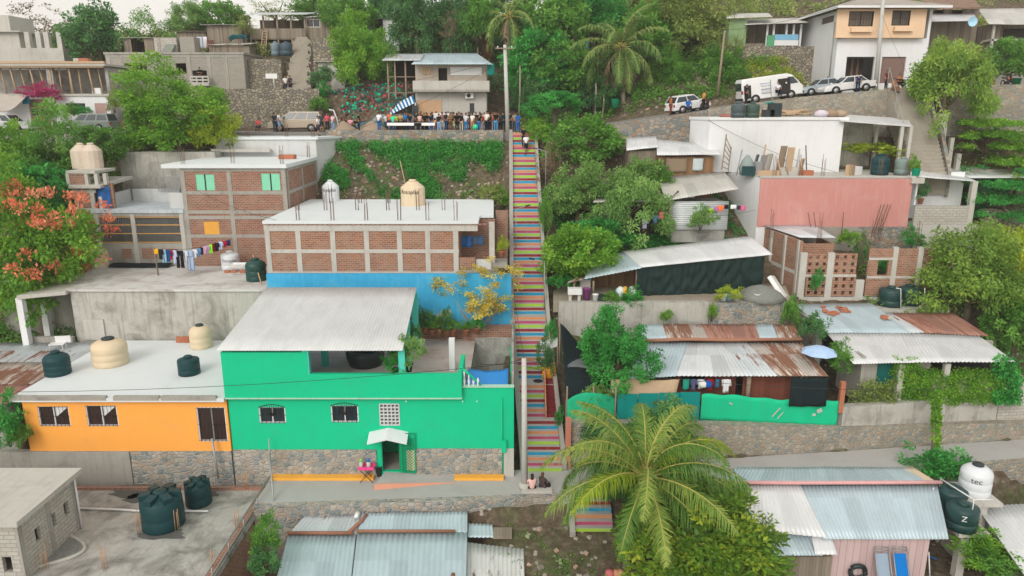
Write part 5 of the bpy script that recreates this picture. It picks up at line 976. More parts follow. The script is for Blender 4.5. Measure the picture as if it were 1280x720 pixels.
mb=MB();mb.tube([L_((897,601),33.68,.75),L_((1000,605),33.6,.76),L_((1100,604),33.6,.78),L_((1177,603),33.62,.78)],.1,6);mb.build('ridge_beam',plain('pink_beam',(.66,.36,.36),.7),ph)
mb=MB();mb.tube([L_((1168,602),33.4,.6),(X(1165,640,33.4),33.4,-1.6)],.04,5);mb.build('downpipe',PIPEW,ph)
q=L_((1078,706),30.75,-3.0);ty=T('old_tyre','black tyre leaning against the pink plank wall','tyre',(q[0],30.8,-3.3));mb=MB();ctr=Vector((X(1073,716,30.75),30.8,Z(716,30.75)))
ring=[ctr+Vector((.36*math.cos(t),.03*math.sin(t*3),.36*math.sin(t)))for t in[i*math.pi/10 for i in range(21)]];mb.tube(ring,.12,8,0,False);mb.build('tread_ring',BLACKT,ty)
for px,c_,l in((1105,'#8fa2b4','grey blue folding lounge chair against the pink wall'),(1128,'#1273c4','bright blue folding lounge chair against the pink wall')):
 x_=X(px,700,30.4);t=T('lounge_chair',l,'lounge chair',(x_,30.3,-3.4),0,'lounge chairs by the pink wall');mb=MB();zt_=Z(691,30.75);w_=.3;mb.slab([(x_-w_,29.8,zt_-1.6),(x_+w_,29.8,zt_-1.6),(x_+w_,30.7,zt_+.0),(x_-w_,30.7,zt_+.0)],.05);mb.build('sling',gm(c_),t);mb=MB()
 for s_ in(-1,1):mb.tube([(x_+s_*w_*1.15,29.75,zt_-1.6),(x_+s_*w_*1.15,30.75,zt_+.3)],.03,5)
 mb.tube([(x_-w_*1.15,30.75,zt_+.3),(x_+w_*1.15,30.75,zt_+.3)],.03,5);mb.tube([(x_-w_*1.15,30.72,zt_+.15),(x_+w_*1.15,30.72,zt_+.15)],.03,5);mb.build('frame',STEEL,t)
mb=MB();q=P(1163,697,31.5);mb.cloth(lambda u,v:(q.x-.35+.75*u,q.y+.3*v,q.z+.25-.35*u-.2*v),4,4);tag(mb.build('blue_sheet',gm('#1a78c8')),'small blue sheet hanging by the post of the tank stand','cloth');pole('thin pale pole standing in the yard beside the tank stand',P(1163,735,31.2),P(1161,690,31.2),.03,PIPEW)
ts=T('tank_stand','concrete platform on square legs carrying two dark water tanks','platform',(21.6,32.5,-3.4));zt_=-.75;a,b,c,d=Q(1168,650,zt_),Q(1196,668,zt_),Q(1227,665,zt_),Q(1200,640,zt_);mb=MB()
q0,q1=Q(1172,648,zt_),Q(1228,668,zt_);x0,x1=X(1174,655,33),X(1226,668,32.0);mb.box(x0,x1,31.4,35.2,zt_-.25,zt_);mb.build('slab',CONCL,ts)
for xx,y_ in((x0+.3,34.7),(x1-1.1,31.7),(x1-.3,34.7)):mb=MB();mb.box(xx-.2,xx+.2,y_-.2,y_+.2,-5,zt_-.25);mb.build('leg',CONCL,ts)
mb=MB();f_=[(x0+.1,33.6),(x0+.55,31.55)];mb.tube([(f_[0][0],f_[0][1],zt_),(f_[0][0],f_[0][1],zt_+1.75),(f_[1][0],f_[1][1],zt_+1.75),(f_[1][0],f_[1][1],zt_)],.04,5);mb.tube([(f_[1][0],f_[1][1],zt_+1.75),(f_[1][0]+.9,f_[1][1],zt_+1.75)],.04,5);mb.build('pipe_rail',PIPEW,ts)
DKT=plain('deep_green_black_plastic',(.012,.05,.05),.42,.4,.25)
tank('dark green water tank behind its twin on the concrete stand',1186,644,36,44,zt_,DKT,'flat',('AG',.4),-1.75,PIPEW);tank('dark green water tank at the front edge of the concrete stand',1200,664,37,43,zt_,DKT,'flat',('Z',.4),-2.0,PIPEW)
ws_=T('white_tank_slab','square concrete slab under the tall white water tank','slab',(24,35.4,-1));zz=.2;q=Q(1219,622,zz);mb=MB();mb.box(q.x-1.05,q.x+1.05,q.y-.6,q.y+1.6,zz-.2,zz);mb.box(q.x-.6,q.x+.6,q.y-.2,q.y+1.2,-4,zz-.2);mb.build('slab',CONCL,ws_)
tank('tall white water tank with black lid in front of the stone wall',1217,621,36,47,zz,WHITET,'dome',('tec',.42),-2.1,lidm=BLACKT)
wr_=T('white_sheet_roof','white corrugated sheet roof at the lower corner behind the dark tanks','roof',(26,31,-3));shed_roof(wr_,(X(1275,735,29),28.2,-1.5),(33,28.2,-1.3),(33,33.9,-.35),(X(1219,634,33.6),33.6,-.55),GALVW,.24,.03,seed=13);mb=MB();mb.hexa([(X(1272,735,29)+.6,28.5,-5),(33,28.5,-5),(33,33.4,-5),(X(1222,640,33.3)+.3,33.2,-5),(X(1272,735,29)+.6,28.5,-1.7),(33,28.5,-1.7),(33,33.4,-.7),(X(1222,640,33.3)+.3,33.2,-.8)]);mb.build('wall',CONC,wr_)
gf=T('green_sheet_fence','bright green painted sheet fence with torn patches before the rusty roof','fence',(12,38.4,2.6));x0,x1=X(876,510,38.4),X(1050,510,38.8);mb=MB();mb.cloth(lambda u,v:(x0+(x1-x0)*u,38.35+.6*u+.03*math.sin(u*40),WZ(x0+(x1-x0)*u)-.05+v*(1.6+.05*math.sin(u*9)+.04*math.sin(u*31))),60,6,.03);mb.build('sheet',GREEN,gf);mb=MB();mb.box(x1-.02,x1+.25,38.9,39.15,2.3,4.2);mb.build('end_post',TERRA,gf)
rg=np.random.default_rng(4);mb=MB()
for px,py,w_,h_,r_ in((971,516,.7,.07,.9),(976,520,.5,.05,.9),(1025,514,.3,.22,.4),(1018,519,.2,.14,0),(914,505,.22,.08,-.5)):q=P(px,py,38.25);mb.obox((q.x,38.31+.02*r_,q.z),w_,.02,h_,.06,0,0,-r_)
mb.build('torn_patch',plain('pale_torn_patch',(.45,.47,.42),.8),gf)
tf=T('teal_panel_fence','teal fence panels behind the big coconut palm','fence',(9,38,2.6));x0,x1=X(771,515,38),X(875,515,38.3);mb=MB()
for i in range(4):a,b=x0+(x1-x0)*i/4,x0+(x1-x0)*(i+1)/4-.06;mb.box(a,b,38.0+i*.09,38.05+i*.09,WZ(a)-.1,3.85)
mb.build('panel',TEALP,tf)
nf=T('green_net_fence','sagging green netting fence beside the stairway under the black shade net','fence',(4,37.5,2.5));x0,x1=X(709,515,37.4),X(770,510,37.9);mb=MB();mb.cloth(lambda u,v:(x0+(x1-x0)*u,37.3+.45*u+.12*math.sin(u*8)*v+.3*v*v,2.3+v*(1.0+.75*math.sin(math.pi*(.15+.75*u)))),24,10,.02);mb.build('netting',GNET,nf);mb=MB()
for px in(709,742,770):mb=MB();xx=X(px,515,37.5);mb.tube([(xx,37.8,2),(xx,37.8,4.4)],.05,5);mb.build('post',POLEW,nf)
rp=T('red_gate_post','salmon painted post at the foot of the stone wall beside the stairway','post',(3.1,36.6,0));mb=MB();mb.box(2.95,3.25,36.5,36.82,0,3.0);mb.build('shaft',plaster('salmon_post_paint',(.5,.19,.12),.6,(.3,.25,.22),.5),rp)
rh=T('rusty_roof_house','long low house under rust streaked patchwork sheet roof behind the green fence','house',(12,41,3));Ye,Yr=39.0,43.6;E=lambda px,py=470:(X(px,py,Ye),Ye,Z(py,Ye));
zr1,zr2=Z(428,42.6),Z(404,44.8);R1=lambda px,py=428:(X(px,py,42.6),42.6,Z(py,42.6));R2=lambda px,py=405:(X(px,py,44.8),44.8,Z(py,44.8))
for a,b,c,d,m_,s_ in((782,845,803,860,GALVB,1),(845,932,860,905,GALV,2),(930,975,903,935,GALVR,3),(973,1036,933,1002,RUSTY,4)):shed_roof(rh,E(a,474 if a<800 else 470),E(b,470),R1(d),R1(c),m_,.2,.026,5,.014,s_)
for a,b,c,d,m_,s_ in((795,836,806,830,GALVB,5),(834,888,828,878,RUSTY,6),(886,952,876,945,RUSTR,7),(950,975,943,968,GALVB,8),(973,1003,966,992,RUSTY,9)):shed_roof(rh,R1(a,424),R1(b,424),R2(d),R2(c),m_,.2,.026,4,.014,s_)
mb=MB();mb.tube([R1(800,426),R1(860,424),R1(910,425),R1(1002,424)],.11,6);mb.build('ridge_timber',plain('orange_brown_timber',(.34,.17,.11),.9),rh)
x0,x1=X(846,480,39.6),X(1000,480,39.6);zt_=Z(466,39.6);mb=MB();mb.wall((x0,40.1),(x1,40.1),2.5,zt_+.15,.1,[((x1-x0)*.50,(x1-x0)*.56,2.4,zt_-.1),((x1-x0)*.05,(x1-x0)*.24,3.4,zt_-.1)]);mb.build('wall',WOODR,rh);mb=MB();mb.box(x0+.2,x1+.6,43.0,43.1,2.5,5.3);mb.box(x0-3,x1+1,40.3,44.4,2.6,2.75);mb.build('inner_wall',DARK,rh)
mb=MB();xx=X(935,480,39.6);mb.tube([(xx,39.5,2.5),(xx,39.5,zt_)],.14,7);mb.build('post',POLEW,rh);mb=MB();xx=X(1000,480,39.4);mb.tube([(xx,39.3,2.5),(xx,39.3,zt_)],.06,6);mb.build('post',POLEW,rh)
tt=T('tan_tarp','tan tarp stretched under the corrugated eave behind the palm fronds','tarp',(8,38.6,4));mb=MB();a,b=X(762,500,38.5),X(848,480,38.8);mb.cloth(lambda u,v:(a+(b-a)*(u*(1-.12*v)+.02),38.9-.75*v,Z(474,38.9)-.02-v*(.55+.75*u)+.05*math.sin(u*7+v*2)),14,10,.02);mb.build('sheet',TARPT,tt)
for i,(px,c,k,w,h,l)in enumerate(((858,'#2aa08a','cloth',8,14,'teal cloth hung under the rusty eave'),(867,'#5b5f86','shirt',8,15,'grey violet shirt hung under the rusty eave'),(876,'#c9cfd8','shirt',8,13,'pale shirt hung under the rusty eave by the tarp'),(888,'#a31f2b','shirt',8,16,'red shirt hung before the red planks'),(897,'#3b6a8c','cloth',5,11,'blue cloth hung before the red planks'),(908,'#dcdfe2','shirt',11,18,'white shirt hung before the red planks'))):s_=dep(480,39.2)/FP;garment(l,k,P(px,474,39.2),w*s_,h*s_,c,'washing under the rusty roof')
for i,(px,c,l)in enumerate(((878,'#d6d8d6','white bundle lying on the top of the green fence'),(884,'#2355a8','blue bundle lying on the top of the green fence'))):q=P(px,489,38.9);mb=MB();mb.lathe((q.x,38.9,3.9),[(.1,0),(.28,.1),(.26,.3),(.08,.4)],9);tag(mb.build('cloth_bundle',gm(c)),l,'bundle')
mb=MB();a,b=X(988,490,38.5),X(1033,490,38.7);mb.cloth(lambda u,v:(a+(b-a)*u,38.55+.04*math.sin(u*14),Z(472,38.6)-v*1.75),12,6,.02);tag(mb.build('black_net_curtain',NETK),'black shade cloth hanging in front of the rusty roof corner','shade cloth')
uq=P(1022,440,40.5);um=T('blue_umbrella','pale blue umbrella resting at the corner of the rusty roof','umbrella',uq);mb=MB();mb.lathe(uq+Vector((.1,0,0)),[(1.05,-.05),(.85,.14),(.5,.28),(.05,.36)],8,0,False);mb.build('canopy',gm('#a9c4e6'),um);mb=MB();mb.tube([uq+Vector((.1,0,-1.2)),uq+Vector((.1,0,.35))],.03,5);mb.build('shaft',STEEL,um)
kn=T('black_shade_net','torn black shade net tent between the stairway and the dark green tree','shade net',(4.5,39.5,3));A,B,C_,D_=P(699,402,41.8),P(760,470,40.5),P(708,503,38.6),P(702,450,39.5)
mb=MB();c1,c2,c3,c4=P(700,404,42),P(755,448,42.2),P(764,486,39),P(708,503,38.4)
mb.cloth(lambda u,v:c1.lerp(c2,u).lerp(c4.lerp(c3,u),v)+Vector((0,0,-.25*math.sin(math.pi*u)*(1-v)+.3*math.sin(math.pi*v)+.07*math.sin(u*12+v*6)+.05*math.sin(v*15))),22,22,.015);mb.build('net',NETK,kn);mb=MB()
for q in(c1,c4,c3):mb=MB();mb.tube([(q.x,q.y,q.z-3),q+Vector((0,0,.15))],.05,5);mb.build('pole',POLEW,kn)
mb=MB();q=P(722,455,40);mb.cloth(lambda u,v:(q.x-.6+2.2*u,39.7+.9*v,q.z-.1+.25*v+.05*math.sin(u*8)),8,5,.02);mb.build('grey_patch',plain('grey_net',(.12,.14,.15),.8),kn)
sg=T('sheet_awning','small pale sheet awning over plants at the stairway edge','awning',P(687,430,42.5));mb=MB();a,b,c,d=P(676,439,42),P(697,432,42),P(697,421,43),P(675,427,43);mb.slab([a,b,c,d],.05);mb.build('sheet',GALVW,sg);mb=MB();mb.tube([(b.x,b.y,b.z),(b.x,b.y,2.5)],.04,5);mb.build('pole',POLEW,sg)
gw=strip_wall([(X(698,390,45.8),45.75),(X(845,390,45.8),45.75),(X(886,390,45.8),45.75)],2.5,Z(378,45.8),.5,CONCS,label='mossy concrete terrace wall behind the dark green tree');strip_wall([(X(887,390,45.8),45.75),(X(992,385,46),45.95)],2.5,Z(379,45.8),.5,STONEG,label='rubble stone terrace wall below the sand heap')
zl=Z(378,45.8);mb=MB();mb.prism([(X(692,385,45.8),46.25),(X(992,380,46),46.45),(X(985,360,50),50.5),(X(692,360,50),50.5)],zl-.8,zl-.02);tag(mb.build('terrace_path',plaster('earth_terrace',(.33,.29,.23),.5,(.15,.12,.09),.1)),'earth terrace before the tarp shed','path',kind='structure')
tsd=T('tarp_shed','long shed with pale sheet roof and black tarp walls','shed',(13,48,zl));S1=[P(802,334,47.2),P(966,318,48.6),P(938,295,51.5),P(778,314,50.5)];shed_roof(tsd,*[S1[i]for i in(0,1,2,3)],GALVW,.2,.02,5,.008,21);S2=[P(730,349,47),P(803,335,47.2),P(780,315,50.4),P(742,322,50.2)];shed_roof(tsd,*S2,GALVB,.2,.02,5,.01,22);S3=[P(708,354,46.8),P(731,349,46.95),P(732,343,48.5),P(718,347,48.3)];shed_roof(tsd,*S3,RUSTY,.2,.02,3,.01,23)
xa,xb=X(796,350,47.5),X(955,340,48.6)
mb=MB();mb.cloth(lambda u,v:(xa+(xb-xa)*u,47.5+1.2*u+.05*math.sin(u*61+2.5*math.sin(v*5+u*7))+.055*math.sin(v*13-6.5*(1-(2*((u*3.7)%1)-1)**2)+u*3)*min(1,v*2.2)+.02*math.sin(u*140+v*3),(S1[0].z+(S1[1].z-S1[0].z)*u-.12)*(1-v)+(zl-.02)*v),150,40,.02);mb.build('tarp_wall',TARPK,tsd);mb=MB()
for u in(0,.25,.5,.75,1):mb=MB();xx=xa+(xb-xa)*u;mb.tube([(xx,47.65+1.2*u,zl-.1),(xx,47.65+1.2*u,S1[0].z+(S1[1].z-S1[0].z)*u)],.06,5);mb.build('post',POLEW,tsd)
for px in(742,718):mb=MB();xx=X(px,365,47);mb.tube([(xx,47.2,zl-.1),(xx,47.2,P(px,352,47).z)],.07,6);mb.build('post',POLEW,tsd)
mb=MB();mb.box(X(735,360,50),X(800,350,50),50.1,50.2,zl-.1,S2[3].z-.1);mb.build('back_wall',WOOD,tsd)
sp=T('sand_heap','grey sand heap with bucket beside the black tarp shed','sand heap',P(955,379,47));q=P(950,378,47.2);mb=MB();mb.lathe((q.x,q.y,zl-.05),[(1.7,0),(1.35,.35),(.8,.68),(.3,.85),(.02,.88)],20);mb.build('sand',GRAVEL,sp)
def bucket(label,px,py,Y_,r,h,m,zz=None,cat='bucket'):
 q=P(px,py,Y_);z_=q.z if zz is None else zz;mb=MB();mb.lathe((q.x,Y_,z_),[(r*.8,0),(r,h),(r*1.08,h+.01),(r*1.08,h+.04),(r*.9,h+.04),(r*.7,h*.3),(.02,h*.3)],14);return tag(mb.build('bucket',m),label,cat)
bucket('white bucket standing on the grey sand heap',946,377,46.3,.2,.4,PIPEW,zl+.02);bucket('white bucket planter under the yellow green bush',904,379,46.3,.22,.45,PIPEW,zl);bucket('pale blue bucket planter under the yellow green bush',911,380,46.25,.22,.45,gm('#7fa3bd'),zl);bucket('white bucket planter nearest the sand heap',920,381,46.3,.2,.42,PIPEW,zl);bucket('purple barrel on the terrace by the tarp shed post',733,379,46.5,.28,.75,plain('purple_plastic',(.22,.06,.2),.5),zl,'barrel')
wb_=T('wash_basin','white laundry sink standing on the terrace edge next to the purple barrel','sink',P(718,380,46.3));q=P(718,378,46.3);mb=MB();mb.box(q.x-.45,q.x+.45,46.05,46.6,zl+.45,zl+.85);mb.build('basin',PIPEW,wb_)
for dx in(-.3,.3):mb=MB();mb.box(q.x+dx-.09,q.x+dx+.09,46.2,46.45,zl,zl+.449);mb.build('leg',CONCL,wb_)
cp=T('grey_cupboard','small grey cupboard with teal top under the shed roof','cupboard',P(731,372,48));q=P(731,368,48);mb=MB();mb.box(q.x-.35,q.x+.35,47.8,48.3,zl,zl+1.05);mb.build('body',CONCL,cp);mb=MB();mb.box(q.x-.38,q.x+.38,47.77,48.33,zl+1.052,zl+1.12);mb.build('top',gm('#3f93a8'),cp)
bucket('white pot on the terrace edge beside the dark planter box',744,379,46.2,.2,.42,PIPEW,zl);mb=MB();q=P(751,379,46.2);mb.box(q.x-.25,q.x+.25,46.1,46.5,zl,zl+.4);tag(mb.build('planter_box',BLACKT),'dark planter box on the terrace edge','planter')
for px,c,l in((775,'#c8d6dc','pale grey bundle among plants by the tarp'),(781,'#d6a24a','mustard bundle among plants by the tarp'),(789,'#dfe3e4','white bundle next to the black tarp edge')):q=P(px,370,46.9);mb=MB();mb.lathe((q.x,46.9,zl),[(.15,0),(.33,.2),(.3,.6),(.1,.8)],8);tag(mb.build('cloth_bundle',gm(c)),l,'bundle')
lp_=T('plank_stack','pale boards leaning at the end of the black tarp shed','boards',P(972,365,48));
for i in range(3):mb=MB();a=P(975+i*2,371,47.2+i*.2);mb.obox(a+Vector((-.2,.2,.55)),.3,.06,1.9,.3,0,-.5,-.45);mb.build('board',CONCL if i else PIPEW,lp_)
rt=T('zinc_porch_house','wide house with patchwork zinc roof and porch columns above the vine hedge','house',(22,42,3));Ye,Ym,Yt=39.6,43.6,48.0
E=lambda px,py,Y_:(X(px,py,Y_),Y_,Z(py,Y_))
shed_roof(rt,E(1067,455,Ye),E(1145,453,Ye),E(1125,416,43.8),E(1033,416,43.8),GALVW,.2,.02,6,.01,31);shed_roof(rt,E(1143,453,Ye),E(1270,452,Ye),E(1225,420,43.6),E(1124,416,43.8),GALVW,.22,.025,6,.012,32)
shed_roof(rt,E(1034,416,43.75),E(1140,416,43.75),E(1090,379,48),E(993,380,48),GALVB,.2,.02,6,.012,33);shed_roof(rt,E(1139,416,43.82),E(1156,416,43.82),E(1114,391,46.6),E(1104,391,46.6),GALVR,.2,.024,4,.014,34);shed_roof(rt,E(1150,416,43.9),E(1236,420,43.7),E(1190,391,46.5),E(1112,391,46.7),RUSTR,.24,.03,5,.012,35)
x0,x1=X(1066,480,41),X(1262,480,41);zt_=4.9;mb=MB();mb.box(x0,x1,43.0,43.2,2.3,zt_+.45);mb.box(x0,x0+.2,40.2,43,2.3,zt_+.4);mb.box(X(995,390,47.6),X(1002,390,47.6),44,47.6,3,6.1);mb.build('wall',CONC,rt);mb=MB();mb.box(x0+3.2,x1-.1,42.8,42.99,3,zt_-.1);mb.build('painted_interior_shade',DARK,rt)  # last sheet is near black, painting the shade under the porch
r_=wr(1097,455,1117,475,40.4);mb=MB();mb.box(x0+.3,X(1160,470,40.6),40.5,40.6,2.3,zt_);mb.build('front_wall',CONC,rt);mb=MB();mb.box(r_[0],r_[1],40.42,40.49,r_[2]-.3,zt_-.05);mb.build('door',plain('dark_teal_door',(.0,.11,.1),.6),rt)
for px in(1126,1183,1257):xx=X(px,465,40);mb=MB();mb.box(xx-.16,xx+.16,39.9,40.2,2.3,zt_+.05);mb.build('porch_column',CONCL,rt)
mb=MB();mb.box(X(1160,470,40),x1,40.0,40.15,2.3,Z(470,40));mb.build('porch_parapet',BLOCK,rt)
mb=MB()
for i in range(22):q=P(rnd.uniform(1025,1062),rnd.uniform(385,398),46.6);q=Vector((q.x,46.2+rnd.random()*1.3,0));f=(q.y-43.75)/4.25;q.z=Z(416,43.75)+f*(Z(379.5,48)-Z(416,43.75))+.06;mb.obox(q,.34,.2,.08,rnd.uniform(0,3),0,.27)
tag(mb.build('broken_tiles',TERRA),'scatter of broken clay tiles on the grey end of the zinc roof','tiles')
for px,py,l in((1107,400,'small clay brick weighing down the zinc roof, farther up'),(1112,405,'pale block weighing down the zinc roof beside the red rust sheets')):f=(46-43.75)/4.25;q=E(px,py,45.4);mb=MB();mb.obox((q[0],45.6,Z(416,43.75)+.44*(Z(379.5,48)-Z(416,43.75))+.16),.3,.4,.22,.4);tag(mb.build('roof_weight',TERRA if px<1110 else CONCL),l,'block')
strip_wall([(X(1054,515,38.9),38.92),(X(1250,510,40.3),40.5)],.4,Z(503,39.6),.5,CONCS,label='weathered concrete wall under the vine hedge');strip_wall([(X(1251,510,40.3),40.5),(34,40.95),(48,42.8)],.5,3.4,.4,BLOCKL,label='pale block wall at the far end of the vine hedge')
br=T('brick_ruin','unfinished red brick building with pierced screen walls and rusty rebar','building',(21,49,7));Yb=49.3
mb=MB();z0=Z(371,Yb);
def pierced(r,Y_,nx,nz,hw):
 ops=[];
 for i in range(nx):
  for j in range(nz):cx=r[0]+(i+.5)*(r[1]-r[0])/nx;cz=r[2]+(j+.5)*(r[3]-r[2])/nz;ops.append((cx-hw-r[0],cx+hw-r[0],cz-hw*1.1,cz+hw*1.1))
 mb.wall((r[0],Y_),(r[1],Y_),r[2],r[3],.16,ops)
for a,b,c,d in((1008,317,1035,343),(1041,317,1071,343),(1007,345,1034,370),(1040,345,1069,370)):pierced(wr(a,b,c,d,Yb),Yb,3,3,.11)
wn=wr(1097,325,1110,344,Yb);rr=wr(1084,311,1146,370,Yb);mb.wall((rr[0],Yb),(rr[1],Yb),rr[2],rr[3],.16,[op(wn,rr[0])]);rr2=wr(1150,312,1170,370,Yb+.3);mb.wall((rr2[0],Yb+.3),(rr2[1],Yb+.3),rr2[2],rr2[3],.16)
lx=X(1000,350,Yb);bx=X(948,290,55);zt_=Z(318,Yb);zt2=Z(283,54.5)
mb.hexa([(lx-.1,Yb+.2,z0),(lx+.06,Yb+.2,z0),(bx+.16,54.5,z0),(bx,54.5,z0),(lx-.1,Yb+.2,zt_+.9),(lx+.06,Yb+.2,zt_+.9),(bx+.16,54.5,zt2),(bx,54.5,zt2)]);r3=wr(1001,305,1043,318,50.2);mb.wall((r3[0]-.1,50.3),(r3[1],50.3),r3[2]-1.0,r3[3],.16);mb.wall((r3[1],50.46),(r3[1],53),r3[2]-1,r3[3],.16);mb.build('wall',BRICK,br)
mb=MB()
for px in(1003,1037,1076):a_=X(px,345,Yb);mb.box(a_-.26 if px!=1076 else a_-.3,a_+.2 if px!=1076 else a_+.28,Yb-.06,Yb+.2,z0,Z(316 if px<1070 else 350,Yb))
for px in(1116,1147):a_=X(px,345,Yb);mb.box(a_-.17,a_+.17,Yb-.05,Yb+.25,z0,Z(309,Yb))
a_,b_=X(1004,344,Yb),X(1070,344,Yb);mb.box(a_,b_,Yb-.03,Yb+.18,Z(346,Yb),Z(343,Yb));mb.box(rr[0],rr[1],Yb-.032,Yb+.18,Z(348,Yb),Z(345,Yb));mb.box(rr[0],X(1116,324,Yb),Yb-.03,Yb+.18,Z(325,Yb),Z(322,Yb));mb.box(X(998,371,Yb),X(1165,371,Yb),Yb-.12,Yb+.3,Z(376,Yb),z0)
for f in(.05,.36,.7):y_=Yb+.2+(54.3-Yb)*f;xx=lx+(bx-lx)*f;mb.box(xx-.14,xx+.02,y_-.16,y_+.16,z0-1,zt_+.9+(zt2-zt_-.9)*f)
mb.hexa([(lx-.13,Yb+.3,z0+1.5),(lx+.09,Yb+.3,z0+1.5),(bx+.19,54.3,z0+1.7),(bx-.03,54.3,z0+1.7),(lx-.13,Yb+.3,z0+1.75),(lx+.09,Yb+.3,z0+1.75),(bx+.19,54.3,z0+1.95),(bx-.03,54.3,z0+1.95)]);mb.build('concrete_frame',CONCL,br)
shed_roof(br,E(1000,297,50.6),E(1045,297,50.6),E(1018,281,54),E(953,281,54),GALV,.2,.02,4,.01,41,'roof')
rebar(br,[(X(963,300,50.8),50.8,zt_+.9),(X(1025,290,50.4),50.4,r3[3]),(X(1075,330,Yb),Yb+.1,Z(330,Yb)),(X(1092,305,50.5),50.6,Z(312,Yb)),(X(1100,290,52.5),52.5,10),(X(1147,309,Yb),Yb+.1,Z(309,Yb))],2.0,.1)
for px,l in((1112,'black green water tank on the roof edge before the brick ruin, nearer the tiles'),(1135,'black green water tank before the brick ruin beside the pipe frame')):tank(l,px,386 if px<1120 else 384,28,29,Z(385,48.2)+.1,DKT,'flat')
tb_=T('tank_ledge','concrete ledge under the two black green tanks by the brick ruin','ledge',P(1120,388,48));mb=MB();mb.box(X(1095,388,48),X(1180,388,48),47.4,49.2,3,Z(385,48.2)+.09);mb.build('slab',CONCL,tb_);pf=T('pipe_stand','white pipe stand beside the black green tanks at the brick ruin','frame',P(1130,386,47.7));mb=MB();a,b,c,d=P(1126,361,47.6),P(1126,385,47.6),P(1155,386,47.6),P(1156,360,47.6);mb.tube([P(1120,360,47.6),a,b,c,d],.035,5);mb.build('pipes',PIPEW,pf)
pk=T('pink_white_house','house with faded pink front wall, white upper room and cluttered roof terrace','house',(24,55,10));fl,fr=X(948,250,54),X(1137,250,54);zt_=Z(222,54);zb=Z(283,54)
mb=MB();mb.prism([(fl,54),(fr,54),(fr,61),(16.8,61)],9.0,zt_-.002);mb.build('wall',WHITEW,pk);mb=MB();mb.box(fl+.02,fr+.02,53.9,53.996,zb,zt_-.08);mb.build('pink_front',PINKW,pk);mb=MB();mb.box(fl-.05,fr+.2,53.88,54.3,zt_,zt_+.12);mb.prism([(fl,54.3),(fr+.2,54.3),(fr+.2,61),(16.9,61)],zt_-.001,zt_+.06);mb.build('terrace_floor',CONCL,pk)
mb=MB();mb.box(X(1070,290,54),X(1140,290,54),53.7,53.89,9,zb-.002);mb.build('stone_footing',STONEB,pk);mb=MB();mb.box(X(1000,290,54),X(1070,290,54),53.72,53.89,9,zb-.002);mb.build('block_footing',BLOCK,pk)
Yu=58.2;ul,ur=X(886,175,Yu),X(1052,180,Yu);zu=Z(150,Yu);mb=MB();mb.prism([(ul,Yu),(ur,Yu),(ur,61.3),(ul-.8,61.3)],zt_+.06,zu);mb.build('upper_room',WHITEW,pk);mb=MB();mb.prism([(ul-.05,Yu-.12),(ur+.35,Yu-.12),(ur+.35,61.4),(ul-.9,61.4)],zu+.002,zu+.22);mb.build('roof',WHITEW,pk);zuu=zu+.22
mb=MB();a,b,c,d=P(1050,150,Yu-.5),P(1140,157,57.5),P(1135,148,61),P(1052,143,61);mb.slab([a,b,c,d],.1);mb.build('porch_roof',GALVW,pk)
for px,py,Y_ in((1125,180,57.7),(1136,180,57.6),(1095,170,60)):xx=X(px,py,Y_);mb=MB();mb.box(xx-.12,xx+.12,Y_-.12,Y_+.12,zt_,Z(157,Y_));mb.build('post',CONCL,pk)
mb=MB();mb.box(ur+.05,fr+.1,61.1,61.3,zt_,zu);mb.build('back_wall',CONCS,pk)
an=T('white_annex','small white room with sheet roof and block parapet joined to the pink wall','annex',(32,55,10));r_=wr(1140,220,1207,285,54.6);mb=MB();mb.box(r_[0]+.1,X(1198,240,57),56.5,56.7,9,Z(215,56.5));mb.box(r_[0],r_[0]+.12,54.3,56.5,Z(256,54.3),Z(222,54.3));mb.build('wall',WHITEW,an);mb=MB();mb.box(r_[0],X(1212,270,54.2),54.05,54.25,Z(281,54.2),Z(257,54.2));mb.build('block_parapet',BLOCKL,an);mb=MB();mb.box(r_[0],X(1222,290,54.2),53.9,57,7.5,Z(281,54.2)-.002);mb.build('base',CONCL,an)
xx=X(1213,250,54.3);mb=MB();mb.box(xx-.2,xx+.2,54.0,54.35,9.2,Z(226,54.3));mb.build('post',CONCL,an);shed_roof(an,P(1147,221,54.2),P(1222,227,54),P(1205,219,58),P(1150,209,58),GALVW,.2,.02,4,.01,42,'roof');mb=MB();mb.box(X(1138,228,53.9),X(1154,225,53.9),53.7,54.0,Z(229,53.9),Z(222,53.9));mb.build('gutter_box',CONCL,an)
potplant('dark leafy potted plant on the block parapet of the white room',P(1150,255,54.4),.8,None,G3,.22,0,.5)
lean_shed('green doored shed with pale roof behind the layered tree',wr(1215,222,1262,262,57),57,4,GALVW,plain('green_boards',(.03,.12,.06),.8),.8,.6)
for px,pyb,w,h,st_,l,z_ in((1099,221,21,26,'dome','dark blue tank at the edge of the pink house terrace',zt_+.12),(1127,221,19,22,'flat','grey green tank in the shade of the terrace porch post',zt_+.12),(968,174,13,13,'flat','tiny dark bin tank at the foot of the white upper wall',zt_+.1)):tank(l,px,pyb,w,h,z_,TEALT if px!=1127 else plain('grey_green_plastic',(.2,.27,.25),.6),st_)
for px,pyb,w,h,l,m_ in((922,150,17,19,'dark slate tank on the white roof, beside the lime shrub',plain('slate_plastic',(.07,.10,.11),.5)),(940,150,17,19,'dark green grey tank on the white roof behind the lime shrub',plain('green_slate_plastic',(.05,.09,.075),.5)),(1015,148,18,19,'dark tank with white print on the white roof corner',TEALT)):tank(l,px,pyb,w,h,zuu,m_,'flat',('RTP',.25)if px>1000 else None,-1.7,PIPEW)
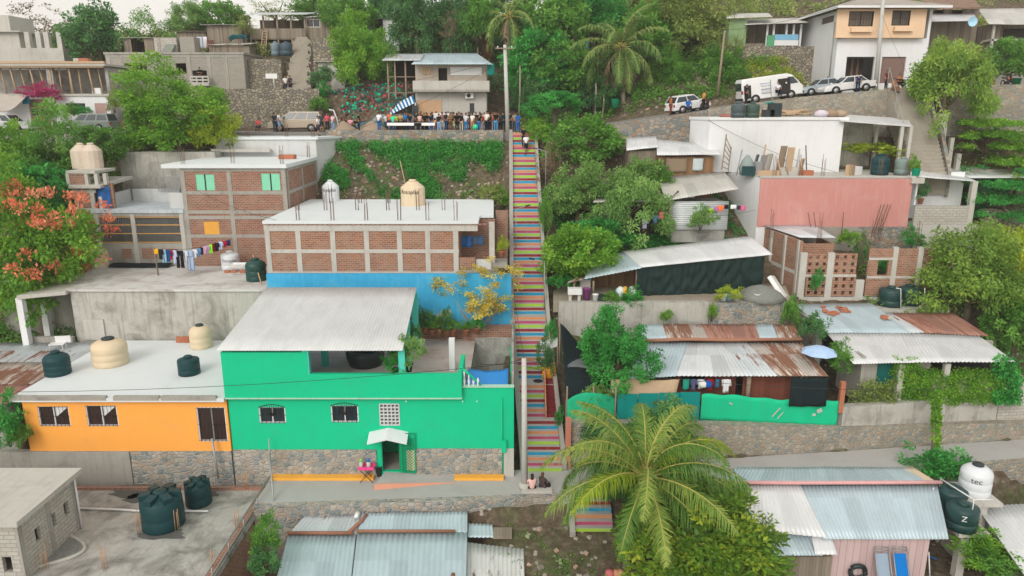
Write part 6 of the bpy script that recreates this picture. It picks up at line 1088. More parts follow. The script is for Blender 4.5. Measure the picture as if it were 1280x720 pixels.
for px,w,h,l in((962,12,9,'small black box on the white roof edge'),(970,14,17,'tall black box on the white roof edge')):q=P(px,149,58.3);s_=dep(149,58.3)/FP;mb=MB();mb.box(q.x-w*s_/2,q.x+w*s_/2,58.4,59.2,zuu,zuu+h*s_);tag(mb.build('black_box',BLACKT),l,'box')
mb=MB()
for i in range(16):q=P(rnd.uniform(955,1000),146,59.6);mb.tube([(q.x-1,59.2+rnd.random(),zuu+.1+rnd.random()*.5),(q.x+1.3,59.2+rnd.random(),zuu+.1+rnd.random()*.5)],.07,5)
tag(mb.build('wood_pile',TIMB),'pile of old timber on the white roof behind the black boxes','timber');mb=MB();q=P(965,138,60.4);mb.cloth(lambda u,v:(q.x-.5+u,60+.8*v,zuu+1.0+.2*math.sin(u*5)),6,4,.04);tag(mb.build('teal_sheet',gm('#27a08f')),'teal sheet lying on the timber pile','sheet');
for px,c,l in((1027,'#cfc6d2','pale lilac sack on the roof beside the dark tank'),(1040,'#9d8570','brown sack on the porch sheet roof'),(1051,'#a99683','tan sack on the porch sheet roof')):q=P(px,146,58.6);mb=MB();mb.lathe((q.x,58.7,zuu),[(.3,0),(.55,.15),(.5,.4),(.15,.55)],10);tag(mb.build('sack',gm(c)),l,'sack')
mb=MB();a=P(900,146,58.2);mb.tube([(a.x,58.3,zuu+.12),(a.x+1.3,58.1,zuu+.05)],.12,8);tag(mb.build('pipe_roll',gm('#a06a62')),'reddish pipe lying at the edge of the white roof','pipe')
for i,(px,py,h,m_,l)in enumerate(((985,222,2.1,TIMB,'pale plank stood upright on the pink house terrace'),(975,222,2.2,POLEW,'dark plank stood upright on the pink house terrace'),(952,222,1.5,STEEL,'grey sheet leaning against the white upper wall'),(958,223,1.6,CONCL,'pale slab leaning on the terrace clutter'),(1000,222,1.2,TIMB,'short raw board leaning near the rebar rods'),(943,220,1.5,gm('#5c6a70'),'slate coloured bundle standing on the terrace corner'))):q=P(px,py,55.5+i*.2);mb=MB();mb.obox((q.x,55.5+i*.2,zt_+.06+h/2),.5,.12,h,.2*i,0,.2);tag(mb.build('leaning_board',m_),l,'board')
mb=MB();q=P(930,215,55.3);mb.lathe((q.x+.3,55.6,zt_+.06),[(.5,0),(.6,.5),(.4,1.1),(.1,1.5)],9);tag(mb.build('covered_heap',gm('#8d9a98')),'grey covered heap at the corner of the roof terrace','heap');bucket('turquoise flower pot at the terrace edge by the porch',1144.5,219,54.2,.3,.5,gm('#18b08c'),zt_+.12)
for i in range(13):
 q=P(rnd.uniform(920,1012),220,55.2+(i%5)*.5);h_=rnd.uniform(.8,2.3);pole('%s %s pole number clutter'%(i,i)if 0 else['grey stick','pale stick','dark rod','brown lath','short post','bent lath','rusty rod','thin pale lath','old broom pole','dark lath','long grey rod','tan lath','slim white rod'][i]+' standing among the clutter of the pink house terrace',(q.x,q.y,zt_+.06),(q.x+rnd.uniform(-.5,.5),q.y+.4,zt_+h_),rnd.uniform(.03,.07),[STEEL,TIMB,BLACKM,POLEW,CONCL,TIMB,REBAR,TIMB,TIMB,POLEW,STEEL,TIMB,PIPEW][i],'clutter_stick','stick')
for i,(px,w_,d_,h_,m_,l)in enumerate(((935,.9,.6,.7,TEALT,'teal crate under the sticks of the pink house terrace'),(962,1.6,.9,.35,TIMB,'low timber heap on the pink house terrace'),(990,1.5,.8,.55,CONCL,'stack of pale blocks on the pink house terrace'),(1008,.8,.6,.4,TERRA,'few red bricks on the pink house terrace'),(948,.6,.5,1.0,STEEL,'grey metal box on the pink house terrace'),(1075,1.0,.7,.6,PIPEW,'white low table by the terrace porch'),(1062,.6,.5,.8,TIMB,'wooden chair back by the terrace porch'))):q=P(px,220,55);mb=MB();mb.obox((q.x,55+(i%3)*.5,zt_+.06+h_/2),w_,d_,h_,.2*i-.4);tag(mb.build('terrace_clutter',m_),l,'clutter')
rebar(pk,[(X(p_,222,54.3),54.3,zt_)for p_ in(968,1000,1028,1064,1100,1134)],1.6,.1)
rb=T('rebar_bundle','rusty rebar rods leaning in front of the pink wall','rebar',P(1095,290,53.3));mb=MB()
for px in(1015,1021,1052,1090,1093,1097,1100):a=P(px,292,53.3);mb.tube([a,(a.x+.1+.012*(px-1060),53.35,a.z+(2.2 if px>1060 else 1.6))],.03,5)
mb.build('rods',REBAR,rb)
ld=T('wooden_ladder','dark wooden ladder leaning on the white side wall','ladder',P(905,210,56));a,b,c,d=P(902,212,56.0),P(910,214,56.0),P(908,168,57.4),P(914,184,57.4);mb=MB();mb.tube([a,c],.05,5);mb.tube([b,d],.05,5);mb.build('rail',POLEW,ld);mb=MB()
for i in range(6):mb.tube([a.lerp(c,(i+.5)/6),b.lerp(d,(i+.5)/6)],.035,5)
mb.build('rung',POLEW,ld)
S=T('brown_plank_shed','brown plank shed with pale roof and hung cloths below the road wall','shed',P(862,215,57));r_=wr(823,196,897,220,57);mb=MB();mb.box(r_[0],r_[1]-.3,57,60,r_[2]-2,r_[3]);mb.build('wall',WOODY and WOOD,S);shed_roof(S,P(821,194,56.5),P(902,193,56.5),P(890,180,60.4),P(821,174,60.4),GALVW,.2,.02,4,.01,51,'roof');
for px,w,h,c,l in((846,26,17,'#8a7a68','brown blanket hung on the plank shed'),(873,13,15,'#b8c4c8','pale shirt like cloth hung on the plank shed wall')):s_=dep(198,56.9)/FP;garment(l,'cloth',P(px,198,56.85),w*s_,h*s_,c,'cloths hung on the plank shed')
S=T('small_roof_shed','small shed with pale sheet roof next to the brown plank shed','shed',P(800,190,58));mb=MB();r_=wr(786,186,820,200,58.4);mb.box(r_[0],r_[1],58.4,61,r_[2]-2,r_[3]-.15);mb.build('wall',WOODG,S);shed_roof(S,P(783,188,58),P(823,184,58),P(820,170,61.5),P(783,172,61.5),GALVW,.2,.02,4,.01,52,'roof')
S=T('sheet_walled_shed','shed clad in horizontal corrugated sheet with wide grey roof','shed',P(870,280,54));r_=wr(838,250,910,287,53.5);mb=MB();mb.corr((r_[0],53.5,r_[3]-.1),(r_[0],53.52,r_[2]),(r_[1],53.52,r_[2]),(r_[1],53.5,r_[3]-.1),.16,.02,4);mb.build('sheet_wall',GALV,S);mb=MB();mb.box(r_[0]+.2,r_[1]-.1,53.7,56.5,r_[2]-1,r_[3]-.2);mb.build('wall',CONCD,S)
shed_roof(S,P(832,251,53),P(924,236,53.2),P(905,214,57),P(822,222,56.8),GALVO,.2,.02,5,.01,53,'roof');shed_roof(S,P(845,248,53.1),P(868,246,53.1),P(866,236,54.6),P(848,239,54.6),GALVW,.2,.02,3,.01,54,'roof_patch');mb=MB();mb.tube([P(834,290,53),P(838,248,53.2),P(848,239,53.4)],.1,6);mb.build('post',POLEW,S)
S=T('leaf_hidden_shed','shed with grey roof and lattice front partly hidden by two trees','shed',P(760,275,54));r_=wr(745,250,830,278,54);mb=MB();mb.box(r_[0],r_[1],54.6,57,r_[2]-1,r_[3]);mb.build('wall',DARK,S);shed_roof(S,P(741,253,53.6),P(832,251,53.6),P(822,235,57.5),P(750,240,57.5),GALVO,.2,.02,4,.01,55,'roof');mb=MB();r2=wr(752,256,766,275,54)
for i in range(9):t=i/8;mb.tube([(r2[0]+(r2[1]-r2[0])*t,53.9,r2[2]),(r2[0]+(r2[1]-r2[0])*t,53.9,r2[3])],.025,4);mb.tube([(r2[0],53.9,r2[2]+(r2[3]-r2[2])*t),(r2[1],53.9,r2[2]+(r2[3]-r2[2])*t)],.025,4)
mb.build('lattice',PIPEW,S)
line('washing line strung between the two garden trees',[P(800,281,52.5),P(835,264,53)],sag=.25);line('washing line strung from the sheet shed to the white side wall',[P(880,268,53),P(945,262,54)],sag=.2)
for px,py,k,w,h,c,l in((806,277,'shirt',8,12,'#b9b4d2','lilac shirt under the feathery tree'),(812,275,'shirt',6,10,'#1d2430','black shirt under the feathery tree'),(819,272,'shirt',8,10,'#5a83a8','blue shirt under the feathery tree'),(827,268,'cloth',6,8,'#f0567a','hot pink cloth by the shed post'),(888,264,'cloth',8,6,'#b8e51c','lime cloth on the line before the sheet wall'),(895,262,'cloth',6,6,'#b070b0','violet cloth on the line before the sheet wall'),(901,260,'shirt',9,7,'#f07a48','orange shirt on the line before the sheet wall'),(908,259,'cloth',5,5,'#1d1f28','black cloth next to the orange shirt'),(917,259,'cloth',7,5,'#e2e6ea','white cloth nearer the white side wall'),(924,260,'cloth',5,5,'#2a2d38','dark cloth between white and pink ones'),(929,260,'cloth',6,6,'#d86a9a','pink cloth near the white side wall')):s_=dep(py,52.8)/FP;garment(l,k,P(px,py-3,52.8),w*s_,h*s_,c,'washing among the garden sheds')
rs_=T('road_steps','steep worn concrete steps falling from the road past the pipe railing','steps',(33,59,15));n=25;a,b=P(1133,108,62.6),P(1164,222,56.2);mb=MB()
for i in range(n):f=i/n;q=a.lerp(b,f);w=1.55-.35*f;dy=(a.y-b.y)/n;mb.box(q.x-w,q.x+w,q.y-dy,q.y+.02+dy*2,q.z-1.6,q.z-.1)
mb.build('flight',plaster('worn_step_concrete',(.36,.33,.28),.6,(.15,.13,.1),.2),rs_);mb=MB()
for f,g_ in((0,.5),(.5,1)):q,p_=a.lerp(b,f),a.lerp(b,g_);mb.hexa([(q.x+1.6,q.y,q.z-1.5),(q.x+1.9,q.y,q.z-1.5),(p_.x+1.5,p_.y,p_.z-1.5),(p_.x+1.25,p_.y,p_.z-1.5),(q.x+1.6,q.y,q.z+.5),(q.x+1.9,q.y,q.z+.5),(p_.x+1.5,p_.y,p_.z+.5),(p_.x+1.25,p_.y,p_.z+.5)])
mb.build('side_wall',STONEB,rs_)
for s_ in(-1.6,1.75):
 mb=MB()
 for f in(0,.33,.66):q=a.lerp(b,f);mb.tube([q+Vector((s_,0,-.2)),q+Vector((s_,0,1.5))],.035,5)
 mb.tube([a+Vector((s_,0,1.5)),a.lerp(b,.66)+Vector((s_,0,1.5))],.03,5);mb.build('pipe_railing',STEEL,rs_)
for px,py0,py1,w,l in((1175,182,142,.55,'tall square concrete pillar beside the road steps'),(1184,216,172,.3,'slim concrete pillar under the willow like tree'),(1195,218,192,.35,'short concrete pillar beside the pale shed roof')):a_,b_=P(px,py0,59.5),P(px,py1,59.5);mb=MB();mb.box(a_.x-w/2,a_.x+w/2,59.4,59.4+w,a_.z-2,b_.z);tag(mb.build('concrete_pillar',CONCL),l,'pillar')
strip_wall([(X(1205,225,58.5),58.6),(50,58.6)],9,Z(212,58.5),.4,BLOCK,label='grey block wall behind the layered bright tree');strip_wall([(X(1235,268,55),55.4),(50,55.4)],8,Z(262,55),.4,STONED,label='dry stone terrace below the green doored shed')
Y0=69.8;bw=T('white_two_storey_house','big white house with peach upper front, two garages and grey hip roof','house',(34,70,20.8));x0,x1=X(1046,60,Y0),X(1160,60,Y0);zf,zt=Z(48,Y0),Z(12,Y0);zb=20.2
g1,g2,w1,w2=wr(1057,71,1092,104,Y0),wr(1101,71,1131,104,Y0),wr(1061,14,1092,33,Y0-.6),wr(1115,13,1138,32,Y0-.6)
mb=MB();lw=(1.6,4.4,Z(31,72),Z(13,72));shell(mb,x0,x1,Y0,78.5,zb,zf,.25,[op(g1,x0),op(g2,x0)]);mb.wall((x0,78.5),(x0,Y0-.3),zf,zt,.25,[(4.6,7.4,zf+1.6,zt-.3)]);mb.wall((x1,Y0),(x1,78.5),zf,zt,.25);mb.build('wall',WHITEW,bw)
mb=MB();px0,px1=X(1046,30,Y0-.6),X(1157,30,Y0-.6);mb.wall((px0,Y0-.6),(px1,Y0-.6),zf,zt,.25,[op(w1,px0),op(w2,px0)]);mb.box(px0+.1,px1-.1,Y0-.34,Y0,zf,zf+.15);mb.build('upper_front',PEACH,bw)
window(bw,w1,Y0-.5,BLACKM,plain('brown_blind',(.14,.11,.09),.6),BLACKM,9,1);window(bw,w2,Y0-.5,BLACKM,plain('brown_blind_b',(.12,.10,.09),.6),BLACKM,9,1)
for a,b,c,d in((1064,34,1090,40),(1118,33,1141,39)):r_=wr(a,b,c,d,Y0-.9);mb=MB();mb.box(r_[0],r_[1],Y0-1.0,Y0-.61,r_[2],r_[3]);mb.build('window_box',PEACH,bw)
mb=MB();mb.box(g2[0],g2[1],Y0+.15,Y0+.2,zb,g2[3]);mb.build('garage_door',plain('brown_shutter_door',(.21,.135,.115),.6),bw);mb=MB();mb.box(g1[0]+.1,g1[1],Y0+2.2,Y0+2.3,zb,g1[3]);mb.build('garage_back',plain('garage_brown',(.1,.07,.055),.8),bw)
mb=MB()
for f in(.3,.55,.75):xx=g1[0]+(g1[1]-g1[0])*f;mb.box(xx-.1,xx+.1,Y0+1.9,Y0+2.19,zb,g1[3])
mb.build('garage_post',plain('garage_post_wood',(.25,.18,.14),.8),bw);mb=MB();wq=zf+1.6;mb.box(x0+.1,x0+.14,71.2,74.0,wq,zt-.3);mb.build('side_window',plain('brown_glass',(.1,.06,.045),.3),bw)
mb=MB();a=(x0-.9,Y0-1.5);b=(x1+.9,Y0-1.5);c=(x1+.9,79.5);d=(x0-.9,79.5);zt2=zt+.18;e,f=(x0+4.5,74.5,zt+1.9),(x1-4.5,74.5,zt+1.9)
for q in([(*a,zt2),(*b,zt2),f,e],[(*b,zt2),(*c,zt2),f],[(*c,zt2),(*d,zt2),e,f],[(*d,zt2),(*a,zt2),e]):mb.face(q)
mb.face([(*d,zt2),(*c,zt2),(*b,zt2),(*a,zt2)]);mb.build('roof',plaster('grey_brown_roof',(.38,.35,.31),.4,(.2,.16,.13),.2),bw);mb=MB();mb.box(x0-.9,x1+.9,Y0-1.5,Y0-1.35,zt-.02,zt+.178);mb.box(x0-.9,x0-.75,Y0-1.35,79,zt-.02,zt+.178);mb.build('fascia',WHITEW,bw)
mb=MB();xx=X(1036,60,Y0-.2);mb.tube([(x0-.08,Y0+.8,zb+2),(x0-.08,Y0+.8,zf+1.5)],.05,5);mb.obox((x0-.1,Y0+.8,zb+2),.2,.3,.5);mb.build('electric_conduit',STEEL,bw)
Y0=76;gp=T('green_porch_house','low green and blue porch house on the stony bank above the van','house',P(965,50,Y0));x0,x1=X(911,40,Y0),X(1010,40,Y0);zb,zt=Z(58,Y0),Z(30,Y0)
mb=MB();mb.box(x0,x1+.5,78.5,78.7,zb-2,zt+.6);mb.box(X(934,40,Y0),X(958,40,Y0),Y0+.2,Y0+.3,zb-2,zb+.3);mb.build('wall',WOODG,gp);r_=wr(911,24,933,51,Y0);mb=MB();mb.box(r_[0],r_[1],Y0,78.49,r_[2]-2,r_[3]);mb.build('green_wall',plain('lime_green_wall',(.24,.36,.19),.85),gp)
for a,b,c,d,m_ in((959,44,968,58,plain('porch_green',(.1,.34,.17),.85)),(968,43,998,50,gm('#7fb4d4')),(968,50.2,998,57,WHITEW)):r_=wr(a,b,c,d,Y0);mb=MB();mb.box(r_[0],r_[1],Y0,Y0+.15,r_[2],r_[3]);mb.build('porch_panel',m_,gp)
mb=MB()
for px in(960,968,984,993,1002):xx=X(px,40,Y0);mb.box(xx-.09,xx+.09,Y0+.17,Y0+.35,zb-1,zt)
mb.build('porch_post',WHITEW,gp);shed_roof(gp,P(931,31,75.2),P(1011,28,75.2),P(1008,22,79),P(934,24,79),GALVO,.2,.02,4,.01,61,'roof');shed_roof(gp,P(908,23,75.4),P(966,21,75.4),P(960,16,79),P(908,17,79),GALVO,.2,.02,4,.01,62,'roof')
strip_wall([(X(905,80,74.5),75),(X(1020,80,74.5),75)],19,Z(58,75),1.0,STONED,label='stony bank wall under the green porch house')
wh=T('brown_wooden_house','brown wooden house with tiled roof behind the willow like tree','house',P(1190,40,74));r_=wr(1158,10,1222,50,74);mb=MB();w_=wr(1176,12,1186,17,74);shell(mb,r_[0],r_[1],74,80,r_[2]-3,r_[3],.2,[op(wr(1168,11,1180,18,74),r_[0]),op(wr(1190,11,1204,18,74),r_[0])]);mb.build('wall',WOODG,wh);mb=MB();mb.box(r_[0]+.3,r_[1]-.3,75,75.1,r_[2],r_[3]-.05);mb.build('painted_interior_shade',DARK,wh)  # sheet behind the window holes is painted dark as room shade
mb=MB();a,b,c,d=P(1147,10,73),P(1226,9,73),P(1212,-8,80),P(1160,-8,80);mb.slab([a,b,c,d],.15);mb.build('roof',brickm('brown_roof_tile',(.28,.18,.13),(.22,.14,.1),(.1,.07,.05),.3,.3),wh)
mb=MB();a,b,c,d=P(1157,26,71.5),P(1221,25,71.5),P(1218,17,74),P(1160,17,74);mb.slab([a,b,c,d],.08);mb.build('porch_roof',GALVW,wh)
sd=T('satellite_dish','small pale blue satellite dish on the wooden house corner','satellite dish',P(1215,27,71.4));q=P(1215,27,71.4);mb=MB();n=14
V=[tuple(q+Vector((r*.45*math.cos(t),-.12+.16*(1-r*r),r*.45*math.sin(t))))for r in(1,.6,.05)for t in[2*math.pi*k/n for k in range(n)]];mb.shared(V,[(j*n+i,j*n+(i+1)%n,(j+1)*n+(i+1)%n,(j+1)*n+i)for j in range(2)for i in range(n)]);mb.build('dish',gm('#a8d4ea'),sd);mb=MB();mb.tube([q+Vector((0,.05,0)),q+Vector((0,.3,-.5))],.03,5);mb.build('arm',STEEL,sd)
w2=T('stilted_wooden_house','weathered wooden house with grey sheet roof and white post at the road end','house',P(1250,80,72));r_=wr(1222,25,1300,106,72);mb=MB();x0_=X(1240,60,72);mb.box(x0_,r_[1]+4,73,78,Z(64,73),r_[3]-.3);mb.box(r_[0],x0_,75,78,20.5,r_[3]+.6);mb.build('wall',WOODG,w2);mb=MB();mb.box(x0_+1.5,r_[1]+4,72.9,72.99,Z(47,73),Z(36,73));mb.build('wall_shade_panel',DARK,w2)  # dark panel on the solid wall paints the shade of an opening
mb=MB();mb.box(x0_-1,r_[1]+4,75,75.2,20.5,Z(64,73));mb.build('lower_wall',CONC,w2);mb=MB();xx=X(1243,80,71.8);mb.box(xx-.25,xx+.25,71.6,72.1,20.8,Z(64,72));xx=X(1240,45,72);mb.box(xx-.1,xx+.1,71.8,72,Z(64,72),Z(30,72));mb.build('post',CONCL,w2);mb=MB();mb.box(x0_-.3,r_[1]+4,71.8,73.1,Z(50,72)-.1,Z(49,72));mb.build('ledge',CONCL,w2)
shed_roof(w2,P(1236,30,71.3),P(1310,31,71.3),P(1300,10,78),P(1222,11,78),GALVO,.22,.02,5,.01,63,'roof')
for px,c,l in((1236,'#c73a55','red cloth bundle by the white post at the road end'),):q=P(px,100,71);mb=MB();mb.lathe((q.x,71,zr(q.x)),[(.4,0),(.5,.6),(.35,1.2),(.1,1.4)],10);tag(mb.build('red_bundle',gm(c)),l,'bundle')
bucket('green tub at the road end under the wooden house',1268,102,69,.55,.8,plain('green_tub',(.02,.25,.1),.5),zr(46),'tub')
RUB=plain('tyre_rubber',(.02,.02,.021),.8);RIM=plain('alloy_rim',(.42,.43,.44),.4,met=.5);CG=glassm('car_glass',(.03,.045,.055),.05);LAMP=plain('lamp_glass',(.7,.7,.66),.15);TAILL=plain('tail_lamp',(.4,.02,.02),.2)
def car(name,label,cat,L,W,Hh,m,loc,rz,kind='suv',pitch=0.,bot=.28):
 t=T(name,label,cat);h=L/2;wb=L*.29;rr=.33 if kind!='van' else .34;belt=Hh*(.58 if kind in('suv','minivan')else .62);w=W/2
 if kind=='van':prof=[(-h,bot),(-h,Hh*.9),(-h+.12,Hh),(h*.48,Hh*1.02),(h*.66,Hh*.94),(h*.9,Hh*.58),(h*.99,Hh*.46),(h,bot)]
 elif kind=='sedan':prof=[(-h,bot+.1),(-h,belt*.93),(-h+.1,belt),(-h*.55,belt*1.03),(h*.38,belt*1.0),(h*.9,belt*.82),(h,belt*.62),(h,bot)]
 elif kind=='hatch':prof=[(-h,bot+.05),(-h*1.0,belt*.95),(-h+.06,belt*1.02),(h*.42,belt),(h*.9,belt*.82),(h,belt*.6),(h,bot)]
 else:prof=[(-h,bot+.08),(-h,belt*.96),(-h+.08,belt),(h*.42,belt),(h*.88,belt*.88),(h,belt*.7),(h,bot)]
 mb=MB();n=len(prof);k=lambda z:w*(1-.1*max(0,(z-belt)/(Hh-belt+1e-6)))*(.97 if z<bot+.12 else 1);ins=.07
 cx=sum(p[0]for p in prof)/n;cz=sum(p[1]for p in prof)/n
 def rg(s,f):return[(cx+(p[0]-cx)*f,s*(k(p[1])if f<1 else k(p[1])-ins),cz+(p[1]-cz)*f)for p in prof]
 V=rg(-1,.93)+rg(-1,1)+rg(1,1)+rg(1,.93);F=[tuple(range(n)),tuple(reversed(range(3*n,4*n)))]
 for r_ in range(3):F+=[(r_*n+i,(r_+1)*n+i,(r_+1)*n+(i+1)%n,r_*n+(i+1)%n)for i in range(n)]
 mb.shared(V,F,0,False)
 if kind!='van':
  g0,g1,t0,t1={'suv':(-h*.97,h*.42,-h*.88,h*.12),'minivan':(-h*.97,h*.62,-h*.86,h*.2),'sedan':(-h*.72,h*.42,-h*.42,h*.08),'hatch':(-h*.98,h*.46,-h*.74,h*.12)}[kind]
  wt=w*.8;wbb=w*.96
  mb.hexa([(g0,-wbb,belt-.02),(g1,-wbb,belt-.02),(g1,wbb,belt-.02),(g0,wbb,belt-.02),(t0,-wt,Hh),(t1,-wt,Hh),(t1,wt,Hh),(t0,wt,Hh)])
 mb.build('body',m,t)
 def glass(q,nm,off):
  q=[Vector(p)for p in q];nrm=(q[1]-q[0]).cross(q[3]-q[0]).normalized();c=sum(q,Vector())/4
  if nrm.dot(off)<0:nrm=-nrm
  b=MB();b.hexa([p-nrm*.02 for p in q]+[p+nrm*.012 for p in q]);b.build(nm,CG,t)
 if kind!='van':
  e=lambda a,b,f:a+(b-a)*f
  for s in(-1,1):
   cuts=[(.04,.34),(.38,.66),(.7,.96)]if kind in('suv','minivan')else[(.05,.48),(.52,.95)]
   for a,b in cuts:
    z0,z1=belt+(Hh-belt)*.1,belt+(Hh-belt)*.86;y0,y1=e(wbb,wt,.1),e(wbb,wt,.86)
    xa0,xa1=e(e(g0,t0,.1),e(g1,t1,.1),a),e(e(g0,t0,.86),e(g1,t1,.86),a);xb0,xb1=e(e(g0,t0,.1),e(g1,t1,.1),b),e(e(g0,t0,.86),e(g1,t1,.86),b)
    glass([(xa0,s*y0,z0),(xb0,s*y0,z0),(xb1,s*y1,z1),(xa1,s*y1,z1)],'side_window',Vector((0,s,0)))
  for(ga,ta,nm,d)in((g1,t1,'windscreen',1),(g0,t0,'rear_window',-1)):
   z0,z1=belt+(Hh-belt)*.08,belt+(Hh-belt)*.88;xa,xb=e(ga,ta,.08),e(ga,ta,.88);glass([(xa,-wbb*.86,z0),(xa,wbb*.86,z0),(xb,wt*.88,z1),(xb,-wt*.88,z1)],nm,Vector((d,0,.3)))
 else:
  for s in(-1,1):glass([(h*.5,s*(w-.01),Hh*.6),(h*.84,s*(w-.01),Hh*.6),(h*.68,s*(w-.05),Hh*.86),(h*.5,s*(w-.05),Hh*.88)],'side_window',Vector((0,s,0)))
  glass([(h*.885,-w*.85,Hh*.6),(h*.885,w*.85,Hh*.6),(h*.69,w*.8,Hh*.91),(h*.69,-w*.8,Hh*.91)],'windscreen',Vector((1,0,.4)))
  glass([(-h-.01,-w*.8,Hh*.55),(-h-.01,w*.8,Hh*.55),(-h-.01,w*.78,Hh*.85),(-h-.01,-w*.78,Hh*.85)],'rear_window',Vector((-1,0,0)))
 for sx in(-1,1):
  for sy in(-1,1):
   b=MB();b.tube([(sx*wb,sy*(w-.2),rr),(sx*wb,sy*(w+.012),rr)],rr*1.14,20);b.build('wheel_arch',BLACKM,t)
   b=MB();b.tube([(sx*wb,sy*(w-.2),rr),(sx*wb,sy*(w+.03),rr)],rr,20);wh_=b.build('wheel',RUB,t);b=MB();b.tube([(sx*wb,sy*(w),rr),(sx*wb,sy*(w+.045),rr)],rr*.6,14);b.build('rim',RIM,wh_)
 for sy in(-1,1):
  b=MB();b.box(h-.16,h+.005,sy*w*.62,sy*w*.93,belt*.62,belt*.76);b.build('headlight',LAMP,t);b=MB();b.box(-h-.006,-h+.1,sy*w*.7,sy*w*.93,belt*.66,belt*.88);b.build('tail_light',TAILL,t);b=MB();b.obox((h*.42,sy*(w+.08),belt+.06),.1,.16,.12);b.build('mirror',m,t)
 for d in(-1,1):b=MB();b.box(d*h-.05,d*h+.06,-w*.95,w*.95,bot+.05,bot+.24);b.build('bumper',BLACKM if kind=='van' else m,t)
 b=MB();b.box(-h+.1,h-.1,-w*.9,w*.9,bot-.06,bot+.1);b.build('underbody',BLACKM,t)
 t.location=loc;t.rotation_euler=(0,pitch,rz);return t
def road_p(px,py,Y_):q=P(px,py,Y_);return(q.x,Y_,zr(q.x)+.005)
GREENC=paint('grey_green_car_paint',(.16,.2,.18));GOLD=paint('champagne_car_paint',(.42,.35,.27));WHC=paint('white_car_paint',(.72,.73,.74));SILV=paint('silver_car_paint',(.5,.52,.54));BLUEG=paint('blue_grey_car_paint',(.38,.45,.5));TEALC=paint('dark_teal_car_paint',(.05,.14,.17))
car('parked_car','silver white car nosing out from under the canvas awning','car',4.4,1.75,1.55,SILV,road_p(12,160,67.2),.0,'suv');car('parked_car','grey green station wagon parked before the white propped house','car',4.7,1.8,1.6,GREENC,road_p(112,160,67.6),math.pi,'suv')
car('parked_minivan','champagne minivan with dark windows below the dry stone wall','minivan',4.9,1.9,1.75,GOLD,road_p(373,160,67.3),math.pi,'minivan');car('parked_pickup','silver and teal car half hidden behind the crowd and sand heaps','car',4.5,1.75,1.5,TEALC,road_p(478,158,68.4),math.pi,'suv')
car('parked_hatchback','white hatchback with its tail towards the crowd on the rising road','car',3.7,1.65,1.5,WHC,road_p(860,138,65.6),.38,'hatch',-.13);car('parked_sedan','white sedan parked in front of the big white house','car',4.5,1.75,1.42,WHC,road_p(1058,117,66.2),math.pi,'sedan',.1);car('parked_car','blue grey car half hidden behind the white sedan','car',4.3,1.75,1.4,BLUEG,road_p(1027,112,68.5),math.pi,'sedan',.1)
vloc=road_p(962,122,65.2);van=car('white_van','white van with open side door and dark lettering on the road','van',5.3,1.9,2.1,WHC,vloc,.03,'van',-.13);b=MB();b.box(.45,1.5,-1.0,-.955,.45,1.75);db=b.build('door_shade_panel',DARK,None);db.parent=van;b=MB();b.box(-.2,-.17,-.975,-.957,.4,1.8);b.box(-2.5,-1.9,-.985,-.958,.45,1.55);o=b.build('panel_gap',BLACKM,None);o.parent=van  # side door is a flat dark panel painting the shaded van interior
b=MB();rg=np.random.default_rng(8)
for zz,xa,xb in((1.52,-1.1,-.25),(1.32,-1.0,-.2)):
 x_=xa
 while x_<xb:wd=rg.uniform(.05,.1);b.box(x_,x_+wd,-.972,-.958,zz,zz+rg.uniform(.04,.07));x_+=wd+.045
o=b.build('lettering',gm('#7f93b4'),None);o.parent=van;b=MB()
for i in range(5):b.box(-.95+i*.16,-.92+i*.16,-.972,-.958,.8,1.05)
b.box(-1.0,-.2,-.974,-.959,1.06,1.12);b.box(-1.0,-.2,-.974,-.959,.72,.78);o=b.build('emblem',gm('#9aa2ac'),None);o.parent=van
def moto(label,loc,rz,c):
 t=T('motorcycle',label,'motorcycle',(0,0,0),0,'motorcycles at the road edge')
 for x_ in(-.62,.62):
  b=MB();ring=[(x_+.27*math.cos(a_*math.pi/9),0,.3+.27*math.sin(a_*math.pi/9))for a_ in range(19)];b.tube(ring,.05,6,0,False);w_=b.build('wheel',RUB,t);b=MB();b.tube([(x_,-.05,.3),(x_,.05,.3)],.07,8);b.build('hub',RIM,w_)
 b=MB();b.tube([(-.62,0,.3),(-.1,0,.45),(.3,0,.6),(.5,0,.85),(.62,0,.3)],.045,6);b.tube([(-.1,0,.35),(.25,0,.4)],.14,8);b.build('frame',BLACKM,t);b=MB();b.lathe((.12,0,.68),[(.03,-.1),(.17,-.02),(.16,.08),(.04,.15)],10);b.build('fuel_tank',paint('moto_'+label[:4],c),t)
 b=MB();b.obox((-.38,0,.76),.62,.22,.1);b.build('seat',BLACKM,t);b=MB();b.tube([(.45,-.33,1.0),(.5,0,.95),(.45,.33,1.0)],.025,5);b.build('handlebar',BLACKM,t);t.location=loc;t.rotation_euler=(0,0,rz)
moto('red motorcycle beside the white hatchback nose',road_p(884,135,64.2),1.2,(.3,.02,.02));moto('dark motorcycle at the top of the worn road steps',road_p(1128,106,64.3),.3,(.05,.05,.06));moto('orange motorcycle at the road end near the green tub',road_p(1258,105,66.5),.5,(.4,.1,.03))
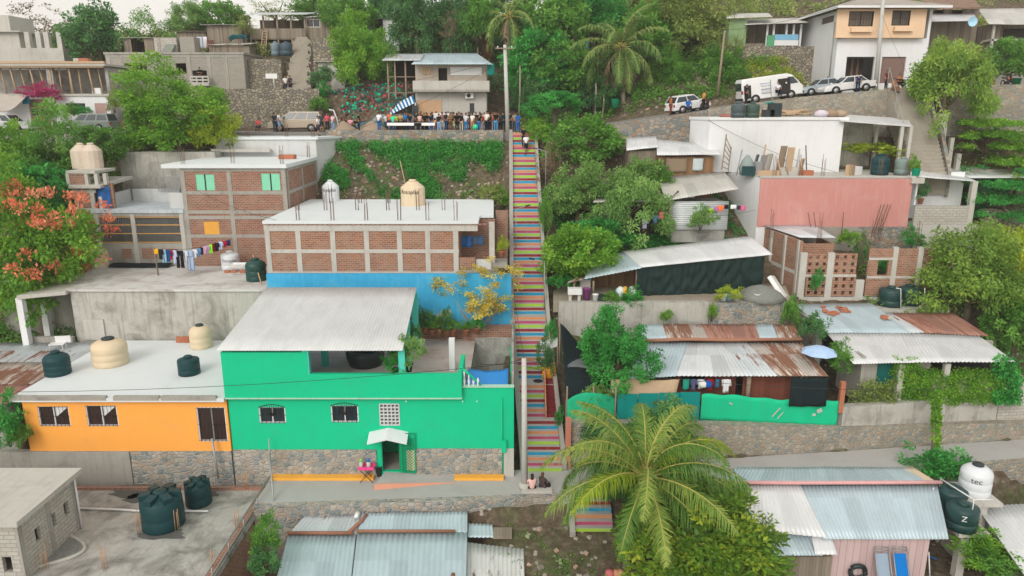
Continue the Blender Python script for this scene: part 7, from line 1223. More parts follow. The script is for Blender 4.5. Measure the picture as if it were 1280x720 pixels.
def upole(label,base,top,r0,r1,m=PCONC,arms=1):
 t=T('utility_pole',label,'utility pole',base,0,'utility poles');b=MB();b.tube([base,top],[r0,r1],12);b.build('shaft',m,t)
 for i in range(arms):b=MB();z_=top[2]-.35-.5*i;b.box(top[0]-.8,top[0]+.8,top[1]-r1-.1,top[1]-r1,z_,z_+.1);c=b.build('cross_arm',POLEW,t);b=MB();[b.lathe((top[0]+s*.6,top[1]-r1-.05,z_+.1),[(.05,0),(.06,.08),(.03,.14)],8)for s in(-1,1)];b.build('insulator',WHITET,c)
 return t
q=Q(656,611,0);PT1=Vector((X(655,449,q.y),q.y,Z(448,q.y)));upole('tall pale concrete utility pole at the foot of the stairway',(q.x,q.y,0),PT1,.17,.12,PCONC,0);b=MB();b.lathe((q.x,q.y,0),[(.3,.004),(.3,.35),(.2,.36)],12);tag(b.build('pole_footing',CONCL),'round concrete footing at the base of the stairway pole','footing')
q=P(635,166,64.6);PT2=Vector((X(631,60,64.6),64.6,Z(56,64.6)));upole('tall concrete utility pole at the head of the stairway by the crowd',(q.x,64.6,17.4),PT2,.2,.14,PCONC,1);q=P(1095,107,68);PT3=Vector((X(1103,5,68),68,Z(-14,68)));upole('concrete utility pole in front of the big white house',(q.x,68,zr(q.x)),PT3,.2,.14,PCONC,1)
q=P(897,116,70);PT4=P(906,38,70);upole('leaning wooden utility pole on the green bank before the van',(q.x,70,q.z-.3),PT4,.13,.09,POLEW,0);PT5=P(1165,487,38.3);
def wire(label,a,b,sag=.5):line(label,[a,b],.014,WIRE,'power_line','power line',sag)
wire('power line from the crowd pole over the palms to the leaning pole',PT2,PT4,.9);wire('power line from the leaning pole to the white house pole',PT4,PT3,.6);wire('lower power line from the crowd pole over the trees',PT2+Vector((.1,0,-.7)),PT4+Vector((0,0,-1)),1.1)
wire('power line from the stairway pole across the green wall to the orange house',PT1+Vector((0,0,-.2)),P(20,490,35.2),.35);wire('power line from the stairway pole over the black net to the vine pole',PT1+Vector((0,0,-.1)),PT5,.5);wire('service wire from the stairway pole to the sunken court',PT1,P(600,455,41),.15)
for i,(a,b,s_,l)in enumerate(((PT1,P(640,350,45.4),.2,'cable from the stairway pole up to the blue wall end'),(PT2+Vector((0,0,-1.2)),P(420,170,62),.5,'cable from the crowd pole to the grey roof corner'),(PT2+Vector((0,0,-1.0)),P(612,82,71),.2,'cable from the crowd pole to the two storey house'),(PT2+Vector((0,0,-1.1)),P(400,112,71.5),.6,'cable from the crowd pole to the bank of bottles'),(PT3,P(1225,12,72),.4,'cable from the white house pole to the wooden houses'),(PT3+Vector((0,0,-2)),P(1180,178,59.5),.5,'cable from the white house pole down to the pillar'),(P(1165,487,38.3),P(1278,440,40),.3,'cable from the vine pole to the frame edge'),(P(1180,178,59.5),P(1262,250,55),.3,'cable from the pillar to the layered tree'),(PT1+Vector((0,0,-.4)),P(790,470,40),.3,'cable from the stairway pole to the dark green tree'),(P(885,150,58.2),P(1045,215,57),.4,'cable hanging across the white upper wall'),(P(345,275,46),P(232,230,52.3),.3,'cable between the two brick houses'))):line(l,[a,b],.012,WIRE,'power_line','power line',s_)
LP=T('street_lamp','thin white street lamp half way up the stairway, lower one','street lamp',(0,0,0),0,'street lamps along the stairway');b=MB();b.tube([(0,0,-.3),(0,0,2.9)],.032,6);b.build('lamp_post',STEEL,LP);b=MB();b.tube([(0,0,2.88),(-.7,0,3.1)],.025,5);b.build('arm',STEEL,LP);b=MB();b.obox((-.85,0,3.13),.38,.14,.08,0,0,0,.25);b.build('lamp_head',BLACKM,LP);U=[]
for px,py,Y_,rz_,l in((680,382,46.8,0,'thin white street lamp on the stairway side by the bright tree'),(645,300,51.5,math.pi,'thin grey street lamp on the house side of the stairway'),(682,232,57.5,0,'small street lamp beside the grey bush near the stairway top')):q=P(px,py,Y_);put(LP,U,(q.x,Y_,stairz(Y_)),rz_,None,l)
pole('thin steel pipe standing against the orange wall',P(273,598,35.1),P(265,548,35.3),.06,STEEL,'steel_pipe','pipe');pole('grey steel post at the street end beside the grey terrace',Q(343,640,-.4),P(337,566,34.8),.05,STEEL,'steel_post','post');pole('slim grey antenna rod left of the pink vendor table',P(339,600,35.2),P(336,548,35.3),.03,STEEL,'antenna_rod','antenna')
SKIN=plain('brown_skin',(.32,.17,.105),.6,.3,.06);HAIRM=plain('black_hair',(.018,.013,.011),.55);HAIRB=plain('brown_hair',(.10,.05,.03),.55);SHOEM=plain('dark_shoe',(.05,.045,.045),.7);EYEM=plain('eye_dark',(.02,.015,.012),.3)
def skin(name,J,E,grow=0.,sub=1,root=0):
 names=list(J);me=bpy.data.meshes.new(name);me.from_pydata([J[k][0]for k in names],[(names.index(a),names.index(b))for a,b in E],[])
 o=bpy.data.objects.new('tmp',me);col.objects.link(o);o.modifiers.new('s','SKIN');s=o.modifiers.new('d','SUBSURF');s.levels=s.render_levels=sub
 for i,k in enumerate(names):r=J[k][1]+grow;d=me.skin_vertices[0].data[i];d.radius=(r,r);d.use_root=(k==names[root])
 dg=bpy.context.evaluated_depsgraph_get();out=bpy.data.meshes.new_from_object(o.evaluated_get(dg));out.name=name;bpy.data.objects.remove(o);bpy.data.meshes.remove(me)
 for p in out.polygons:p.use_smooth=True
 return out
def addtubes(me,tubes):
 mb=MB();mb.shared([tuple(v.co)for v in me.vertices],[tuple(p.vertices)for p in me.polygons])
 for pts,r in tubes:mb.tube(pts,r,6)
 return mb
def person_parts(pose):
 V=Vector;f=-1
 J={'pel':(V((0,0,.92)),.125),'bel':(V((0,0,1.06)),.12),'che':(V((0,0,1.24)),.135),'nec':(V((0,.01,1.41)),.058),'nk2':(V((0,0,1.47)),.05),'hea':(V((0,-.015,1.55)),.082),'top':(V((0,0,1.62)),.07)}
 for s,n in((-1,'l'),(1,'r')):
  J['sh'+n]=(V((.165*s,0,1.35)),.056);J['el'+n]=(V((.225*s,.02,1.1)),.042);J['wr'+n]=(V((.235*s,-.05,.88)),.03);J['ha'+n]=(V((.235*s,-.075,.82)),.034)
  J['hi'+n]=(V((.09*s,0,.84)),.088);J['kn'+n]=(V((.1*s,-.01,.47)),.06);J['an'+n]=(V((.1*s,.02,.09)),.04);J['to'+n]=(V((.105*s,-.13,.035)),.035)
 if pose=='phone':J['elr']=(V((.23,.0,1.1)),.042);J['wrr']=(V((.1,-.22,1.22)),.03);J['har']=(V((.06,-.26,1.27)),.034)
 if pose=='folded':
  for s,n in((-1,'l'),(1,'r')):J['el'+n]=(V((.26*s,-.02,1.1)),.042);J['wr'+n]=(V((.04*s,-.2,1.12)),.03);J['ha'+n]=(V((-.03*s,-.21,1.13)),.034)
 if pose=='walk':
  J['knl']=(V((-.1,-.16,.5)),.06);J['anl']=(V((-.1,-.14,.1)),.04);J['tol']=(V((-.1,-.29,.05)),.035);J['knr']=(V((.1,.06,.47)),.06);J['anr']=(V((.1,.24,.13)),.04);J['tor']=(V((.1,.12,.035)),.035);J['wrl']=(V((-.25,-.2,.95)),.03);J['hal']=(V((-.25,-.26,.92)),.034)
 if pose=='reach':J['elr']=(V((.3,-.15,1.3)),.042);J['wrr']=(V((.42,-.3,1.42)),.03);J['har']=(V((.45,-.35,1.46)),.034)
 if pose in('sit','lean'):
  if pose=='sit':
   for k in list(J):J[k]=(J[k][0]+V((0,.0,-.47)),J[k][1])
   for s,n in((-1,'l'),(1,'r')):J['hi'+n]=(V((.09*s,-.06,.4)),.088);J['kn'+n]=(V((.12*s,-.45,.48)),.06);J['an'+n]=(V((.12*s,-.42,.09)),.04);J['to'+n]=(V((.12*s,-.56,.035)),.035);J['el'+n]=(V((.24*s,-.1,.68)),.042);J['wr'+n]=(V((.14*s,-.34,.6)),.03);J['ha'+n]=(V((.11*s,-.4,.57)),.034)
  else:
   for k in('bel','che','nec','nk2','hea','top','shl','shr','ell','elr','wrl','wrr','hal','har'):p,r=J[k];d=p.z-.92;J[k]=(V((p.x,p.y-d*.42,p.z-d*.12)),r)
 ar=[('che','sh'+n)for n in 'lr']+[('sh'+n,'el'+n)for n in 'lr']+[('el'+n,'wr'+n)for n in 'lr']+[('wr'+n,'ha'+n)for n in 'lr'];sp=[('pel','bel'),('bel','che'),('che','nec'),('nec','nk2'),('nk2','hea'),('hea','top')];lg=[e for n in 'lr' for e in(('pel','hi'+n),('hi'+n,'kn'+n),('kn'+n,'an'+n),('an'+n,'to'+n))]
 body=skin('body',J,sp+ar+lg);tb=[]
 for n,s in(('l',-1),('r',1)):
  h,w=J['ha'+n][0],J['wr'+n][0];d=(h-w).normalized();sd=d.cross(V((0,1,.3))).normalized()
  for i in range(4):b0=h+sd*(i-1.5)*.017+d*.015;L_=(.062,.075,.07,.052)[i];tb.append(([b0,b0+d*L_*.55,b0+d*L_+V((0,-.018,-.012))],[.0095,.009,.006]))
  b0=h-sd*.03-d*.015;tb.append(([b0,b0-sd*.022+d*.025,b0-sd*.024+d*.055],[.011,.01,.007]))
 he=J['hea'][0];tb.append(([he+V((0,-.07,.012)),he+V((0,-.1,-.012))],[.012,.015]));tb.append(([he+V((-.03,-.08,-.04)),he+V((0,-.087,-.042)),he+V((.03,-.08,-.04))],[.006,.009,.006]))
 for s in(-1,1):tb.append(([he+V((.08*s,.01,.015)),he+V((.092*s,.02,-.02))],[.016,.011]))
 bm=addtubes(body,tb);sub=lambda ks,ed,g:skin('cl',{k:J[k]for k in ks},ed,g)
 up=['pel','bel','che','shl','shr','ell','elr'];Js=dict(J)
 for n in 'lr':Js['el'+n]=(J['sh'+n][0].lerp(J['el'+n][0],.75),.05)
 Js['nk']=(J['che'][0].lerp(J['nec'][0],.75),.075)
 shirt=skin('shirt',{k:Js[k]for k in['bel','pel','che','nk','shl','shr','ell','elr']},[('pel','bel'),('bel','che'),('che','nk')]+[('che','sh'+n)for n in 'lr']+[('sh'+n,'el'+n)for n in 'lr'],.016)
 Jt=dict(J);pel=J['pel'][0];tr=skin('trousers',{k:Jt[k]for k in['pel','hil','hir','knl','knr','anl','anr']},[e for n in 'lr' for e in(('pel','hi'+n),('hi'+n,'kn'+n),('kn'+n,'an'+n))],.013)
 for n in 'lr':Jt['an'+n]=(J['kn'+n][0]+(J['an'+n][0]-J['kn'+n][0])*.05,.075);Jt['kn'+n]=(J['hi'+n][0].lerp(J['kn'+n][0],.8),.08)
 so=skin('shorts',{k:Jt[k]for k in['pel','hil','hir','knl','knr','anl','anr']},[e for n in 'lr' for e in(('pel','hi'+n),('hi'+n,'kn'+n),('kn'+n,'an'+n))],.014)
 def hair(long):
  mb=MB();c=he+V((0,.012,.03));n=12;rows=[(0.02,.09),(.06,.075),(.088,.035),(.093,-.0),(.085,-.035)]+([(.08,-.1),(.085,-.2),(.06,-.28)]if long else[]);V_=[]
  for r,z in rows:
   for i in range(n):a=2*math.pi*i/n;bk=math.sin(a);k=1 if z>.02 else max(.0,min(1,.75+bk));V_.append((c.x+r*math.cos(a)*(.35+.65*k),c.y+max(-.075 if z>.02 else-.02,bk)*r*1.05 if z<=.02 else c.y+r*bk*1.08,c.z+z))
  mb.shared(V_,[(j*n+i,(j+1)*n+i,(j+1)*n+(i+1)%n,j*n+(i+1)%n)for j in range(len(rows)-1)for i in range(n)]+[tuple(range(n))]);return mb
 ey=MB()
 for s in(-1,1):ey.lathe(he+V((.03*s,-.079,.01)),[(.004,-.008),(.01,0),(.004,.008)],6)
 sh=[MB()for _ in 'lr']
 for k,n in enumerate('lr'):p,q=J['an'+n][0],J['to'+n][0];sh[k].tube([(p.x,p.y+.05,.045+min(p.z,.05)),(q.x,q.y,.04),(q.x,q.y-.05,.035)],[.052,.05,.03],8)
 return dict(body=bm,shirt=shirt,trousers=tr,shorts=so,hair=hair(False),longhair=hair(True),eyes=ey,shoes=sh)
PP={}
def person(label,loc,rz,shirt,legs,pose='stand',hair='s',kind='trousers',s=1.,hm=None,group='people at the gathering'):
 rz=rz+rnd.uniform(-.7,.7)if pose in('stand','phone','folded')else rz
 if pose not in PP:
  d=person_parts(pose);ms={}
  for k,v in d.items():
   if k=='shoes':ms[k]=[];
   lst=v if isinstance(v,list)else[v]
   for q in lst:
    if isinstance(q,MB):o=q.build(k,SKIN,None);me=o.data;bpy.data.objects.remove(o)
    else:me=q;me.materials.append(SKIN)
    if k=='shoes':ms[k].append(me)
    else:ms[k]=me
  PP[pose]=ms
 ms=PP[pose];t=T('person',label,'person',loc,rz,group);t.scale=(s,s,s);link('body',ms['body'],t)
 o=link('shirt',ms['shirt'],t);setmat(o,gm(shirt));o=link(kind,ms['shorts' if kind=='shorts' else 'trousers'],t);setmat(o,gm(legs));o=link('hair',ms['longhair' if hair=='l' else 'hair'],t);setmat(o,hm or HAIRM);o=link('eyes',ms['eyes'],t);setmat(o,EYEM)
 for me in ms['shoes']:o=link('shoe',me,t);setmat(o,SHOEM)
 return t
CROWD=[(343.8,66.0,'#23313a','#2a3a4a','stand','s','trousers',2.8,'person in dark shirt standing at the tail of the champagne minivan'),(349.5,65.7,'#dfe3e8','#7fa6cf','phone','l','shorts',2.2,'person in white shirt and pale denim shorts beside the minivan wheel'),(323.5,67.5,'#d25a62','#5a5560','sit','l','trousers',0,'person in coral red sitting on the stone ledge left of the minivan'),(409.5,66.2,'#d8586a','#30343c','stand','l','trousers',.4,'person in coral shirt next to the minivan nose'),(416.5,65.2,'#d9b6bd','#7da3c6','phone','s','trousers',2.9,'person in pale pink shirt and light jeans beside the white arch pipe'),(430.5,68.6,'#16181c','#5a88a8','sit','s','trousers',.2,'person in black shirt sitting behind the first sand heap'),(438.5,68.6,'#e0a3b0','#22262e','sit','l','trousers',-.2,'person in pale pink top sitting behind the sand heaps'),(445,68.4,'#1a1b22','#2a2c33','sit','s','trousers',.5,'person all in black sitting between the two sand heaps'),(448.8,65.0,'#171c2b','#1c2436','phone','s','trousers',1.2,'person in navy uniform standing in front of the sand heaps'),(474.2,65.0,'#e4e6ee','#2f66a0','stand','s','trousers',3.1,'person in white shirt and blue jeans standing alone at the wall edge'),(491.5,65.8,'#38d6a0','#2b5fa3','phone','s','trousers',2.6,'person in mint green shirt by the table end'),(487.5,66.6,'#e07850','#444','stand','l','trousers',.3,'person in orange top behind the mint green shirt'),(496.5,66.8,'#c8d838','#3b3f4a','stand','s','trousers',.2,'person in lime yellow shirt behind the white table'),(501,66.6,'#b99a68','#3a3a42','folded','s','trousers',-.3,'person in tan shirt behind the white table'),(506.5,67.0,'#2d86cc','#30343c','stand','s','trousers',.1,'person in bright blue shirt behind the white table'),(501.5,68.2,'#e6e2ea','#3f4552','phone','l','trousers',0,'person in white top farther back by the striped awning'),(513,66.5,'#1b2430','#33496b','stand','s','trousers',.3,'person in dark navy shirt and jeans at the table middle'),(521,66.8,'#14343a','#20262e','folded','s','trousers',0,'person in dark teal shirt at the far table end'),(525.2,66.4,'#d8b0a8','#30343a','stand','l','trousers',.2,'person in dusty pink top at the far table end'),(530.5,65.6,'#15161a','#1d1f26','stand','s','trousers',.6,'tall person all in black right of the table'),(534,66.2,'#22242a','#1a1c22','folded','l','trousers',-.2,'long haired person in charcoal beside the tall black clothed one'),(539,65.3,'#1c2a36','#3d77ad','stand','s','trousers',3,'person in slate shirt and bright jeans facing the house'),(543.8,65.4,'#c9996a','#c9686a','phone','l','shorts',2.6,'child in tan shirt and pink shorts among the crowd',.72),(548.8,65.2,'#1b1c24','#7fb0dc','stand','s','trousers',3,'person in black shirt and pale blue jeans'),(553,66.3,'#8a6a60','#d8d4cf','stand','l','trousers',.4,'person in brown top and white trousers'),(557.8,65.3,'#17202c','#24406a','phone','s','trousers',2.8,'person in midnight shirt and dark blue jeans below the plywood'),(563.3,65.2,'#8c6b4f','#6b4a36','folded','l','trousers',.3,'person in brown patterned clothes in the crowd middle'),(567.5,65.3,'#2c3a2e','#bcc9a4','stand','s','shorts',2.9,'person in dark green shirt and pale green shorts'),(571.4,65.0,'#101014','#141418','stand','l','trousers',3,'long haired person in a full black outfit'),(576.8,65.4,'#202228','#e0d6c0','stand','s','trousers',2.7,'person in charcoal shirt and cream trousers'),(582.6,64.8,'#c9ccd2','#2f6fa6','phone','s','trousers',3.1,'person in pale grey shirt and blue jeans at the wall edge'),(578,67.6,'#6d6f72','#333','stand','s','trousers',0,'person in mid grey shirt near the pale house wall'),(590.8,64.9,'#e2dfd6','#b88868','stand','l','shorts',3,'person in cream shirt and tan shorts behind the green ball'),(595,67.0,'#2e2a2c','#3c3c40','folded','s','trousers',.1,'person in dark brown shirt under the house window'),(598.6,65.0,'#16171d','#3a78b4','lean','s','trousers',2.7,'person in black shirt and blue jeans bending beside the green ball'),(602.4,65.6,'#c05a4e','#d8cfc6','stand','l','trousers',.5,'person in brick red top and pale trousers'),(608.7,64.8,'#ded9d2','#1d2536','folded','s','trousers',3.1,'broad person in off white shirt and dark jeans at the wall edge',1.08),(614.4,66.0,'#cf7a4a','#e2dcd4','stand','l','trousers',.2,'person in orange brown top and white trousers near the stair pole'),(620,64.9,'#15181d','#4f8fc4','reach','s','trousers',2.9,'person in black shirt and light jeans stretching an arm by the pole',1.05),(625.2,65.8,'#1d2a30','#1a2026','stand','s','trousers',3,'person in dark slate clothes just left of the pole'),(629,65.0,'#123038','#14242c','folded','s','trousers',2.8,'person in dark teal clothes touching the pole',1.05),(637.3,64.6,'#15202f','#182434','stand','s','trousers',3.0,'person in navy clothes on the stair head beside the pole',1.05),(643.2,66.0,'#b5a48c','#3c556e','stand','s','trousers',.2,'person in khaki shirt at the stair head'),(600,68.4,'#3a3f48','#2c2f36','stand','s','trousers',0,'person in steel grey shirt deep in the crowd by the house door'),(588,68.3,'#784c50','#333845','stand','l','trousers',.2,'person in maroon top deep in the crowd by the house door'),(533.5,68.0,'#3a2f33','#2a2a30','stand','l','trousers',0,'person in plum top before the plywood board'),(545.5,68.2,'#4a5560','#30343c','stand','s','trousers',0,'person in bluish grey shirt before the plywood board'),(560.5,67.8,'#26221f','#3d434d','folded','s','trousers',.1,'person in dark olive shirt before the pale house wall'),(610.5,67.4,'#5c6a4f','#2f3338','stand','s','trousers',0,'person in sage green shirt deep in the crowd'),(515.5,68.3,'#b8c4cc','#3a4250','stand','s','trousers',.1,'person in pale blue grey shirt behind the table crowd'),(509,68.6,'#262a34','#2e3138','phone','l','trousers',0,'person in ink coloured top behind the table crowd'),(526.5,68.9,'#4b3b34','#2d3036','stand','s','trousers',.1,'person in cocoa shirt at the back before the loudspeaker'),(540.5,67.2,'#1a1d22','#5d82a6','phone','l','trousers',0,'person in black top and washed jeans in the second row'),(550.8,67.9,'#8f9aa0','#31353c','stand','s','trousers',0,'person in ash grey shirt in the second row'),(565.4,67.0,'#22262c','#3f566f','folded','s','trousers',0,'person in graphite shirt and jeans in the second row'),(573.8,66.9,'#6e5148','#2b2e34','stand','l','trousers',.2,'person in rust brown top in the second row'),(585.8,66.3,'#2a2026','#42464e','phone','l','trousers',.1,'person in aubergine top behind the pale grey shirt'),(605.5,66.9,'#d8d4cc','#3b4450','stand','s','trousers',0,'person in ivory shirt behind the broad off white one'),(612,65.5,'#1e2329','#2b3b52','stand','s','trousers',2.9,'person in coal black shirt and dark jeans near the wall edge'),(623,67.4,'#35403a','#26292e','folded','s','trousers',0,'person in forest green shirt behind the stretched arm'),(483,66.9,'#c9ced6','#3d4350','stand','s','trousers',.3,'person in silver grey shirt beside the teal car'),(454.5,67.9,'#2c313a','#3a3f48','sit','s','trousers',.2,'person in lead grey sitting near the second sand heap'),(618,67.2,'#a07f86','#33373f','stand','l','trousers',0,'person in mauve top deep in the crowd near the pole')]
for c in CROWD:
 px,Y_,sh_c,lg_c,po_,ha_,kd,rz_,lb=c[:9];q=P(px,160,Y_);person(lb,(q.x,Y_,zr(q.x)+.005),rz_,sh_c if len(sh_c)==7 else '#444444',lg_c if len(lg_c)==7 else '#383838',po_,ha_,kd,c[9]if len(c)>9 else rnd.uniform(.94,1.06))
def on_step(Y_):return max(s[1]for s in STEP if s[0]<=Y_)
person('person in blue dress like outfit climbing the top steps',(X(647.5,165,63.2),63.35,on_step(63.35)),3.0,'#1f5fa8','#1f5fa8','walk','l');person('person in dark clothes walking down the top of the stairway',(X(654.5,180,61.6),61.7,on_step(61.7)),.1,'#1b2030','#20242e','walk','s');person('person in white shirt and dark shorts walking down the stairway',(X(657.5,190,60.8),60.9,on_step(60.9)),.2,'#e2e6ee','#22252e','walk','s','shorts')
person('person in white shirt and dark shorts standing on the grey roof corner',(X(398,165,63.3),63.3,17.205),1.0,'#dde1e6','#26304a','stand','s','shorts',1.02);person('second person in dark shorts just behind the roof corner',(X(402.5,165,65),65,zr(-16)),.7,'#3a4048','#262a33','stand','s','shorts')
for px,Y_,a,b,k,l in((357,72.2,'#e4e2e0','#39445e','stand','person in white shirt on the lower stone terrace'),(363,72.4,'#2b3240','#262a30','phone','person in dark shirt on the lower stone terrace')):q=P(px,108,Y_);person(l,(q.x,Y_,ground(q.x,Y_)),.3,a,b,k)
q=P(250,103,75.0);person('person in black shirt on the small balcony of the grey block house',(q.x,75.15,Z(104,75)-.1),0,'#121318','#1c1e26','folded','s')
for px,Y_,a,b,k,h,rz_,l,dz in((839,64.6,'#b5653a','#7a3f34','stand','l',1.4,'person in orange brown clothes behind the white hatchback',0),(861,63.6,'#1f5fae','#2a3448','sit','s',2.6,'person in blue shirt sitting against the white hatchback',.05),(880,65.0,'#c9924e','#23242a','stand','s',2.0,'person in ochre shirt by the hatchback nose',0),(933,64.0,'#1d1e24','#26272e','stand','s',1.2,'person in dark clothes at the rear of the white van',0),(971.5,63.95,'#d5d9e4','#242a3c','sit','s',.1,'person in white shirt sitting in the open van door',.35),(1071,64.6,'#16305a','#1c2c4c','lean','s',2.6,'person in dark blue leaning over the white sedan',.0),(1106,64.0,'#6a2e38','#2a2428','stand','l',.3,'person in maroon at the head of the worn road steps',0),(1122,65.0,'#c27a48','#3a3030','sit','s',.5,'person in orange shirt sitting by the dark motorcycle',.1)):q=P(px,120,Y_);person(l,(q.x,Y_,zr(q.x)+dz),rz_,a,b,k,h,'trousers',1.02,None,'people along the rising road')
person('person in tan clothes sitting on the top of the worn road steps',(P(1115,112,62.3).x,62.1,20.75),.4,'#a9774e','#8a6248','sit','s','trousers',1,None,'people along the rising road')
q=Q(665,612,0);person('person with long black hair in pink top and black trousers sitting at the stair foot',(q.x,q.y-.12,-.28),3.3,'#e2b8b4','#14151a','sit','l','trousers',1.05,None,'people sitting at the stair foot');q=Q(678,611,0);person('person with brown hair and dark clothes sitting next to the pink top',(q.x,q.y-.05,-.28),2.5,'#4a3f40','#3a3a44','sit','l','trousers',1.05,HAIRB,'people sitting at the stair foot')
bc=Q(671,613,0);b=MB();b.box(bc.x-.8,bc.x+.8,bc.y-.35,bc.y+.05,.004,.14);tag(b.build('step_stone',CONCL),'low cement kerb where two people sit at the stair foot','kerb')
for px,l in((506,'long table with white cloth in front of the crowd, nearer the sand heaps'),(531,'shorter table with white cloth in the middle of the crowd')):
 q=P(px,155,65.3);z_=zr(q.x);w_=1.5 if px<520 else .9;t=T('folding_table',l,'table',(q.x,65.3,z_),0,'tables at the gathering');b=MB();b.box(q.x-w_,q.x+w_,65.0,65.7,z_+.72,z_+.76);b.build('top',PIPEW,t);b=MB();b.box(q.x-w_-.02,q.x+w_+.02,64.98,65.72,z_+.762,z_+.78);b.box(q.x-w_-.02,q.x+w_+.02,64.975,64.995,z_+.55,z_+.762);b.build('cloth_cover',gm('#f0f0f0'),t)
 for dx in(-w_+.1,w_-.1):
  for y_ in(65.08,65.62):b=MB();b.tube([(q.x+dx,y_,z_),(q.x+dx,y_,z_+.72)],.025,5);b.build('leg',STEEL,t)
for px,w,l in((429,1.5,'tan sand heap on the road, the one beside the white arch pipe'),(465,1.7,'tan sand heap on the road, the one next to the alone standing white shirt')):q=P(px,158,66.2);b=MB();b.lathe((q.x,66.2,zr(q.x)),[(w,0),(w*.7,.32),(w*.35,.68),(w*.08,.92),(.02,.94)],18);tag(b.build('sand_heap',SAND),l,'sand heap','sand heaps on the road')
q=P(419,150,65.6);b=MB();b.tube([(q.x-.5,65.6,19.4),(q.x-.1,65.6,19.35),(q.x+.15,65.6,18.6),(q.x+.3,65.6,17.5)],.06,6);tag(b.build('arch_pipe',PIPEW),'white bent pipe beside the first sand heap','pipe')
q=P(519.5,150,67.4);sp=T('loudspeaker','black loudspeaker on a stand before the two storey house','loudspeaker',(q.x,67.4,17.4));b=MB();b.tube([(q.x,67.4,17.4),(q.x,67.4,18.9)],.04,6);b.build('stand',BLACKM,sp);b=MB();b.box(q.x-.27,q.x+.27,67.1,67.6,18.9,19.75);b.build('cabinet',BLACKT,sp);b=MB();b.lathe((q.x,67.09,19.15),[(.2,0),(.2,.02)],12);b.build('driver',BLACKM,sp)
q=P(594.5,161,64.5);b=MB();b.lathe((q.x,64.25,17.69),[(.02,0),(.15,.05),(.23,.2),(.23,.3),(.15,.43),(.02,.48)],14);tag(b.build('green_ball',plain('mint_ball',(.03,.6,.3),.4)),'mint green ball on the low wall before the crowd','ball')
b=MB();q=P(552,152,66.8);b.box(q.x-.7,q.x+.7,66.7,66.8,18.6,19.1);tag(b.build('white_banner',PIPEW),'small white banner held among the crowd before the plywood','banner')
GRP='trees on the hillside'
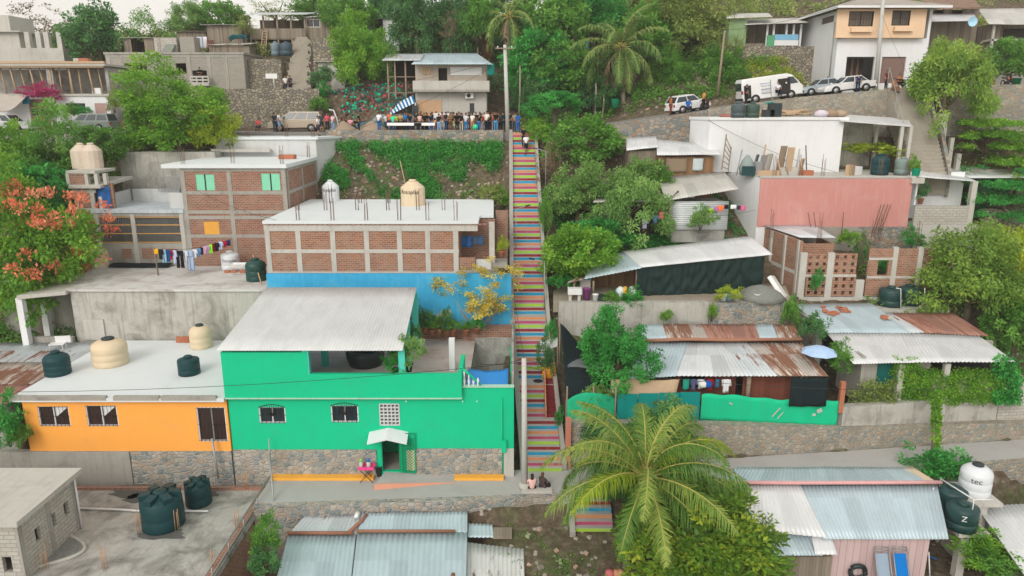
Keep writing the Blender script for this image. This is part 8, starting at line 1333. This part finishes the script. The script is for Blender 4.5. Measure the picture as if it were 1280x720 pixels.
for a in[('dark mango tree on the ridge between grey shell and block house',124,2,76,74,82,'broad',G3,0),('thin olive brown tree behind the four bare posts',50,4,62,82,90,'sparse',G8,0),('olive ridge tree at the far corner beside the tall grey shell',88,24,72,46,92,'sparse',G4,1),('airy green ridge tree right behind the mango',186,4,58,56,92,'sparse',G1,2),('rounded pale green ridge tree above the pale blocks',238,6,50,60,94,'feather',G9,0),('green ridge tree behind the grey plank shed',284,2,44,58,95,'broad',G1,1),('yellowish shrubby tree beside the stilt house roof end',306,14,46,30,82.5,'sparse',G4,3),('sparse ridge tree behind the stilt house roof',345,-6,26,70,96,'sparse',G4,0),('green ridge tree right of the stilt house',395,-8,26,56,95,'broad',G1,2),('big bright green tree overhanging the road and teal tanks',220,96,184,118,61.3,'near',G2,2),('lower yellow tinted tree joined to the big bright one',266,126,186,62,61.0,'broad',GY,0),('dark bushy tree at the foot of the big bright one',172,134,188,48,61.6,'broad',G1,0),('bright lime tree at the frame edge before the road wall',18,150,240,92,56,'near',G2,1),('mid green tree mass beside the beige twin tanks',58,160,262,92,55.5,'near',G1,2),('low green tree filling the gap under the beige tanks',52,200,290,96,54,'broad',G5,1),('green shrubby tree on the bank below the green wagon',128,158,205,54,59,'broad',G1,1),('big rounded yellow green tree beside the timber frame shed',446,18,104,74,75,'near',G2,0),('green tree behind the rounded yellow green one',440,-6,40,60,84,'broad',G1,1),('tall dark green tree over the two storey house',520,-28,62,84,84,'feather',G3,0),('wide bluish green tree beside the dead branch',572,-22,70,90,84,'feather',G3,1),('bright leafy tree at the top between dead branch and palms',597,-16,50,44,80,'broad',G1,0),('dark tree behind the timber frame shed',480,-20,50,56,90,'broad',G3,1),('bright green tree standing in front of the small palm',692,-18,62,90,80,'broad',G1,0),('mid green tree below the bright one, beside the crowd pole',668,36,120,80,76,'broad',G5,2),('leafy green tree beside the big palm trunk',715,52,122,76,75,'broad',G1,1),('dark green undertree in the road bank behind the umbrella tree',662,84,142,56,73,'feather',G3,2),('flat topped emerald tree at the road above the stairway',693,104,150,74,66.5,'umbrella',G5,0),('small pale green tree beside the stair head',672,140,182,44,63.5,'umbrella',G2,1),('bushy green tree at the bend before the road wall',737,146,206,92,61.5,'broad',G1,2),('large drooping willow like tree above the white hatchback',852,-24,68,124,79,'feather',G4,0),('drooping olive tree behind the big palm',790,-30,40,70,88,'feather',G4,1),('dense green tree on the slope between drooping tree and palm',812,10,84,76,77,'broad',G1,2),('leafy tree high on the slope behind the palm crown',742,-12,52,84,86,'broad',G5,1),('low bushy tree on the bank behind the leaning pole',905,56,112,60,73.5,'broad',G1,0),('mid green bushy tree on the bank above the hatchback',838,62,112,60,74,'feather',G1,1),('dark leafy tree in the hollow under the palm',744,92,140,60,73,'broad',G3,0),('green tree at the far top beside the smaller palm',640,-20,40,80,86,'broad',G3,1),('yellow green shrubby tree beside the green porch house',918,28,70,34,74.4,'sparse',G4,0),('dark green tree behind the drooping tree',735,-30,30,70,92,'broad',G3,0),('round willow like tree hiding the corner of the white house',1184,28,146,108,60.8,'feather',G10,2),('green tree before the weathered wooden house',1266,48,98,48,68.2,'broad',G1,1),('feathery pale green tree beside the stairway under the grey bush',722,206,276,94,55.5,'feather',G9,1),('feathery tree with laundry line beside the sheet roof',788,196,290,92,54,'feather',G9,2),('bright green rounded tree hugging the stairway side',720,279,344,82,49.5,'broad',G2,1),('dark green low tree between the feathery trees',752,268,310,80,52.5,'broad',G5,0),('layered bright green tree at the frame edge, upper storey',1236,134,190,82,60,'layers',G2,0),('layered green tree hanging over the green doored shed',1256,206,276,84,55.5,'layers',G5,1),('bright layered tree right behind the green doored shed',1276,158,230,70,58,'layers',G2,1),('pale olive tree spreading over the brick ruin end',1212,288,402,140,48.3,'feather',G10,0),('yellow green tree at the frame edge beside the olive tree',1272,280,380,84,49.5,'broad',GY,2),('mid green tree below the olive tree at the zinc roof end',1262,370,440,70,46,'broad',G1,1),('dark glossy tree beside the black shade net',762,384,484,92,40.6,'near',G5,0),('olive ridge tree at the top behind the far porch house',900,-30,20,60,96,'feather',G4,2)]:
 tree(*a[:7],a[7],a[8],'tree',GRP)
tree('yellow leaved tree growing against the blue wall',600,338,404,96,44.7,'airy',G6,1,'tree',GRP,BARKL,.25,.13);t_=KIDS;
tree('dense almond tree under the coconut palm',890,612,740,200,28.6,'near',GA,1,'tree',GRP);tree('small dark green tree behind the palm trunk',800,520,620,130,34.2,'near',G3,2,'tree',GRP)
ft=tree('flame tree with orange red blossom before the grey roof',42,238,392,138,48,'near',G2,2,'flame_tree',GRP)
cc,dd=crown_centres(77,135,.85);keep=(dd[:,2]>-.25);crown_obj(ft,leafmesh('blossom',cc[keep]*1.05,.13,50,.06,5,.6,-.3,dd[keep]),G7,Vector(KIDS[ft.name][1].location),tuple(KIDS[ft.name][1].scale),.4,'blossom')
tree('dry grey leafless bush beside the upper stairway',690,168,232,44,58.5,'sparse',G8,3,'shrub',None,cat='shrub');tree('brown dead branch between the tall dark trees',563,12,52,24,80,'sparse',G8,1,'dead_tree',None)
for a in[('dark green shrub at the corner of the stone terrace and steps',403,97,30,22,73,G3,0),('bright shrub under the teal bottles by the steps',397,132,26,26,70.5,G1,1),('green shrub beside the bank of bottles',402,116,20,20,71.5,G5,0),('leafy shrub at the foot of the grey roof terrace railing',332,676,38,52,29.6,G1,0),('dark shrub below the terrace railing at the frame bottom',326,706,40,40,28.3,G3,1),('green shrub hugging the corner of the orange house',8,530,46,62,35.2,G5,0),('second leafy shrub at the frame edge by the orange house',22,545,26,34,35.0,G1,1),('papaya like shrub between rusty and zinc roofs',1015,410,32,42,43.0,G3,1),('climbing shrub beside the stone terrace wall end',988,392,22,50,45.3,G1,1),('green shrub creeping down between the two roofs',1050,448,34,34,40.5,G1,0),('bright weed clump below the garden wall',833,395,16,12,45.3,G2,0),('upright lime shrub against the garden wall',890,390,12,24,45.4,G2,1),('dense green bush behind the white water tank',1180,584,70,44,36.4,G5,1),('green weeds below the tank stand legs',1232,690,70,46,31.2,G2,0),('grassy weeds by the blocks under the white sheet roof',1250,712,70,36,29.8,G1,1),('green shrub against the stone footing under the pink wall',1142,300,26,26,52,G5,0),('bright shrub inside the brick ruin',1062,298,28,22,51.5,G2,1),('vine clump on the pierced brick screen',1021,352,14,26,48.9,G5,0),('dark weeds inside the ruin window',1104,335,24,22,51.5,G5,1),('tall dark weeds in the gap of the brick ruin',1074,318,18,40,51.0,G3,0),('lime shrub in front of the slate tanks on the white roof',935,145,13,12,58.5,GY,0),('yellow green fern bed under the terrace porch',1085,186,60,18,59.5,GY,1),('light green potted bush beside the turquoise pot',1143,207,14,20,54.3,G2,0),('yellow green bush in the white bucket planters',908,367,34,20,46.35,GY,1),('leafy clump beside the bundles at the tarp shed',790,372,30,20,46.4,G5,0),('low plants on the terrace near the dark planter box',764,372,24,18,46.3,G1,1),('leafy shrub hiding the wall of the small pale roofed shed',802,212,46,34,56.8,G9,1),('green shrub at the corner of the brown plank shed',828,222,30,26,56.2,G1,0),('small shrub before the corrugated sheet wall',876,274,32,28,52.6,G9,0),('leafy plant hanging at the stairway edge under the sheet awning',684,450,22,50,41.7,G3,0),('climbing plant above the sheet awning by the stairway',690,414,14,36,43,G5,1),('palm like leafy clump beside the black net',745,492,30,26,38.4,G9,1),('green tuft at the bottom of the red side steps',699,522,12,22,38.4,G5,0),('banana like clump on the stairway side by the lamp',682,268,18,50,53,G1,0),('low green bush next to the rightmost stair wall',700,352,30,20,48.3,G5,1),('fern palm before the barred white house window',92,138,22,14,69.6,G1,0),('fern palm in a pot beside the barred window',102,139,20,14,69.5,G5,1),('shrub behind the white pot near the brown gate',66,142,12,26,69.8,G1,1),('reddish green shrub beside the pink door',142,128,18,26,69.5,G4,0),('red green garden shrub beside the white roof by the stairway',618,242,34,26,57.8,G4,1),('bright garden clump beside the stairway near the white roof',630,250,18,22,57,G2,0)]:bush(*a)
bg=bush('magenta bougainvillea over the brown gate',56,117,44,20,70.3,GM,0,'bougainvillea');
def cover(name,label,cat,fn,n,rad,nl,ls,m,seed,flat=.7,droop=0.,group=None,kind=None,base=None,asp=.3):
 g=np.random.default_rng(seed);c=np.array([tuple(fn(g))for _ in range(n)]);me=leafmesh('foliage',c-np.array(base or(0,0,0)),rad,nl,ls,seed,flat,droop,None,asp)
 if kind=='stuff':o=link(name,me);me.materials.append(m);o.location=base or(0,0,0);return tag(o,label,cat,group,'stuff')
 t=T(name,label,cat,base or(0,0,0),0,group);o=link('foliage',me,t);me.materials.append(m);return t
def hedge(g):
 px=g.uniform(1120,1262);top=466 if px>1160 else(452 if px<1150 else 462);q=P(px,g.uniform(top,502),39.9);return q+Vector((0,g.uniform(0,.35),0))
cover('vine_hedge','thick green vine hedge hanging over the weathered concrete wall','hedge',hedge,520,.28,55,.13,G2,3,1.1,.6,base=tuple(P(1190,505,39.9)))
q0,q1=P(1170,568,37.6),P(1171,492,37.9)
cover('vine_pole','pole completely wrapped in hanging green vine at the street','pole',lambda g:(lambda t:q0.lerp(q1,t)+Vector((g.normal(0,.05),g.normal(0,.05),0)))(g.random()**.7),70,.17,50,.15,G2,8,1.3,.7,base=tuple(q0));pole('wooden pole inside the vine at the street wall',q0+Vector((-.15,0,-.3)),q1+Vector((0,.02,0)),.11,POLEW,'vine_support','pole')
cover('creeper','dense creeper on the porch corner beside the vine hedge','creeper',lambda g:P(g.uniform(1246,1272),g.uniform(450,500),39.8+g.uniform(-.2,.3)),60,.35,50,.2,G5,12,1.,.5,base=tuple(P(1258,500,39.8)))
cover('grey_weeds','dusty grey green weeds over the wall below the teal door','weeds',lambda g:P(g.uniform(1062,1118),g.uniform(478,503),39.7),60,.3,36,.14,G4,13,.9,.3,base=tuple(P(1090,500,39.7)))
def on_ground(x0,x1,y0,y1,h=.2,test=None):
 def f(g):
  for _ in range(200):
   x,y=g.uniform(x0,x1),g.uniform(y0,y1)
   if test is None or test(x,y,g):break
  return(x,y,ground(x,y)+h*g.uniform(.3,1.2))
 return f
nz2=lambda x,y:math.sin(x*.55+1.3*math.sin(y*.8))+math.sin(y*1.1+x*.31+2)+.6*math.sin(x*1.7+y*2.1)
GSL=leafm('slope_leaf',[(.02,.15,.03),(.055,.34,.06),(.15,.5,.1)])
cover('slope_bushes','dark green creeping bushes on the slope below the crowd','ground cover',on_ground(-15.9,-.9,58.8,63.7,.45,lambda x,y,g:nz2(x,y)>.35-(y-60.6)*.75),560,.5,46,.19,GSL,21,.8,0,kind='stuff');cover('slope_weeds','thin weeds among the rubble of the slope below the crowd','weeds',on_ground(-15.9,-.9,58.3,63.7,.15),160,.3,20,.16,G1,22,.7,0,kind='stuff')
cover('bank_undergrowth','green undergrowth on the road bank below the palms','undergrowth',on_ground(1,26,69.8,80,.4,lambda x,y,g:nz2(x*.8,y)>-.3),620,.55,36,.24,G1,23,.8,0,kind='stuff');cover('ridge_undergrowth','undergrowth and low scrub on the upper hillside','undergrowth',on_ground(-60,70,82,104,.6,lambda x,y,g:nz2(x*.5,y*.6)>-.8),1500,.8,30,.34,G4,24,.8,0,kind='stuff')
cover('ridge_scrub','dark scrub between the trees at the top of the hill','scrub',on_ground(-18,14,76,92,.9,None),420,.9,40,.32,G3,25,.9,0,kind='stuff');cover('garden_undergrowth','green undergrowth around the garden sheds','undergrowth',on_ground(3.4,17.5,50.6,58,.35,lambda x,y,g:nz2(x,y)>-.9),560,.42,40,.2,G5,26,.8,0,kind='stuff')
cover('bank_grass','yellow green grass on the stony bank above the van','grass',on_ground(22,34,69.6,76,.25,lambda x,y,g:nz2(x,y)>-.2),260,.45,36,.22,GY,27,.7,-.3,kind='stuff',asp=.12);cover('yard_weeds','sparse weeds on the dirt yard below the lower stairs','weeds',on_ground(-.5,8,25.5,32.6,.1,lambda x,y,g:nz2(x*1.5,y*1.5)>.3),110,.22,16,.11,G1,28,.7,0,kind='stuff')
cover('right_undergrowth','low green growth on the terraces behind the brick ruin','undergrowth',on_ground(25,64,42.5,60,.3,lambda x,y,g:nz2(x,y)>-.3 and not(24<x<37 and y>53.5)and not(x<33 and y<46)),900,.5,34,.2,G1,29,.8,0,kind='stuff');cover('wall_weeds','weeds tufting out along the bank at the road steps','weeds',on_ground(34,50,58,62,.3),240,.4,30,.2,G4,30,.8,0,kind='stuff')
cover('left_undergrowth','leafy growth on the slope behind the flame tree','undergrowth',on_ground(-46,-29,46,63,.5),700,.6,36,.24,G1,31,.9,0,kind='stuff')
g=np.random.default_rng(9);mb=MB()
for _ in range(700):
 k=g.random()
 if k<.4:x,y=g.uniform(-15.5,-1,1)[0],g.uniform(58.2,63.5)
 elif k<.6:x,y=g.uniform(0,8),g.uniform(25.5,33)
 elif k<.8:x,y=g.uniform(4,34),g.uniform(70,77)
 else:x,y=g.uniform(3.5,17),g.uniform(50.5,58)
 s=g.uniform(.07,.24);mb.obox((x,y,ground(x,y)+s*.2),s*1.3,s,s*.8,g.uniform(0,3),int(g.integers(0,3)),g.uniform(-.5,.5),g.uniform(-.5,.5))
tag(mb.build('rubble',[plain('stone_a',(.36,.32,.27),.95),plain('stone_b',(.25,.23,.2),.95),plain('stone_c',(.42,.3,.22),.95)]),'loose stones and rubble scattered on the bare soil','rubble',kind='stuff')
for px,py,c,l in((772,702,'#b98a68','pale clay lump in the dirt yard under the yellow frond'),(776,697,'#c79a7c','second clay lump resting against the pale one'),(763,703,'#c06a6e','pink lump lying in the dirt yard')):q=P(px,py,29.6);q.z=ground(q.x,29.6);b=MB();b.lathe((q.x,29.6,q.z),[(.1,0),(.25,.08),(.2,.25),(.05,.3)],8);tag(b.build('clay_lump',gm(c)),l,'lump')
b=P(800,690,30.6);palm('big coconut palm with arching fronds at the stairway foot',(b.x-.2,30.6,ground(b.x,30.6)-.1),P(807,596,30.3).z-ground(b.x,30.6)+.1,27,5.15,5,(P(807,596,30.3).x-b.x+.2,-.3),None,1.1,(-.2,1.45),.17,120,.55,1)
b=P(779,132,72.5);palm('tall coconut palm above the road with brown lower fronds',(b.x,72.5,ground(b.x,72.5)-.1),P(772,58,72.5).z-ground(b.x,72.5),30,5.4,8,(-.4,0),GPD,1.1,(-1.0,1.45),.17,70,.3,5)
b=P(636,60,77.5);palm('smaller coconut palm at the top edge above the crowd pole',(b.x,77.5,ground(b.x,77.5)),P(636,20,77.5).z-ground(b.x,77.5),18,5.0,11,(0,0),GPD,.85,(-.8,1.3),.16,40,1.0,1)
for px,py0,py1,Y_,l in((648,150,82,72,'thin pale tree trunk standing beside the crowd pole'),(658,150,96,73,'slim leaning trunk in the trees behind the stair head'),(743,142,104,71.5,'thin grey trunk on the road bank left of the palm'),(753,138,118,71,'short broken trunk leaning on the road bank'),(717,52,30,78,'pale dead trunk showing between the bright trees')):a,b_=P(px,py0,Y_),P(px+2,py1,Y_);mb=MB();mb.tube([(a.x,Y_,a.z-.5),a.lerp(b_,.5)+Vector((.08,0,0)),b_],[.1,.085,.06],7);tag(mb.build('bare_tree',BARKL),l,'trunk')
q=P(769,131,71);mb=MB();mb.lathe((q.x,71,q.z-.3),[(.35,0),(.4,.8),(.42,.85),(.3,.85),(.1,.6)],12);tag(mb.build('green_barrel',gm('#17805c')),'green barrel on the road bank next to the palm trunk','barrel')
mb=MB();q=P(728,58,79);mb.obox((q.x,79,q.z),1.1,.8,1.2,.3);tag(mb.build('blue_shelter',gm('#5f86a8')),'blue grey shelter corner glimpsed through the leaves beside the palm','shelter')
w=bpy.data.worlds.new('World');sc.world=w;w.use_nodes=True;nt=w.node_tree;bg=nt.nodes['Background'];sky=nt.nodes.new('ShaderNodeTexSky');sky.sky_type='NISHITA';sky.sun_disc=False
EL,AZ=R(33),R(203)
sky.sun_elevation=EL;sky.sun_rotation=AZ;sky.air_density=1.0;sky.dust_density=3.5;sky.ozone_density=1.0
hs=nt.nodes.new('ShaderNodeHueSaturation');hs.inputs['Saturation'].default_value=.45;nt.links.new(sky.outputs[0],hs.inputs['Color']);mx=nt.nodes.new('ShaderNodeMix');mx.data_type='RGBA';mx.inputs[0].default_value=.72;mx.inputs[7].default_value=(5.3,4.95,4.45,1);nt.links.new(hs.outputs[0],mx.inputs[6]);nt.links.new(mx.outputs[2],bg.inputs[0]);bg.inputs[1].default_value=.15
L=bpy.data.lights.new('sun','SUN');L.energy=.9;L.angle=R(28);L.color=(1,.95,.87);lo_=bpy.data.objects.new('sun',L);col.objects.link(lo_)
d=Vector((math.sin(AZ)*math.cos(EL),math.cos(AZ)*math.cos(EL),math.sin(EL)));lo_.rotation_euler=d.to_track_quat('Z','Y').to_euler()
cam=bpy.data.cameras.new('camera');co=bpy.data.objects.new('camera',cam);col.objects.link(co);cam.sensor_width=36;cam.lens=900/1280*36;cam.clip_end=6000;cam.clip_start=.1
co.location=(0,0,CZ);co.rotation_euler=(math.pi/2-TH,0,0);sc.camera=co
HZ=True
if HZ:
 mb=MB();mb.box(-420,420,-40,420,-40,60);hz=mb.build('haze',[]);m=bpy.data.materials.new('haze_air');m.use_nodes=True;nt=m.node_tree;nt.nodes.remove(nt.nodes['Principled BSDF']);v=nt.nodes.new('ShaderNodeVolumePrincipled');v.inputs['Color'].default_value=(1,.97,.93,1);v.inputs['Density'].default_value=.0006;v.inputs['Anisotropy'].default_value=.2;nt.links.new(v.outputs[0],nt.nodes['Material Output'].inputs['Volume']);hz.data.materials.append(m);tag(hz,'thin pale evening haze over the hillside','haze',kind='stuff')
sc.view_settings.view_transform='Standard';sc.view_settings.look='None';sc.view_settings.exposure=0.5;sc.view_settings.gamma=1.0
sc.cycles.max_bounces=6;sc.cycles.volume_bounces=0;sc.cycles.use_denoising=True
